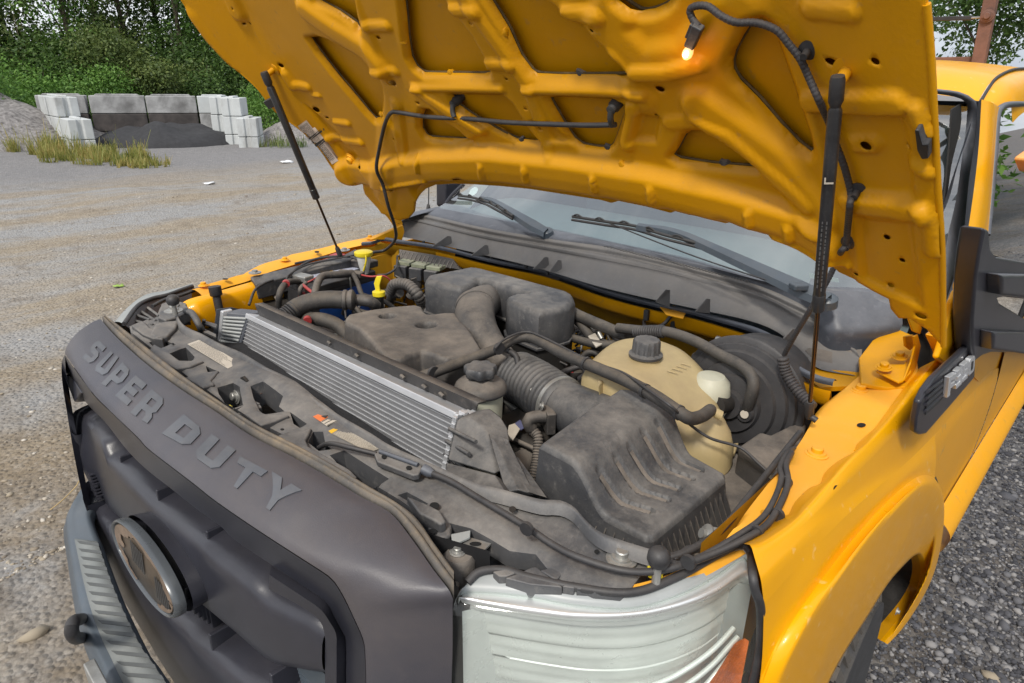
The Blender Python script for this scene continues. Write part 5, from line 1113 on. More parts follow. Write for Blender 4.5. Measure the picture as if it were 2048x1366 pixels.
tl = RP(-.002, -.02); tr2 = RP(1.002, -.02); w_ = dn.normalized()*.011; prism('top_channel', [tl-w_*.3, tl+w_, tr2+w_, tr2-w_*.3], -nr*.045, M_alu, RD, b=.002)
tl = RP(-.002, -.02, -.02); 
for s0 in (1.0,):
    a, b = RP(1.0, -.04, .003), RP(1.0, 1.15, .003); prism('tank_crimp', [a, a+Vector((.012, 0, 0)), b+Vector((.012, 0, 0)), b], -nr*.02, M_alu, RD, b=.002)
for i in range(9):
    a = RP(1.012, .05+i*.12, .005); box('crimp_tab', a, (.010, .006, .010), M_alu, RD, b=.001)
a, b = RP(1.0, -.07, -.01), RP(1.0, -.07, -.045)
for i in range(3): box('crimp_tab', RP(1.012, -.07, -.012-.014*i), (.016, .010, .006), M_alu, RD, b=.001)
# end tank, driver's side
prism('end_tank', [at(u, v, y=y) for u, v, y in ((911,838,.41),(942,832,.43),(966,852,.43),(978,873,.42),(990,952,.38),(892,922,.36))], (.0, .05, -.0), M_dust, RD, b=.006)
for (a, b) in (((899,858),(952,884)), ((893,882),(938,908)), ((889,908),(965,965))): tube('tank_rib', [at(a[0], a[1], y=.395), at(b[0], b[1], y=.375)], .004, M_dust, RD, 8)
prism('side_baffle', [at(u, v, y=y) for u, v, y in ((893,925,.36),(990,950,.36),(1012,985,.34),(985,985,.33),(890,945,.33))], (.0, .02, -.02), M_dust, RD, b=.002)
prism('support_post', [at(u, v, y=y) for u, v, y in ((975,865,.42),(985,868,.43),(1038,980,.37),(1010,985,.36))], (.02, .02, -.01), M_dust, RD, b=.003)
prism('support_post', [at(u, v, y=y) for u, v, y in ((990,900,.42),(1005,905,.43),(1060,985,.38),(1045,985,.38))], (.02, .02, -.01), M_dust, RD, b=.003)
# left louvred end frame
LL = [at(u, v, x=x) for u, v, x in ((447,624,-.66),(500,629,-.60),(476,702,-.60),(440,690,-.66))]
prism('end_frame', LL, (0, .05, 0), M_cowl, RD, b=.004); 
prism('end_frame_lip', [LL[0]+Vector((-.008, -.006, .004)), LL[0]+Vector((.008, -.006, .004)), LL[3]+Vector((.008, -.006, 0)), LL[3]+Vector((-.008, -.006, 0))], (0, .03, 0), M_alu, RD, b=.003)
for i in range(9):
    t = .12+i*.1; a = LL[0].lerp(LL[3], t)+Vector((.014, -.004, 0)); b = LL[1].lerp(LL[2], t)+Vector((-.006, -.004, 0)); tube('frame_louvre', [a, b], .0042, M_hous, RD, 8)
prism('corner_plate', [at(u, v, x=-.68) for u, v in ((432,618),(448,622),(441,690),(425,676))], (.01, .04, 0), M_cowl, RD, b=.002)
for l in ([(405,640),(435,648),(432,655),(405,646)], [(405,655),(432,668),(432,674),(404,662)]): prism('side_shelf', PZ(l, 1.17), (0, 0, -.006), M_dust, RD, b=.001)
tube('side_shelf', [at(408, 640, z=1.18), at(406, 664, z=1.14)], .005, M_dust, RD, 6); tube('hinge_arm', [at(372, 622, z=1.2), at(385, 628, z=1.21), at(398, 650, z=1.19), at(403, 660, z=1.17)], .009, M_dust, RD, 8)
# fan shroud rail behind the core
sa, sb = at(512, 608, z=1.215), at(957, 808, z=1.235); sc, se = at(521, 630, z=1.175), at(949, 834, z=1.195)
SH = empty('fan_shroud', (0, 0, 0), parent=TR)
loft('shroud_rail', [[sa+Vector((0, .02, -.004)), sb+Vector((0, .02, -.004))], [sa, sb], [sa.lerp(sc, .3), sb.lerp(se, .3)], [sc, se], [sc+Vector((0, .0, -.05)), se+Vector((0, 0, -.05))]], M_dust2, SH, nu=30, lin=True, auto=25, thick=.004)
for s in (.42, .55, .74, .82, .88): tube('shroud_tab', [sa.lerp(sb, s)+Vector((0, -.004, -.012)), sa.lerp(sb, s)+Vector((.014, -.006, -.014))], .004, M_dust2, SH, 6)
sq = sa.lerp(sb, .78)
loft('shroud_top', [[sa+Vector((0, .015, -.006)), sq+Vector((0, .015, -.006))], [sa+Vector((.06, .08, -.05)), sq+Vector((-.04, .08, -.05))], [sa+Vector((.1, .10, -.12)), sq+Vector((-.08, .10, -.12))]], M_dust, SH, nu=30, sub=2)
# ---- engine cover
EC = empty('engine_cover', (0, 0, 0), parent=TR)
ecp = xy([(689,646),(690,636),(697,629),(740,620),(787,614),(831,611),(845,615),(850,626),(856,631),(866,631),(890,628),(911,628),(925,643),(946,673),(963,702),(960,712),(925,719),(893,723),(875,719),(864,713),(843,708),(825,714),(805,723),(782,726),(764,714),(743,688),(717,660)], 1.205)
d1 = at(776, 638, z=1.2); d2 = at(853, 658, z=1.2)
def zec(X, Y): return 1.208+.006*np.sin((X+.3)*5)*np.cos((Y-.65)*5)
dome('cover_shell', ecp, 1.208, 1.13, M_dust2, EC, r=.011, res=.0045, dents=((d1.x, d1.y, .020, .05), (d2.x, d2.y, .024, .06)), zf=zec, draft=.008)
prism('cover_flange', [Vector((x, y, 1.135)) for x, y in offs(ecp, .008)], (0, 0, -.006), M_dust, EC, b=.002)
prism('lower_duct', PZ([(880,722),(970,705),(1010,745),(995,790),(950,778),(905,750)], 1.12), (0, 0, -.06), M_dust2, EC, b=.02, seg=4)
# ---- rear resonator box
AB = empty('resonator_box', (0, 0, 0), parent=TR)
rbx = xy([(849,558),(854,549),(900,540),(942,532),(960,534),(1050,557),(1135,580),(1148,588),(1151,598),(1140,612),(1110,620),(1078,624),(1045,612),(1015,600),(1012,592),(1030,585),(1056,584),(1010,571),(965,557),(955,557),(948,565),(930,574),(915,574),(880,568)], 1.265)
dome('box_top', rbx, 1.265, 1.165, M_dust, AB, r=.016, res=.009)
prism('box_lip', [Vector((x, y, 1.168)) for x, y in offs(rbx, .008)], (0, 0, -.008), M_dust, AB, b=.002)
prism('box_base', [Vector((x, y, 1.159)) for x, y in offs(rbx, -.004)], (0, 0, -.11), M_dark, AB, b=.004)
tube('box_wire', [at(1050, 672, z=1.19), at(1090, 665, z=1.19), at(1128, 655, z=1.19), at(1146, 625, z=1.2)], .0015, M_steel, AB, 6)
# ---- intake duct, bellows, sensor tube
ID = empty('intake_duct', (0, 0, 0), parent=TR)
tube('duct', [at(u, v, z=z) for u, v, z in ((1003,604,1.18),(975,601,1.205),(950,622,1.21),(958,660,1.19),(985,702,1.16),(1015,738,1.14),(1045,762,1.135))], .05, M_dust2, ID, 28, rf=lambda t: .043+.012*math.sin(min(1, t*1.3)*math.pi)**2)
lathe('duct_collar', at(951, 617, z=1.212), (at(955, 640, z=1.2)-at(950, 612, z=1.212)), [(.05, -.012), (.056, -.010), (.056, .002), (.051, .004), (.054, .008), (.054, .016), (.05, .018)], M_dust2, ID, 40)
bell_a, bell_b = at(1032, 752, z=1.138), at(1112, 802, z=1.138)
corr('bellows', [bell_a, bell_a.lerp(bell_b, .5)+Vector((0, 0, .004)), bell_b], .060, M_rub if False else M_dust, ID, pitch=.0135, amp=.06, seg=40)
lathe('bellows_cuff', bell_b, (bell_b-bell_a), [(.058, -.004), (.061, 0), (.061, .022), (.057, .026), (.055, .03)], M_dust, ID, 40)
dirn = (at(1180, 840, z=1.14)-bell_b).normalized()
lathe('hose_clamp', bell_b+(bell_b-bell_a).normalized()*.007, (bell_b-bell_a), [(.0618, 0), (.063, .001), (.063, .009), (.0618, .010)], M_steel, ID, 40)
cs = bell_b+(bell_b-bell_a).normalized()*.011+Vector((-.045, -.028, .036)); tube('clamp_screw', [cs+Vector((-.004, -.012, -.010)), cs+Vector((.012, .022, .012))], .006, M_steel, ID, 10)
tube('sensor_tube', [bell_b, at(1150, 822, z=1.14), at(1200, 850, z=1.14), at(1240, 870, z=1.13)], .051, M_dust, ID, 32, rf=lambda t: .051+.02*t)
for i in range(7):
    a = math.radians(15+i*18); pass
box('sensor_plate', at(1097, 838, z=1.13)+Vector((0, 0, .0)), (.055, .02, .05), M_dust2, ID, rot=-.6, b=.003); bolt('sensor_screw', at(1084, 812, z=1.165), (-.5, -.8, .3), .005, M_steel, ID); bolt('sensor_screw', at(1101, 853, z=1.12), (-.5, -.8, .3), .005, M_steel, ID)
tube('sensor_plug', [at(1092, 833, z=1.14), at(1072, 834, z=1.14), at(1056, 840, z=1.135), at(1062, 856, z=1.115)], .014, M_dust2, ID, 14)
corr('sensor_harness', [at(1064, 860, z=1.11), at(1076, 876, z=1.10), at(1074, 915, z=1.07), at(1068, 945, z=1.05), at(1060, 975, z=1.03)], .0105, M_dust2, ID, pitch=.006, amp=.10, seg=12)
# elastic strap arch between duct and hose
tube('duct_strap', [at(1003, 700, z=1.19), at(1018, 702, z=1.21), at(1032, 712, z=1.205), at(1036, 730, z=1.19)], .007, M_rub, ID, 8)
# ---- steering fluid reservoir
PS = empty('steering_fluid_reservoir', (0, 0, 0), parent=TR); pc = at(961, 777, z=1.195)
lathe('body', pc, (0, 0, 1), [(.040, -.20), (.045, -.10), (.048, -.012), (.048, -.004)], M_tank2, PS, 40); lathe('neck_lid', pc, (0, 0, 1), [(.052, -.006), (.056, -.002), (.056, .004), (.054, .007), (.053, .011), (.046, .017), (.028, .023), (.026, .025)], M_dust2, PS, 48)
lathe('lid_gasket', pc, (0, 0, 1), [(.0565, -.0035), (.057, -.001), (.057, .0005), (.0565, .0015)], M_rub, PS, 48)
lathe('cap', pc+Vector((0, 0, .024)), (0, 0, 1), [(.021, 0), (.022, .006), (.031, .008), (.033, .012), (.033, .024), (.030, .028), (.012, .030)], M_dust, PS, 72, wob=lambda a, h: 1+.09*math.sin(7*a)*(1 if h > .007 else 0))
tube('seam', [pc+Vector((.018, -.031, -.02)), pc+Vector((.016, -.028, -.18))], .003, M_tank2, PS, 6); prism('mount_ear', PZ([(905,790),(925,775),(935,800),(912,800)], 1.19), (0, 0, -.004), M_tank2, PS, b=.001)
# ---- big coolant pipes below the sensor
PG = empty('coolant_pipe', (0, 0, 0), parent=TR)
tube('pipe', [at(1026, 806, z=1.04), at(1036, 850, z=1.04), at(1050, 892, z=1.03), at(1068, 925, z=1.0)], .032, M_dust2, PG, 24)
tube('pipe', [at(1110, 880, z=1.02), at(1075, 905, z=1.03), at(1045, 935, z=1.03), at(1030, 975, z=1.0)], .038, M_dust2, PG, 24)
lathe('hose_clamp', at(1050, 925, z=1.03), (at(1040, 940, z=1.02)-at(1058, 918, z=1.035)), [(.041, -.006), (.041, .006)], M_dark, PG, 24)
prism('pipe_label', [at(u, v, z=1.107) for u, v in ((1014,868),(1018,852),(1036,846),(1042,856),(1026,882))], (0, 0, .002), M_white, PG, b=0); prism('pipe_label', [at(u, v, z=1.108) for u, v in ((1030,848),(1040,841),(1052,855),(1042,861))], (0, 0, .002), mat('faded_blue_label', (.12, .13, .25), .5), PG, b=0)
# ---- air filter box
M_groove = mat('dust_filled_groove', (.19, .165, .14), .8, var=.35, scale=30, bump=.4, bscale=300)
AF = empty('air_filter_box', (0, 0, 0), parent=TR)
afp = [(.520, .437), (.60, .434), (.738, .438), (.747, .448), (.748, .56), (.747, .675), (.738, .690), (.66, .705), (.60, .722), (.56, .738), (.52, .740), (.487, .712), (.50, .58)]
GRV = [[(at(a, b, z=1.226).x, at(a, b, z=1.226).y), (at(a, b, z=1.226).x*.45+at(c, d, z=1.163).x*.55, at(a, b, z=1.226).y*.45+at(c, d, z=1.163).y*.55), (at(c, d, z=1.163).x, at(c, d, z=1.163).y)] for a, b, c, d in ((1203,924,1300,1020), (1236,901,1333,997), (1264,882,1355,975), (1290,860,1382,955), (1318,842,1400,938))]
def zaf(X, Y):
    t = np.clip((X-.588)/.080, 0, 1); t = t*t*(3-2*t); Z = 1.234-.072*t
    for g in GRV: k = np.clip((.0085-pdist(X, Y, g, False))/.0016, 0, 1); Z = Z-.007*k
    return Z
dome('lid', afp, 1.2, 1.088, M_dust, AF, r=.011, res=.0030, zf=zaf, draft=.010)
for g in GRV:
    gc = catmull([Vector((a_, b_, 0)) for a_, b_ in g], 16)
    zz = zaf(np.array([p.x for p in gc]), np.array([p.y for p in gc])); d_ = (gc[-1]-gc[0]).normalized(); n_ = Vector((-d_.y, d_.x, 0))*.0058
    loft('groove_floor', [[Vector((p.x, p.y, z+.0022))+n_ for p, z in zip(gc, zz)], [Vector((p.x, p.y, z+.0022))-n_ for p, z in zip(gc, zz)]], M_groove, AF, nu=16, curve=resamp)
fl = offs(afp, .020); prism('flange', [Vector((x, y, 1.088)) for x, y in fl], (0, 0, -.012), M_dust2, AF, b=.002); prism('box_base', [Vector((x, y, 1.076)) for x, y in afp], (0, 0, -.16), M_dark, AF, b=.002)
def fin(x, y, dx, dy):
    t = Vector((-dy, dx, 0))*.0012; a = Vector((x, y, 1.142)); b = Vector((x, y, 1.0885)); c = Vector((x+dx*.026, y+dy*.026, 1.0885)); prism('rib', [a-t, b-t, c-t], t*2, M_dust2, AF, b=0)
for i in range(13): fin(.53+i*.0172, .4365-.002, .0, -1)
for i in range(14): fin(.748, .452+i*.0168, 1, 0)
for i in range(5): fin(.500-i*.0, .46+i*.03, -1, -.1)
tube('drain_hose', [at(1106, 1003, z=1.09), at(1108, 985, z=1.10), at(1122, 980, z=1.11), at(1140, 992, z=1.11), at(1150, 1012, z=1.09)], .007, M_dust, AF, 10)
# tray with louvres between filter box and fender
prism('tray', [Vector((x, y, 1.080)) for x, y in ((.745, .40), (.80, .40), (.825, .52), (.815, .70), (.80, .90), (.66, .90), (.66, .70), (.745, .70))], (0, 0, -.012), M_dust2, TR, b=.002)
for i in range(8):
    y = .47+i*.040; prism('tray_louvre', [Vector((.772, y, 1.0815)), Vector((.815, y+.012, 1.0815)), Vector((.815, y+.030, 1.0815))], (0, 0, .0006), M_black, TR, b=0)
tube('fender_seal', [at(u, v, z=z) for u, v, z in ((1310,1120,1.16),(1370,1105,1.165),(1440,1062,1.17),(1500,990,1.18),(1560,915,1.185),(1600,865,1.19))], .006, M_rub, TR, 8)
prism('fuse_cover', PZ([(1476,892),(1520,862),(1540,868),(1598,840),(1614,846),(1604,890),(1575,925),(1548,945)], 1.14), (0, 0, -.10), M_dust2, TR, b=.008, seg=3)
box('tray_bolt', at(1421, 1068, z=1.14), (.03, .02, .02), M_steel, TR, rot=.6, b=.006); lathe('tray_washer', at(1415, 1070, z=1.145), (-.6, -.7, .4), [(.017, 0), (.017, .003), (.008, .006), (.008, .012)], M_steel, TR, 24); bolt('tray_bolt', at(1549, 943, z=1.14), (-.6, -.6, .5), .008, M_steel, TR)
prism('rubber_flap', PZ([(1345,1108),(1372,1090),(1422,1082),(1425,1090),(1388,1103),(1350,1118)], 1.165), (0, 0, -.006), M_rub, TR, b=.002)
# ---- coolant tank
CTK = empty('coolant_tank', (0, 0, 0), parent=TR)
ctp = [(.372, .742), (.345, .80), (.322, .90), (.345, .965), (.41, 1.0), (.50, .985), (.565, .965), (.63, .905), (.675, .86), (.685, .80), (.655, .765), (.60, .745), (.52, .735), (.45, .725)]
ctp = [(p.x, p.y) for p in catmull([Vector((a, b, 0)) for a, b in ctp], 60, True)]
def zct(X, Y):
    t = np.clip((X-.46)/.22, 0, 1); t = t*t*(3-2*t); return 1.248-.085*t-.014*np.exp(-(((X-.62)/.018)**2+((Y-.80)/.03)**2))
dome('tank', ctp, 1.25, .98, M_tank, CTK, r=.045, res=.010, zf=zct, draft=.006)
prism('tank_seam', [Vector((x, y, 1.075)) for x, y in offs(ctp, .007)], (0, 0, .005), M_tank, CTK, b=.001)
for i in range(4): a_ = at(1335+i*9, 742-i*5, z=1.238); tube('moulded_mark', [a_, a_+Vector((.018, .012, -.003))], .0012, M_tank, CTK, 5)
cc = at(1291, 713, z=1.250); lathe('neck', cc+Vector((0, 0, -.02)), (0, 0, 1), [(.036, 0), (.030, .022)], M_tank, CTK, 40)
lathe('cap', cc, (0, 0, 1), [(.034, 0), (.0365, .002), (.0365, .007), (.031, .010), (.0295, .012), (.0285, .036), (.026, .040), (.006, .041)], M_dust, CTK, 96, wob=lambda a, h: 1+.035*(1 if math.sin(14*a) > .3 else -.5)*(1 if h > .0105 else 0))
prism('strap_clip', PZ([(1193,738),(1212,728),(1216,752),(1196,772)], 1.225), (.006, .004, -.04), M_tank, CTK, b=.004)
p = at(1420, 820, z=1.205); tube('outlet', [p+Vector((.018, .012, -.01)), p], .010, M_tank, CTK, 14); prism('tank_foot', PZ([(1395,905),(1440,890),(1478,884),(1470,905),(1430,922)], 1.10), (0, 0, -.01), M_tank, CTK, b=.003)
# ---- hoses
def hose(name, l, r, m=M_hose, seg=14, parent=TR, lab=None): 
    o = tube(name, [at(u, v, z=z) for u, v, z in l], r, m, parent, seg)
    if lab: o['label'] = lab
    return o
hose('coolant_hose', [(815,762,1.17),(864,746,1.2),(930,722,1.21),(995,697,1.225),(1025,680,1.235),(1054,674,1.24),(1083,684,1.24),(1127,708,1.245),(1198,738,1.255),(1243,757,1.26),(1279,775,1.262),(1316,796,1.262),(1360,826,1.25),(1382,837,1.235),(1404,832,1.22),(1421,820,1.205)], .0125, lab='long grey hose crossing the bay to the coolant tank')
hose('thin_wire', [(990,697,1.235),(1010,678,1.25),(1050,664,1.255),(1085,674,1.255),(1180,722,1.262),(1245,745,1.272),(1290,775,1.278),(1345,815,1.27),(1375,845,1.21),(1420,876,1.18),(1480,895,1.165),(1515,925,1.15),(1540,948,1.14)], .0028, M_rub, 8)
for (u, v, z) in ((867,745,1.205),(998,697,1.23),(1060,674,1.24),(1173,727,1.253),(1290,782,1.262),(1358,825,1.25)): lathe('cable_tie', at(u, v, z=z), (at(u+10, v+5, z=z)-at(u, v, z=z)), [(.0145, -.003), (.0145, .003)], M_rub, TR, 16)
hose('heater_hose', [(1100,665,1.14),(1140,675,1.16),(1190,688,1.17),(1240,690,1.17),(1275,700,1.15)], .011)
tube('booster_hose', [at(u, v, y=y) for u, v, y in ((1235,656,1.0),(1290,662,1.0),(1335,664,1.0),(1389,682,.99),(1440,710,.98),(1475,727,.97),(1498,745,.96),(1507,768,.95),(1500,800,.95),(1492,822,.96))], .0125, M_hose, TR, 14)
corr('hose_sleeve', [at(1270, 664, y=1.0), at(1300, 663, y=1.0), at(1328, 663, y=1.0)], .0145, M_rub, TR, pitch=.006)
tube('main_harness', [at(u, v, y=y) for u, v, y in ((1140,622,1.05),(1165,635,1.05),(1200,650,1.04),(1235,665,1.03),(1258,672,1.02))], .016, M_hose, TR, 12)
tube('branch_harness', [at(u, v, z=z) for u, v, z in ((1125,640,1.17),(1150,638,1.19),(1172,660,1.18),(1190,690,1.14),(1203,710,1.10))], .014, M_hose, TR, 12)
prism('harness_label', [at(u, v, z=1.175) for u, v in ((1176,674),(1190,668),(1204,690),(1192,696))], (0, 0, .003), M_white, TR, b=0)
lathe('joint_ring', at(1132, 640, z=1.17), (1, .2, .3), [(.018, 0), (.020, .004), (.018, .01)], M_dust2, TR, 20)
UH = empty('radiator_hose', (0, 0, 0), parent=TR); UH['label'] = 'upper thick hose with ribbed sleeve at the left of the bay'
hose('hose', [(583,622,1.18),(600,611,1.19),(625,603,1.20),(655,599,1.205),(690,600,1.205)], .026, parent=UH, seg=20); hose('thin_end', [(690,600,1.205),(715,600,1.2),(740,603,1.2),(752,612,1.18)], .017, M_dust2, 16, UH)
corr('ribbed_sleeve', [at(562, 640, z=1.16), at(575, 630, z=1.17), at(592, 616, z=1.185)], .026, M_rub, UH, pitch=.007, seg=20); lathe('clamp', at(688, 600, z=1.205), (at(705, 600, z=1.205)-at(688, 600, z=1.205)), [(.024, -.004), (.030, 0), (.030, .008), (.026, .012), (.030, .018), (.030, .026), (.022, .032)], M_dust2, UH, 28)
LH = empty('radiator_hose', (0, 0, 0), parent=TR); LH['label'] = 'lower hose beside the engine cover'
hose('hose', [(605,642,1.14),(630,638,1.16),(655,642,1.165),(680,654,1.15),(700,676,1.13)], .020, parent=LH, seg=18); corr('ribbed_sleeve', [at(583, 650, z=1.12), at(596, 644, z=1.13), at(612, 640, z=1.145)], .021, M_rub, LH, pitch=.006, seg=18)
# dipstick
DS = empty('dipstick', (0, 0, 0), parent=TR); dp = at(758, 592, z=1.20)
lathe('tube_top', dp, (0, 0, 1), [(.013, -.07), (.013, -.01), (.0145, -.008), (.0145, -.002)], M_rub, DS, 20); lathe('cap', dp, (0, 0, 1), [(.015, 0), (.019, .002), (.019, .014), (.015, .016), (.006, .018)], M_yplas, DS, 24)
hx = Vector((.010, .006, 0)); prism('handle', [dp+Vector((0, 0, .016))+hx*-.6, dp+Vector((0, 0, .016))+hx*.6, dp+Vector((0, 0, .035))+hx*.5, dp+Vector((0, 0, .065))+hx*1.4, dp+Vector((0, 0, .062))+hx*-.2, dp+Vector((0, 0, .040))+hx*-1.0], (.004, -.006, 0), M_yplas, DS, b=.002)
# washer filler
WF = empty('washer_filler', (0, 0, 0), parent=TR); wp = at(727, 507, z=1.255)
lathe('neck', wp, (0, 0, 1), [(.012, -.07), (.020, -.035), (.025, -.006)], mat('white_cloudy_plastic', (.6, .6, .56), .4), WF, 28); lathe('cap', wp, (0, 0, 1), [(.028, -.008), (.031, -.004), (.031, .006), (.026, .009), (.005, .011)], M_yplas, WF, 32)
tube('cap_strap', [wp+Vector((.028, -.01, 0)), wp+Vector((.03, -.012, -.02)), wp+Vector((.012, -.012, -.055)), wp+Vector((.0, -.010, -.065))], .003, M_yplas, WF, 8)
# ---- battery
BT = empty('battery', (0, 0, 0), parent=TR); zb = 1.165
bA, bB, bC = at(545, 561, z=zb), at(618, 592, z=zb), at(752, 553, z=zb); bD = bA+(bC-bB)
prism('lid', [bA, bB, bC, bD], (0, 0, .022), M_rub, BT, b=.004); prism('case', [bA.lerp(bC, .01), bB.lerp(bD, .01), bC.lerp(bA, .01), bD.lerp(bB, .01)], (0, 0, -.17), M_rub, BT, b=.004)
sd_ = (bC-bB); nb = Vector((sd_.y, -sd_.x, 0)).normalized(); nb = nb if nb.dot(CAM-bB) > 0 else -nb
prism('side_label', [bB.lerp(bC, .12)+nb*.002+Vector((0, 0, -.012)), bB.lerp(bC, .96)+nb*.002+Vector((0, 0, -.012)), bB.lerp(bC, .96)+nb*.002+Vector((0, 0, -.15)), bB.lerp(bC, .12)+nb*.002+Vector((0, 0, -.15))], nb*.001, M_blue, BT, b=0)
nc = bB.lerp(bC, .27)+nb*.0032+Vector((0, 0, -.035)); tx_ = sd_.normalized()
prism('hexagon_logo', [nc+tx_*(.020*math.cos(a))+Vector((0, 0, .020*math.sin(a))) for a in [math.pi/3*i for i in range(6)]], nb*.0006, M_yst, BT, b=0)
def text(s, o, ex, ey, h, m, parent, nm='lettering', ext=.0003):
    c = bpy.data.curves.new('txt', 'FONT'); c.body = s; c.size = 1; c.extrude = 0; c.align_x = 'CENTER'; t = bpy.data.objects.new('txt', c); COL.objects.link(t); dg = bpy.context.evaluated_depsgraph_get(); me = bpy.data.meshes.new_from_object(t.evaluated_get(dg)); bpy.data.objects.remove(t); bpy.data.curves.remove(c)
    V = [Vector(o)+ex*(v.co.x*h)+ey*(v.co.y*h) for v in me.vertices]; F = [tuple(p.vertices) for p in me.polygons]; bpy.data.meshes.remove(me); return mesh_obj(nm, V, F, m, parent, False)
text('NAPA', nc+nb*.0010-Vector((0, 0, .004)), tx_ if tx_.cross(Vector((0, 0, 1))).dot(nb) > 0 else -tx_, Vector((0, 0, 1)), .0125, M_ink, BT)
zt_ = zb+.0228
def bq(a, b): return bB+(bC-bB)*a+(bA-bB)*b+Vector((0, 0, .0226))
prism('top_label', [bq(.15, .25), bq(.9, .25), bq(.9, .95), bq(.15, .95)], (0, 0, .0008), mat('battery_label', (.45, .48, .58), .4, var=.15, scale=30), BT, b=0)
prism('top_label_stripe', [bq(.18, .7), bq(.75, .7), bq(.75, .92), bq(.18, .92)], (0, 0, .0014), M_blue, BT, b=0); prism('top_label_stripe', [bq(.45, .45), bq(.6, .45), bq(.68, .92), bq(.53, .92)], (0, 0, .0018), M_yst, BT, b=0)
p = bq(.80, .65); box('red_terminal_cover', p+Vector((0, 0, .022)), (.045, .04, .035), M_red, BT, rot=.3, b=.004); box('red_terminal_cover', p+Vector((-.01, -.03, .012)), (.04, .03, .024), M_red, BT, rot=.3, b=.004)
box('hold_down', bq(.62, .02)+Vector((0, 0, .01)), (.09, .035, .018), M_dust2, BT, rot=.5, b=.004); tube('hold_down_rod', [bq(.62, .0)+Vector((.01, -.012, .03)), bq(.62, .0)+Vector((.01, -.012, -.12))], .003, M_steel, BT, 8)
box('terminal_clamp', bq(.12, .35)+Vector((0, 0, .012)), (.06, .04, .02), M_steel, BT, rot=.2, b=.004); box('terminal_clamp', bq(.98, .3)+Vector((0, 0, .014)), (.10, .06, .026), M_dust2, BT, rot=.2, b=.006)
for l, r, m in (([(600,563,1.19),(575,565,1.21),(560,585,1.20),(558,615,1.15),(566,640,1.10)], .010, M_hose), ([(612,566,1.2),(600,580,1.19),(606,600,1.15),(618,605,1.13)], .007, M_dust2), ([(628,610,1.15),(630,585,1.19),(638,560,1.215),(650,551,1.22),(680,549,1.215),(705,546,1.21)], .012, M_dust2),
                ([(705,545,1.21),(715,565,1.20),(725,590,1.17),(745,594,1.16),(752,585,1.18)], .008, M_hose), ([(612,566,1.2),(628,558,1.21),(640,550,1.215)], .0025, M_red), ([(606,570,1.2),(625,585,1.19),(645,596,1.17)], .005, M_red), ([(715,548,1.2),(740,553,1.2),(768,552,1.2),(782,562,1.18)], .003, M_red),
                ([(575,560,1.2),(590,540,1.22),(625,520,1.23),(665,513,1.235),(705,515,1.23),(730,530,1.22)], .004, M_rub), ([(572,562,1.2),(580,548,1.215),(620,528,1.225),(700,512,1.235),(722,505,1.23)], .003, M_rub), ([(498,610,1.17),(510,580,1.2),(528,567,1.21),(546,560,1.21)], .004, M_rub)):
    hose('battery_cable', l, r, m, 10)
for (u, v, z) in ((572,567,1.213),(604,590,1.17),(615,640,1.17)): lathe('red_tape', at(u, v, z=z), (1, -.6, -.2), [(.0115, -.006), (.0115, .006)], M_red, TR, 12)
# battery tray walls and rail
prism('tray_wall', PZ([(516,574),(545,567),(600,625),(566,640),(520,605)], 1.12), (0, 0, -.12), M_dark, BT, b=.002)
tube('tray_brace', [at(530, 560, z=1.17), at(555, 600, z=1.13), at(575, 640, z=1.08)], .006, M_dust2, BT, 6)
prism('inner_rail', [at(u, v, z=z) for u, v, z in ((500,553,1.205),(690,508,1.225),(712,497,1.23),(718,505,1.23),(700,520,1.215),(512,570,1.19))], (0, 0, -.05), M_dust, TR, b=.004)
for (u, v) in ((510,546),(689,501)): p = at(u, v, z=1.213); lathe('washer', p, (0, 0, 1), [(.020, 0), (.020, .003), (.009, .004), (.009, .010)], M_steel, TR, 20)
tube('rail_rod', [at(590, 527, z=1.225), at(655, 513, z=1.23)], .004, M_rub, TR, 8)
# ---- passenger side fender edge
FP = empty('fender', (0, 0, 0), parent=TR)
pf0 = PZ([(385,577,1.20),(440,561,1.205),(486,547,1.208),(520,530,1.21),(560,517,1.212),(590,505,1.215),(640,497,1.218),(690,482,1.225),(735,473,1.235),(770,462,1.25),(800,450,1.26)], 1.2)
pf1 = PZ([(405,590,1.19),(450,573,1.19),(495,560,1.195),(530,545,1.20),(575,531,1.203),(610,520,1.205),(650,508,1.21),(695,495,1.22),(738,485,1.23),(770,475,1.24),(797,468,1.25)], 1.2)
loft('flange', [[p+Vector((-.04, 0, -.12)) for p in pf0], [p+Vector((-.012, 0, -.006)) for p in pf0], pf0, pf1, [p+Vector((0, 0, -.004)) for p in pf1]], M_dusty, FP, nu=80, sub=2, lin=True, auto=50)
tA = PZ([(352,628,1.15),(358,612,1.17),(372,601,1.183),(392,594,1.19),(430,584,1.19),(470,573,1.19),(512,561,1.19)], 1.19)
loft('inner_panel', [tA, [p+Vector((.028, -.004, -.008)) for p in tA], [p+Vector((.042, -.006, -.035)) for p in tA], [p+Vector((.046, -.008, -.085)) for p in tA], [p+Vector((.035, 0, -.095)) for p in tA], [p+Vector((.045, 0, -.17)) for p in tA]], M_paint, FP, nu=50, sub=4)
tube('panel_seam', [at(395, 632, z=1.12), at(440, 622, z=1.12), at(480, 607, z=1.12), at(516, 594, z=1.12)], .003, M_ink, FP, 6)
prism('lower_wall', [Vector((-.86, .35, 1.16)), Vector((-.86, 1.15, 1.2)), Vector((-.86, 1.15, .8)), Vector((-.86, .35, .8))], (.01, 0, 0), M_fire, FP, b=0)
for (u, v, z) in ((407,571,1.205),(570,520,1.213),(740,476,1.24)): bolt('fender_bolt', at(u, v, z=z), (0, 0, 1), .008, M_dusty, FP)
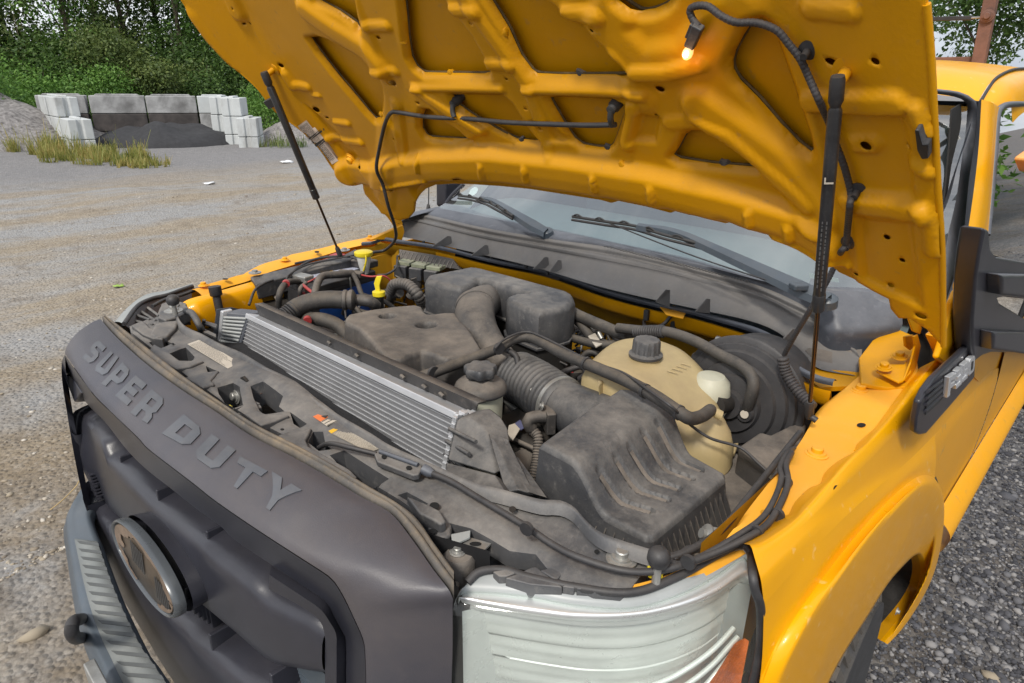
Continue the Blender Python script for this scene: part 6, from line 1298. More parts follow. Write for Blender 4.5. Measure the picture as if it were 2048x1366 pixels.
hole(634, 505, 5, 2, FP, z=1.219, lift=.002); hole(451, 560, 6, 1.5, FP, z=1.207, lift=.003)
prism('rear_gusset', [at(u, v, x=-.86) for u, v in ((735,478),(800,448),(803,462),(796,486),(765,478))], (.02, 0, 0), M_under, FP, b=.003)
prism('outer_side', [Vector((-.955, .30, 1.16)), Vector((-.955, 3.0, 1.28)), Vector((-.955, 3.0, .6)), Vector((-.955, .30, .6))], (-.01, 0, 0), M_side, FP, b=0)
# grey sensor post and jounce cap left of the radiator
lathe('vent_post', at(437, 612, z=1.16), (-.12, 0, 1), [(.012, -.05), (.012, .03), (.016, .032), (.018, .036), (.018, .06), (.012, .062)], M_rub, TR, 20)
# ---- brake booster
BB = empty('brake_booster', (0, 0, 0), parent=TR); bc = at(1476, 800, y=1.0)
lathe('shell', bc, (0, -1, .12), [(.135, -.12), (.138, -.02), (.132, .0), (.128, .010), (.116, .012), (.112, .020), (.094, .022), (.090, .030), (.066, .032), (.062, .042), (.034, .044), (.030, .056)], M_rub, BB, 64); lathe('rim', bc, (0, -1, .12), [(.140, -.012), (.144, -.008), (.144, -.002), (.138, .002)], M_rub, BB, 64)
lathe('fluid_bottle', at(1420, 775, y=.93), (0, 0, 1), [(.030, -.08), (.042, -.05), (.044, -.01), (.040, .015), (.028, .028), (.008, .03)], M_tank2, BB, 32); tube('master_cylinder', [bc, at(1432, 812, y=.90)], .02, M_dark, BB, 18)
lathe('valve', at(1490, 828, y=.955), (0, -1, .1), [(.020, -.012), (.020, 0), (.016, .006), (.009, .006), (.009, .008), (.002, .008)], M_rub, BB, 24); lathe('valve_face', at(1490, 828, y=.948), (0, -1, .1), [(.009, .002), (.009, .004)], M_white, BB, 18)
# ---- firewall, cowl panel
FW = empty('firewall', (0, 0, 0), parent=TR)
W0 = [(723,491,1.235),(745,489,1.24),(767,482,1.25),(797,487,1.245),(876,499,1.24),(981,525,1.235),(1095,549,1.235),(1210,588,1.235),(1317,616,1.235),(1378,628,1.24),(1450,648,1.24),(1510,667,1.24),(1550,688,1.24),(1568,710,1.235),(1590,742,1.23),(1632,764,1.23),(1665,772,1.235)]
w0 = catmull(PZ(W0, 1), 120)
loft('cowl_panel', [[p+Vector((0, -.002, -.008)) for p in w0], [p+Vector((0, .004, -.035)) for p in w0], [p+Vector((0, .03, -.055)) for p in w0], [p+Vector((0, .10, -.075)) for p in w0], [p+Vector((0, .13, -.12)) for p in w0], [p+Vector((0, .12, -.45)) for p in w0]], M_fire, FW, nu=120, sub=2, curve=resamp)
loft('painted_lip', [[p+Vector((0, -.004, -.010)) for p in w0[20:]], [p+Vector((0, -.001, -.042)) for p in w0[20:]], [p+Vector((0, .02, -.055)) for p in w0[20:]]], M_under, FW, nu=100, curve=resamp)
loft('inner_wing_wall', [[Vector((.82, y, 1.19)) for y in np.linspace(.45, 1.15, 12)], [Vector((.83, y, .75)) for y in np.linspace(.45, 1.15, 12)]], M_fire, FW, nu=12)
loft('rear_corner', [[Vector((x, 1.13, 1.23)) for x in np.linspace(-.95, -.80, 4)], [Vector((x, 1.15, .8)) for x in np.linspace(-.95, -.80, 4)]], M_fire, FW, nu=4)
prism('mount_plate', PZ([(1318,612),(1350,612),(1372,626),(1366,638),(1332,630)], 1.238), (0, 0, .002), M_dusty, FW, b=0)
for (u, v) in ((1406,660),(1436,678)): lathe('cowl_stud', at(u, v, z=1.205), (-.1, -1, .4), [(.008, -.004), (.008, .002), (.005, .006)], M_steel, FW, 16)
prism('sensor_gasket', [at(u, v, z=1.205) for u, v in ((1458,672),(1470,665),(1500,672),(1510,684),(1500,696),(1470,692))], (0, -.004, .006), M_ink, FW, b=.002); box('sensor_block', at(1482, 690, z=1.2)+Vector((0, -.015, 0)), (.03, .03, .022), M_rub, FW, b=.003)
tube('sensor_wire', [at(u, v, z=z) for u, v, z in ((1478,715,1.18),(1490,705,1.2),(1520,690,1.215),(1548,694,1.215),(1575,720,1.2))], .004, M_rub, FW, 8)
tube('harness_clip', [at(1293, 625, z=1.2), at(1288, 648, z=1.18), at(1300, 656, z=1.18), at(1325, 650, z=1.2), at(1342, 632, z=1.225)], .005, M_rub, FW, 8); box('clip_block', at(1293, 630, z=1.21), (.014, .012, .03), M_rub, FW, b=.002); box('clip_block', at(1347, 648, z=1.2), (.014, .012, .03), M_rub, FW, b=.002)
# fuse/ECU connectors at the back left
EU = empty('engine_control_unit', (0, 0, 0), parent=TR)
prism('finned_case', [at(u, v, z=z) for u, v, z in ((797,498,1.225),(860,508,1.225),(905,517,1.22),(920,540,1.19),(800,520,1.19))], (0, .05, -.03), M_dust2, EU, b=.003)
for i in range(14): a = at(803+i*8, 501+i*1.7, z=1.226); tube('case_fin', [a, a+Vector((.004, -.02, -.02))], .0022, M_dust2, EU, 6)
for i in range(3):
    c = at(812+i*30, 528+i*5, z=1.19); box('connector_frame', c+Vector((0, 0, .006)), (.055, .045, .014), mat('green_grey_plastic', (.26, .28, .19), .5, var=.2, scale=20, dust=.5), EU, rot=.35, b=.003); box('connector', c+Vector((0, -.015, -.022)), (.050, .045, .045), M_dust, EU, rot=.35, b=.004)
    tube('connector_boot', [c+Vector((0, -.03, -.03)), at(806+i*34-4, 560+i*8, z=1.13), at(790+i*30, 590+i*5, z=1.08)], .017, M_dust2, EU, 12)
corr('convoluted_tube', [at(782, 583, z=1.16), at(790, 569, z=1.19), at(815, 570, z=1.195), at(835, 590, z=1.17), at(845, 610, z=1.13)], .018, M_dust2, TR, pitch=.010, amp=.06, seg=16); tube('convoluted_branch', [at(780, 605, z=1.1), at(786, 590, z=1.14), at(800, 585, z=1.16)], .016, M_dust2, TR, 12)
tube('ground_wire', [at(795, 512, z=1.21), at(792, 535, z=1.2), at(775, 548, z=1.2), at(755, 550, z=1.2)], .004, M_rub, TR, 8)
# ---- cowl trough with its divider fins and rubber bead
CW = empty('windscreen_cowl', (0, 0, 0), parent=TR)
Z1 = [(790,470,1.245),(850,482,1.25),(960,507,1.255),(1080,536,1.265),(1200,572,1.265),(1317,600,1.265),(1400,618,1.265),(1500,640,1.26),(1560,664,1.25),(1600,700,1.235),(1640,735,1.22),(1712,750,1.215)]
Z2 = [(800,452,1.29),(812,441,1.295),(840,444,1.295),(960,474,1.30),(1100,500,1.315),(1220,522,1.325),(1334,545,1.325),(1452,577,1.31),(1540,606,1.295),(1600,640,1.275),(1657,668,1.255),(1720,715,1.235)]
Z3 = [(797,448,1.30),(810,434,1.305),(840,429,1.31),(964,457,1.325),(1100,480,1.34),(1220,497,1.35),(1340,524,1.345),(1452,553,1.335),(1540,582,1.32),(1613,617,1.30),(1657,645,1.28),(1700,672,1.26)]
Z4 = [(850,426,1.325),(896,410,1.345),(940,425,1.345),(1010,442,1.35),(1100,460,1.355),(1211,485,1.36),(1350,515,1.355),(1490,552,1.345),(1560,568,1.345),(1640,575,1.355),(1720,580,1.36),(1800,600,1.35)]
W1, W2, W3, W4 = PZ(Z1, 1), PZ(Z2, 1), PZ(Z3, 1), PZ(Z4, 1)
def zat(Z, u): return float(np.interp(u, [q[0] for q in Z], [q[2] for q in Z]))
w1, w2, w3, w4 = [catmull(w, 130) for w in (W1, W2, W3, W4)]
loft('trough', [[p+Vector((0, -.012, .002)) for p in w1], w1, [a.lerp(b, .12)+Vector((0, .004, -.003)) for a, b in zip(w1, w2)], [a.lerp(b, .9)+Vector((0, .006, 0)) for a, b in zip(w1, w2)], w2], M_trough, CW, nu=130, sub=3, curve=resamp)
loft('front_seal', [w0, [p+Vector((0, .0, .010)) for p in w0], [p+Vector((0, .010, .012)) for p in w0], [p+Vector((0, .022, .004)) for p in w0]], M_cowl, CW, nu=120, sub=3, curve=resamp)
loft('rubber_bead', [w2, [a.lerp(b, .3)+Vector((0, -.006, .002)) for a, b in zip(w2, w3)], [a.lerp(b, .55)+Vector((0, .002, -.003)) for a, b in zip(w2, w3)], [a.lerp(b, .8)+Vector((0, -.006, .004)) for a, b in zip(w2, w3)], [p+Vector((0, .004, .004)) for p in w3]], M_trough, CW, nu=130, sub=4, curve=resamp)
loft('grille_top', [w3, [a.lerp(b, .2)+Vector((0, 0, .008)) for a, b in zip(w3, w4)], w4, [p+Vector((0, .06, -.01)) for p in w4]], M_cowl, CW, nu=130, sub=3, curve=resamp)
for (u, v, u2, v2) in ((870,490,902,466),(948,508,975,484),(1072,535,1094,507),(1104,541,1119,513),(1317,601,1337,572),(1396,620,1418,590),(1563,683,1589,650)):
    p = at(u-7, v+3, z=zat(Z1, u)); q = at(u2, v2, z=zat(Z2, u2)); q = p.lerp(q, .8); prism('divider', [p, Vector((q.x+.002, q.y+.02, p.z-.004)), Vector((q.x, q.y+.016, q.z-.004)), q], (.004, 0, 0), M_trough, CW, b=.001)
for (u, v) in ((847,485),(983,515),(1052,533),(1095,546),(1272,590)): box('clip', at(u, v, z=1.25), (.010, .008, .012), M_ink, CW, b=.001)
for i in range(46):
    t = i/45; u = 1211+t*285; v = 493+t*70+6*math.sin(t*math.pi)*0; p = at(u, v, z=1.3615); prism('vent_slot', [p+Vector((-.0016, -.006, 0)), p+Vector((.0016, -.006, 0)), p+Vector((.0016+.002, .007, 0)), p+Vector((-.0016+.002, .007, 0))], (0, 0, .0012), M_ink, CW, b=0)
# right-hand cover of the cowl
ca = PZ([(1590,570,1.355),(1652,580,1.36),(1710,582,1.36),(1760,588,1.355),(1800,600,1.35)], 1); cb_ = PZ([(1640,632,1.305),(1670,652,1.295),(1700,660,1.29),(1750,658,1.295),(1805,652,1.30)], 1)
loft('side_cover', [ca, [a.lerp(b, .5)+Vector((0, 0, .004)) for a, b in zip(ca, cb_)], cb_, [p+Vector((-.004, -.006, -.012)) for p in cb_], [p+Vector((-.004, .004, -.07)) for p in cb_]], M_cowl, CW, nu=40, sub=3)
prism('side_gutter', PZ([(1655,668,1.25),(1725,708,1.235),(1724,735,1.22),(1715,752,1.212),(1640,738,1.215),(1610,700,1.235)], 1), (0, 0, -.006), M_dust2, CW, b=.002)
loft('gutter_wall', [PZ([(1648,652,1.275),(1690,672,1.26),(1725,690,1.25)], 1), PZ([(1650,690,1.24),(1690,715,1.228),(1720,745,1.215)], 1)], M_dust2, CW, nu=20)
prism('wing_closing_panel', PZ([(1585,735,1.215),(1640,775,1.215),(1740,770,1.215),(1790,750,1.215),(1730,690,1.22),(1640,680,1.22)], 1), (0, 0, -.01), M_under, FW, b=0)
# ---- wipers
def wiper(lab, piv, arm, tip, blade, wd):
    e = empty('wiper', (0, 0, 0), parent=TR); e['label'] = lab
    A = [at(u, v, z=z) for u, v, z in arm]; V = []; n = len(A); rr = catmull(A, 40)
    def wdth(t): return wd*(.35+.65*(1-t)) if t > .15 else wd*(.8+.2*t/.15)
    R_ = [[], [], [], []]
    for i, p in enumerate(rr):
        t = i/39; d = (rr[min(39, i+1)]-rr[max(0, i-1)]).normalized(); s = d.cross(Vector((0, -.5, .85))).normalized()*wdth(t)
        for k, q in enumerate((-s+Vector((0, 0, -.008)), -s*.8+Vector((0, 0, .006)), s*.8+Vector((0, 0, .006)), s+Vector((0, 0, -.008)))): R_[k].append(p+q)
    loft('arm', R_, M_bumper, e, nu=40, lin=True, auto=30, curve=resamp)
    lathe('pivot', at(*piv[:2], z=piv[2]), (0, -.3, .95), [(.022, -.015), (.022, .004), (.016, .010), (.004, .012)], M_bumper, e, 24)
    B_ = [at(u, v, z=z) for u, v, z in blade]; tube('blade_rubber', [p+Vector((0, -.002, -.010)) for p in B_], .004, M_rub, e, 8); tube('blade_frame', B_, .0045, M_ink, e, 8)
    rb = catmull(B_, 13)
    for i in range(0, 12, 2): tube('blade_bridge', [rb[i], rb[i].lerp(rb[i+1], .5)+Vector((0, -.004, .009)), rb[i+1], ], .0028, M_ink, e, 6)
    tube('nozzle_hose', [A[1]+Vector((0, 0, -.008)), A[1].lerp(B_[1], .5)+Vector((.02, 0, -.014)), B_[1]], .002, M_rub, e, 6)
wiper('left wiper lying on the windscreen', (1093,464,1.360), [(1092,464,1.365),(1060,446,1.385),(1020,422,1.400),(1000,410,1.405),(981,401,1.410),(960,397,1.413)], None, [(917,391,1.410),(945,395,1.415),(975,404,1.410),(1000,417,1.405),(1026,432,1.395)], .017)
wiper('right wiper with thick arm and long blade', (1655,600,1.360), [(1655,600,1.370),(1592,572,1.380),(1500,530,1.395),(1420,494,1.410),(1370,472,1.420),(1330,460,1.425),(1290,455,1.430),(1275,452,1.430)], None, [(1145,433,1.420),(1210,443,1.425),(1270,452,1.428),(1330,470,1.420),(1400,488,1.410),(1466,511,1.395)], .019)
box('arm_knuckle', at(1597, 573, z=1.387), (.035, .030, .016), M_bumper, TR, rot=.9, b=.005)
# ---- hinge pocket, driver's side
HG = empty('hood_hinge', (0, 0, 0), parent=TR)
prism('hinge_base', PZ([(1722,766,1.235),(1718,715,1.25),(1745,680,1.27),(1790,655,1.29),(1822,668,1.29),(1832,700,1.27),(1838,742,1.245),(1822,772,1.235),(1775,776,1.23)], 1), (0, 0, -.01), M_under, HG, b=.003)
prism('hinge_foot', PZ([(1752,741,1.255),(1764,728,1.26),(1808,728,1.265),(1832,690,1.285),(1822,745,1.26),(1806,762,1.25),(1798,764,1.25)], 1), (0, 0, -.005), M_under, HG, b=.002)
prism('hinge_upright', [at(u, v, x=.885) for u, v in ((1823,672),(1832,668),(1838,690),(1828,735),(1812,765),(1804,760),(1818,725),(1826,692))], (.004, 0, 0), M_under, HG, b=.002)
prism('hinge_stop', [at(u, v, x=.865) for u, v in ((1804,672),(1822,668),(1824,690),(1816,700),(1806,692))], (.006, 0, 0), M_under, HG, b=.003)
for (u, v, z) in ((1799,713,1.275),(1768,735,1.265)): bolt('hinge_nut', at(u, v, z=z), (0, -.2, 1), .0085, M_under, HG)
prism('hinge_void', PZ([(1838,660,1.25),(1860,690,1.24),(1862,715,1.23),(1845,760,1.21),(1815,785,1.21),(1800,785,1.21)], 1), (0, 0, -.03), M_dark, HG, b=0)
# strap with rope harness from hood down into the bay
corr('door_loom', [at(u, v, y=y) for u, v, y in ((1565,715,.98),(1572,745,.98),(1590,775,.97),(1612,800,.96),(1625,815,.95))], .011, M_wire, TR, pitch=.007, amp=.1, seg=12)
# ---- engine block and the clutter seen between the covers
EB = empty('engine', (0, 0, 0), parent=TR)
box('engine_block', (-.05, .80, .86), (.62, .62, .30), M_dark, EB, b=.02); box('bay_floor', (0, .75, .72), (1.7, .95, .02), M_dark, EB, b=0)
box('alternator', (-.50, .62, 1.04), (.20, .16, .14), M_dust2, EB, rot=.2, b=.02); box('bracket', (-.40, .60, 1.08), (.12, .09, .08), M_dust2, EB, rot=.5, b=.01); box('valve_cover', (.28, .82, 1.04), (.16, .42, .10), M_dark, EB, b=.02); box('valve_cover', (-.42, .86, 1.04), (.16, .36, .10), M_dark, EB, b=.02)
cl = []; r_ = random.Random(5)
for i in range(95):
    x, y = r_.uniform(-.75, .72), r_.uniform(.52, 1.10); z = r_.uniform(.93, 1.09); a = r_.uniform(0, 6.28); L = r_.uniform(.08, .25); d = Vector((math.cos(a), math.sin(a), r_.uniform(-.2, .2)))*L; p = Vector((x, y, z))
    m = r_.choice([M_dust2, M_hose, M_dark, M_hose, M_steel]); 
    if r_.random() < .75: o = tube('small_hose', [p-d, p-d*.3+Vector((r_.uniform(-.03, .03), r_.uniform(-.03, .03), r_.uniform(0, .03))), p+d*.4, p+d], r_.uniform(.004, .014), m, EB, 8, 14)
    else: o = box('small_bracket', p, (r_.uniform(.02, .07), r_.uniform(.02, .06), r_.uniform(.01, .05)), m, EB, rot=a, b=.003)
for (u0, u1, v0, v1, n_) in ((585, 700, 640, 690, 16), (640, 780, 560, 620, 18), (1110, 1230, 630, 790, 30), (770, 860, 560, 600, 8), (1380, 1460, 690, 760, 6)):
    for i in range(n_):
        u, v = r_.uniform(u0, u1), r_.uniform(v0, v1); z = r_.uniform(1.06, 1.13); a = r_.uniform(0, 6.28); L = r_.uniform(.03, .09); P = at(u, v, z=z); d = Vector((math.cos(a), math.sin(a), 0))*L; e = Vector((-d.y, d.x, 0))*r_.uniform(-.6, .6)
        tube('engine_wire', [P-d+Vector((0, 0, -.02)), P-d*.4+e, P+d*.4-e*.5+Vector((0, 0, .012)), P+d+Vector((0, 0, -.03))], r_.choice((.0025, .0035, .005, .008)), r_.choice((M_hose, M_rub, M_dust2, M_wire, M_rub, M_steel)), EB, 7, 16)
        if i % 4 == 0: box('wire_plug', P+d, (.022, .014, .014), r_.choice((M_rub, M_dust, M_dust2)), EB, rot=a, b=.002)
for i in range(4): c = at(1100+i*22, 712+i*14, z=1.08); box('red_connector', c, (.012, .010, .012), M_red, EB, rot=i, b=.001); tube('plug_lead', [c, c+Vector((.02, .03, .01)), c+Vector((.06, .04, -.02))], .006, M_hose, EB, 8)
# ================================================================== RAISED HOOD
HP = Vector((0, 1.016, 1.393)); HVv = Vector((0, .718-1.016, 1.825-1.393)).normalized(); HN = Vector((1, 0, 0)).cross(HVv).normalized()
if HN.y > 0: HN = -HN
M_sealer_gap = mat('dark_sealer_gap', (.10, .065, .02), .8, var=.5, scale=30)
HD = empty('hood', (0, 0, 0), parent=TR)
def hp(x, s, d=0): return HP+Vector((x, 0, 0))+HVv*s+HN*d
def edge_d(x): t = max(0, min(1, (abs(x)-.70)/.24)); return .075*t*t*(3-2*t)
def hs(u, v, off=None):
    r = ray(u, v); d = 0
    for _ in range(6):
        P0 = HP+HN*(d if off is None else off); k = (P0-CAM).dot(HN)/r.dot(HN); p = CAM+r*k; d = edge_d(p.x) if off is None else off
    return (p.x, (p-HP).dot(HVv))
def HL_(l, off=None): return [hs(u, v, off) for u, v in l]
SX = 1.22
lower = [(683,386),(705,389),(725,394),(742,403),(755,416),(763,427),(785,436),(800,441),(818,436),(828,424),(830,405),(838,390),(850,379),(870,371),(905,369),(940,370),(1000,374),(1060,380),(1130,391),(1200,402),(1222,408),(1236,404),(1290,415),(1340,428),(1352,424),(1400,437),(1450,449),(1462,446),(1500,462),(1552,474),(1601,493),(1653,525),(1677,547),(1725,569),(1778,597),(1782,617),(1798,636),(1820,636),(1854,658),(1886,694)]
lo = HL_(lower)
left = HL_([(660,362),(627,319),(588,277),(543,229),(505,180),(456,126),(414,77),(389,42),(361,0)]); right = HL_([(1885,600),(1883,500),(1875,380),(1868,250),(1861,120),(1852,10)])
def clampx(l, a): return [(max(-a, min(a, x)), s) for x, s in l]
left = [(max(-.965, min(-.80, x)), s) for x, s in left]; right = [(max(.86, min(.965, x)), s) for x, s in right]
out_h = [left[0]]+lo+right+[(right[-1][0]-.03, .85), (right[-1][0]-.06, SX)]+[(-right[-1][0]+.06, SX), (-right[-1][0]+.03, .85)]+left[::-1][0:-1]
print('hood outline', [(round(a, 3), round(b, 3)) for a, b in out_h])
OP = [[(616,80),(633,78),(659,87),(698,109),(730,126),(749,145),(759,174),(761,206),(758,238),(746,242),(730,225),(704,193),(666,148),(633,106)],
 [(630,3),(672,27),(707,52),(714,62),(719,55),(712,29),(704,-12),(690,-60),(660,-90),(610,-40)],
 [(801,-10),(806,32),(810,77),(817,119),(827,138),(843,151),(897,153),(962,154),(976,150),(968,129),(939,77),(897,23),(870,-20),(830,-60),(795,-60)],
 [(966,-10),(1010,62),(1035,117),(1057,146),(1068,154),(1120,157),(1229,157),(1250,155),(1253,145),(1240,128),(1193,84),(1120,33),(1065,-12),(1020,-50),(960,-50)],
 [(839,240),(839,261),(847,274),(859,280),(935,284),(917,267),(878,241),(860,225),(845,224)],
 [(900,195),(925,195),(1002,196),(1021,212),(1046,253),(1074,288),(1028,284),(973,256),(937,234),(910,214)],
 [(1094,202),(1105,200),(1222,206),(1242,216),(1244,227),(1233,264),(1222,293),(1213,302),(1193,302),(1160,296),(1142,282),(1120,249),(1101,216)],
 [(1341,317),(1350,304),(1365,276),(1376,269),(1409,271),(1438,268),(1451,276),(1484,300),(1513,324),(1518,334),(1512,343),(1491,342),(1422,336),(1355,325)],
 [(1504,42),(1484,73),(1466,106),(1459,128),(1460,146),(1473,168),(1510,205),(1554,256),(1590,293),(1616,313),(1622,308),(1616,280),(1605,249),(1583,183),(1557,110),(1540,60),(1520,38)],
 [(1233,0),(1259,20),(1277,29),(1303,26),(1328,15),(1341,0),(1350,-40),(1290,-70),(1220,-30)]]
SM = [(899,353,8,5),(936,354,19,10),(962,355,8,5),(1028,361,6,5),(1111,371,6,4),(1170,380,6,4),(1268,395,7,5),(1364,414,7,5),(1408,426,23,12),(1476,438,7,5),(1321,176,9,7),(1189,55,4,3),(1313,231,4,3),(785,165,8,6),(633,219,7,5),(562,131,6,4),(1663,123,13,7),(1751,122,9,7),(1730,295,12,8),(1815,299,6,3),
      (1769,483,7,5),(1800,529,6,4),(1778,578,7,4),(1712,548,5,3),(1727,437,4,2),(1842,631,12,6),(942,47,3,2),(1013,158,3,2),(1051,218,3,2),(1078,260,3,2),(757,75,4,3),(460,22,3,2),(457,72,3,2),(469,72,3,2),(727,328,4,3),(655,235,3,2),(785,378,3,2),(793,275,3,2),(836,206,3,2)]
op2 = [HL_(o) for o in OP]; sm2 = [HL_([(u+ru*math.cos(2*math.pi*i/12), v+rv*math.sin(2*math.pi*i/12)+.3*ru*math.cos(2*math.pi*i/12)) for i in range(12)]) for u, v, ru, rv in SM]
V, T, O, H = sheet2d(out_h, op2+sm2, .0062); X, Y = V[:, 0], V[:, 1]
ED = np.clip((np.abs(X)-.70)/.24, 0, 1); ED = .075*ED*ED*(3-2*ED)
Z = ED.copy()
def smooth(d, w): q = np.clip(1-d/w, 0, 1); return q*q*(3-2*q)
dop = np.full(len(X), 1e9)
for o in op2: dop = np.minimum(dop, pdist(X, Y, o))
Z = Z-.013*smooth(dop, .014)                           # frames dip towards every opening
def ridge(l, w, a, flat=.0):
    global Z
    d = pdist(X, Y, HL_(l), False); q = np.clip((2.4 if w < .025 else 1.75)*(1-np.maximum(d-flat, 0)/w), 0, 1); Z = Z+a*q*q*(3-2*q)*(.9+.1*np.clip(1-d/w, 0, 1))
ridge([(700,345),(760,350),(800,340),(880,330),(1000,328),(1150,345),(1300,370),(1450,405),(1560,437),(1640,475)], .052, .030, .008)         # rear roll
for l, w, a in ([((830,175),(1003,177)), .013, .013], [((1054,178),(1100,179),(1200,182),(1288,187)), .014, .014],
  [((1277,140),(1339,139),(1405,121)), .020, .014], [((1400,205),(1473,256),(1546,311),(1640,425)), .045, .020], [((614,20),(672,61),(730,97),(760,130)), .040, .018],
  [((833,178),(897,222),(960,262)), .024, .014], [((1266,215),(1262,250),(1255,288)), .022, .014], [((1225,120),(1290,200)), .03, .008], [((794,209),(807,306)), .028, .012], [((736,52),(775,52)), .018, .012], [((752,138),(791,142)), .018, .012],
  [((904,20),(952,22)), .018, .012], [((1134,26),(1200,29)), .020, .014], [((977,128),(1021,130)), .018, .012], [((781,364),(830,357),(862,351)), .010, .012], [((1560,461),(1598,473),(1642,499),(1695,526)), .014, .014],
  [((550,166),(585,172),(617,174)), .020, .014], [((656,279),(723,285)), .018, .014], [((672,244),(698,247)), .014, .012], [((624,188),(640,191)), .010, .010], [((1620,203),(1700,206),(1790,205)), .026, .015], [((1830,215),(1850,262)), .014, .016],
  [((1695,405),(1780,415),(1840,424)), .024, .015], [((1845,415),(1862,450),(1868,500)), .018, .014], [((1620,15),(1700,22)), .02, .013], [((430,10),(445,50)), .03, .016], [((380,40),(470,160),(560,260)), .05, .010], [((1240,-10),(1215,60),(1290,130),(1380,120),(1440,60),(1480,20)), .05, .012],
  [((1340,245),(1400,238),(1460,262),(1540,330),(1620,400)), .022, .010], [((700,-10),(770,150)), .03, .008], [((925,-10),(1060,180),(1100,300)), .024, .010], [((780,260),(770,400)), .05, .008], [((1830,330),(1855,345)), .014, .012]): ridge(list(l), w*.78 if w < .03 else w, a*.66 if w < .03 else a*.85)
for u, v in ((845,318),(975,330),(1063,335),(1200,352),(1315,372),(1510,418),(1590,447)): ridge([(u, v-12), (u+3, v+10)], .009, .009)
# shallow pressed panels
def press(l, d, w=.012):
    global Z
    P = HL_(l); k = inpoly(X, Y, P); dd = pdist(X, Y, P); q = np.clip(dd/w, 0, 1); Z = Z+d*k*q*q*(3-2*q)
press([(1616,215),(1800,220),(1822,260),(1835,400),(1700,395),(1650,330)], -.012); press([(1705,430),(1830,440),(1850,620),(1800,600),(1720,560)], -.010); press([(600,200),(700,290),(760,370),(720,380),(660,320)], -.010)
press([(1685,275),(1755,275),(1768,300),(1750,318),(1700,316)], .008, .008); press([(1270,225),(1325,232),(1315,290),(1255,285)], -.012); press([(1055,240),(1100,245),(1150,290),(1090,290)], -.010); press([(985,250),(1040,300),(900,296)], -.008)
Z += .0009*np.array([noise.noise((x*9, y*9, 0)) for x, y in zip(X, Y)])
# rolled rear lip turns towards the cab
drear = pdist(X, Y, [(x, s) for x, s in lo[11:33]], False); Z = Z-.020*smooth(drear, .045)
Pn = [hp(x, y, z) for x, y, z in zip(X, Y, Z)]
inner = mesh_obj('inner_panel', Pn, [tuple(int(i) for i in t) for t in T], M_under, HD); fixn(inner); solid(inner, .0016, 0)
# outer skin behind it
V2, T2, O2, H2 = sheet2d(out_h, [], .04); x2, y2 = V2[:, 0], V2[:, 1]; e2 = np.clip((np.abs(x2)-.70)/.24, 0, 1); e2 = .075*e2*e2*(3-2*e2)
do = pdist(x2, y2, out_h); z2 = e2-.030*np.clip(do/.05, 0, 1)-.004
sk = mesh_obj('outer_skin', [hp(x, y, z) for x, y, z in zip(x2, y2, z2)], [tuple(int(i) for i in t) for t in T2], M_under, HD); fixn(sk); solid(sk, .003, 0)
bvh_me = inner.data
from mathutils.bvhtree import BVHTree
HB = BVHTree.FromPolygons([v.co for v in bvh_me.vertices], [tuple(p.vertices) for p in bvh_me.polygons])
def hh(u, v, up=0):
    r = ray(u, v).normalized(); hit = HB.ray_cast(CAM, r)
    p = hit[0] if hit[0] else hp(*hs(u, v), 0)
    return p+HN*up
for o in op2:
    P = catmull([Vector((x, s_, 0)) for x, s_ in o], 60, True); P = [hp(p.x, p.y, edge_d(p.x)-.0165) for p in P]; tube('edge_sealer_gap', P+[P[0]], .0030, M_sealer_gap, HD, 6, raw=True)  # sealer line, its dark colour doubling as shade in the gap
# hem rolled over the two long edges
for l in (left[::-1]+[lo[0]], [lo[-1]]+right): tube('hem', [hp(x, s, edge_d(x)-.002) for x, s in l], .0045, M_under, HD, 8)
#, caulk lines
for (u, v) in ((1157,155),(800,90),(898,153),(1240,338),(1445,335),(690,300),(1004,72),(1041,287),(1213,303),(760,236),(940,284)):
    p = hh(u+2, v-4, -.004); lathe('sealer_dab', p, HN, [(.010, -.004), (.009, .002), (.003, .005)], M_dust2 if u % 2 else M_under, HD, 10, wob=lambda a, h: 1+.25*math.sin(3*a+u))
# stickers

SA, SB, SC, SD_ = Vector((597, 251)), Vector((614, 239)), Vector((678, 320)), Vector((657, 333))
def spt(a, b, up): q = SA.lerp(SB, a).lerp(SD_.lerp(SC, a), b); return hh(q.x, q.y, up)
loft('hood_sticker', [[spt(i/5, j/11, .003) for j in range(12)] for i in range(6)], mat('hood_sticker_paper', (.62, .52, .44), .5, var=.12, scale=20), HD, nu=12, sub=1, curve=lambda P, n: [Vector(p) for p in P])
q = []
for i in range(8):
    t = .09+i*.11; s = .04
    while s < .93:
        e = min(.96, s+random.uniform(.02, .09)); q.append([spt(t, s, .0042), spt(t, e, .0042), spt(t+.035, e, .0042), spt(t+.035, s, .0042)]); s = e+.015
pr_ = mesh_obj('print', [p for f in q for p in f], [(4*i, 4*i+1, 4*i+2, 4*i+3) for i in range(len(q))], M_ink, HD, False); pr_['kind'] = 'stuff'
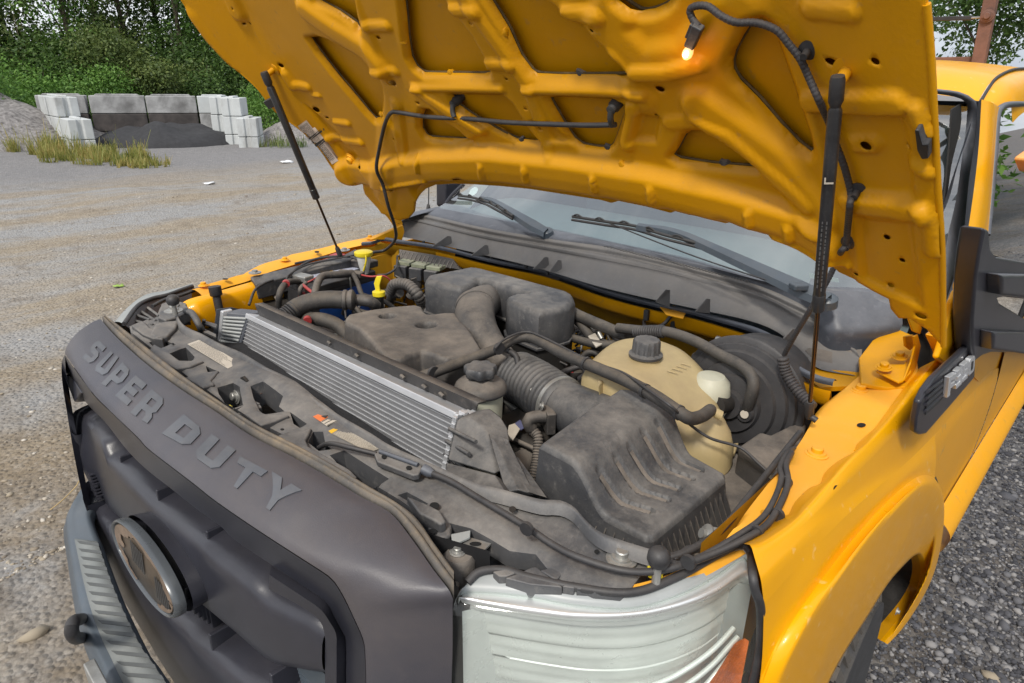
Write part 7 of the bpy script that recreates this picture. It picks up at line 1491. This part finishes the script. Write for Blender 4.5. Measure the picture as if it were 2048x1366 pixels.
# washer hose with two nozzles
tube('washer_hose', [hh(1237, 243, .010), hh(1180, 243, .012), hh(1100, 241, .012), hh(1020, 238, .012), hh(940, 231, .012), hh(880, 229, .012), hh(840, 225, .012), hh(803, 219, .012), hh(789, 219, .014), hh(778, 240, .016), hh(766, 290, .016), hh(762, 330, .02), at(766, 370, y=.88), at(776, 410, y=.90), at(790, 455, y=.95), at(790, 480, y=1.0), at(770, 500, y=1.05), at(745, 505, y=1.0)], .0052, M_rub, HD, 10)
for (u, v, u2, v2) in ((912,202,915,228), (1229,212,1231,243)):
    lathe('nozzle', hh(u, v, .0), HN, [(.012, -.02), (.012, .002), (.009, .006), (.009, .014), (.004, .016)], M_ink, HD, 14); tube('nozzle_elbow', [hh(u, v, .012), hh((u+u2)/2, (v+v2)/2, .016), hh(u2, v2, .012)], .006, M_ink, HD, 8)
# lamp and its wiring loom
LM = empty('underhood_lamp', (0, 0, 0), parent=TR)
c1, c2 = hh(1411, 36, .012), hh(1394, 78, .014); ax = (c2-c1).normalized(); sx_ = ax.cross(HN).normalized()
prism('socket', [c1-sx_*.008, c1+sx_*.009, c2+sx_*.009, c2-sx_*.007], HN*.014, M_dust, LM, b=.003); prism('socket_clip', [c1.lerp(c2, .1)+sx_*.009, c1.lerp(c2, .1)+sx_*.013, c1.lerp(c2, .7)+sx_*.013, c1.lerp(c2, .7)+sx_*.009], HN*.010, M_dust, LM, b=.001)
lathe('bulb', c2+HN*.007, ax, [(.005, -.004), (.0065, .003), (.008, .009), (.0078, .015), (.0045, .020), (.001, .0215)], mat('glowing_glass', (1, .7, .4), .2, emit=(1, .42, .13, .8)), LM, 20)
lathe('filament', c2+HN*.015+ax*.008, HN, [(.003, -.001), (.003, .003)], mat('filament', (1, .9, .7), .2, emit=(1, .85, .6, 15)), LM, 8)
pl = bpy.data.lights.new('lamp_glow', 'POINT'); pl.energy = .03; pl.color = (1, .45, .15); pl.shadow_soft_size = .01; plo = bpy.data.objects.new('lamp_glow', pl); plo.location = c2+HN*.03+ax*.02; link(plo, LM)
WL = empty('wiring_loom', (0, 0, 0), parent=TR)
corr('loom', [hh(1409, 40, .018), hh(1396, 26, .016), hh(1390, 8, .015), hh(1404, 0, .015), hh(1425, 4, .012), hh(1450, 22, .012), hh(1480, 35, .012), hh(1520, 36, .012), hh(1560, 50, .012), hh(1585, 78, .012), hh(1608, 108, .012), hh(1625, 145, .012), hh(1645, 190, .012), hh(1665, 235, .012), hh(1675, 270, .012), hh(1694, 320, .012), hh(1708, 375, .012), hh(1706, 400, .012), hh(1702, 440, .012), hh(1698, 478, .014), hh(1690, 490, .016), at(1675, 520, y=.98), at(1650, 570, y=.96), at(1620, 620, y=.96), at(1590, 670, y=.98), at(1568, 710, y=1.0)], .0052, M_wire, WL, pitch=.006, amp=.06, seg=10, n=900)
for (u, v) in ((1618,99),(1672,238),(1717,380),(1700,483)): lathe('loom_clip', hh(u, v, .0), HN, [(.014, 0), (.014, .003), (.006, .006), (.005, .018)], M_rub, WL, 14)
# rubber stops on the long edges
for P in (((1838,245),(1848,243),(1855,272),(1866,272),(1866,302),(1852,304),(1843,285)), ((533,198),(550,190),(560,205),(545,213))): prism('edge_stop', [hh(u, v, .002) for u, v in P], HN*.014, M_rub, HD, b=.002)
# hinge strap on the hood, driver's side, and bolts
hb = [hh(1760, 468, .004), hh(1812, 468, .004), hh(1818, 476, .004), hh(1817, 520, .004), hh(1818, 560, .004), hh(1822, 600, .006), hh(1800, 600, .006), hh(1790, 560, .004), hh(1785, 500, .004)]
prism('hinge_strap', [hp(*hs(u, v), .022) for u, v in ((1815,467),(1821,470),(1822,540),(1820,590),(1816,590),(1817,540))], HN*.012, M_under, HD, b=.002)
prism('hinge_leg', [at(u, v, x=.885) for u, v in ((1815,590),(1822,588),(1832,620),(1840,655),(1836,668),(1822,662),(1814,640),(1812,610))], (.004, 0, 0), M_under, HD, b=.002)
prism('hinge_pad', [hp(*hs(u, v), .008) for u, v in ((1762,466),(1815,467),(1817,540),(1812,600),(1800,625),(1785,610),(1776,560),(1770,500))], HN*.006, M_under, HD, b=.003)
for (u, v) in ((1792,481),(1799,605)): bolt('hinge_bolt', hp(*hs(u, v), .014), HN, .0105, M_under, HD)
bolt('hinge_bolt', hh(703, 318, .0), HN, .011, M_dusty, HD)
# left hinge leg of the hood reaching down to the cowl
prism('hinge_leg', [at(u, v, x=-.87) for u, v in ((765,425),(783,432),(800,438),(803,447),(795,462),(785,475),(778,470),(788,455),(775,436))], (.01, 0, 0), M_under, HD, b=.003)
# ---- gas struts
def strut(lab, top, mid, bot, r1, r2, hd, letters=False):
    e = empty('gas_strut', (0, 0, 0), parent=TR); e['label'] = lab; d = (bot-top).normalized()
    lathe('cylinder', top+d*.03, d, [(r1*.6, -.005), (r1, .004), (r1, (mid-top).length-.035), (r1*.9, (mid-top).length-.03)], M_strut, e, 28); lathe('end_sleeve', mid, d, [(r1*.9, -.035), (r1*1.08, -.033), (r1*1.08, -.002), (r1*.6, .0)], M_strut, e, 24)
    lathe('rod', mid, d, [(r2, 0), (r2, (bot-mid).length-.02)], M_rod, e, 16); lathe('top_socket', top, d, [(r1*.9, -.012), (r1*1.05, -.006), (r1*1.05, .020), (r1*.8, .026), (r1*.6, .034)], M_rub, e, 20); lathe('bottom_socket', bot, d, [(r2*1.6, -.035), (r2*2, -.03), (r2*2.2, -.004), (r2*1.4, .008)], M_rub, e, 16)
    lathe('ball_stud', top, -HN, [(.008, -.004), (.008, .03), (.020, .032), (.020, .036)], M_under, e, 16); tube('base_stud', [bot, bot+Vector((.015 if bot.x > 0 else -.015, 0, -.006))], .006, M_rub, e, 10)
    return e, d
M_strut = mat('scuffed_black_cylinder', (.022, .022, .024), .3, var=.4, scale=22, dust=.45, dcol=(.2, .19, .18), coat=.2, dlo=.55, dhi=.75); M_rod = mat('dark_chromed_rod', (.12, .085, .06), .18, metal=.9, var=.2, scale=5)
sRt, sRb = hh(1693, 143, .030), at(1618, 830, x=.80); sRm = sRt+(sRb-sRt)*.60
eR, dR = strut('thick black gas strut on the driver\'s side with a white L', sRt, sRm, sRb, .0092, .0038, 1)
sLt, sLb = hh(546, 140, .030), at(681, 512, x=-.80); sLm = sLt+(sLb-sLt)*.64
strut('black gas strut on the passenger side', sLt, sLm, sLb, .0112, .0040, 1)
# printed letter and fine print on the driver's strut
fx = dR.cross((CAM-sRt).normalized()).normalized(); pL = sRt+(sRb-sRt)*.215; tc_ = (CAM-pL); tc_ = (tc_-dR*tc_.dot(dR)).normalized()*.0096
prism('letter_l', [pL+tc_+fx*a+dR*b for a, b in ((-.006, .004), (.006, .004), (.006, -.006), (.004, -.006), (.004, .0015), (-.006, .0015))], tc_.normalized()*.0004, M_white, eR, b=0)
q = []
for row in (0, 1):
    s = .32
    while s < .52:
        e_ = s+random.uniform(.004, .014); c0 = sRt+(sRb-sRt)*s+tc_*1.02+fx*(-.003+.006*row); c1_ = sRt+(sRb-sRt)*e_+tc_*1.02+fx*(-.003+.006*row); q.append([c0, c1_, c1_+fx*.002, c0+fx*.002]); s = e_+.004
fp = mesh_obj('fine_print', [p for f in q for p in f], [(4*i, 4*i+1, 4*i+2, 4*i+3) for i in range(len(q))], M_fine, eR, False); fp['kind'] = 'stuff'
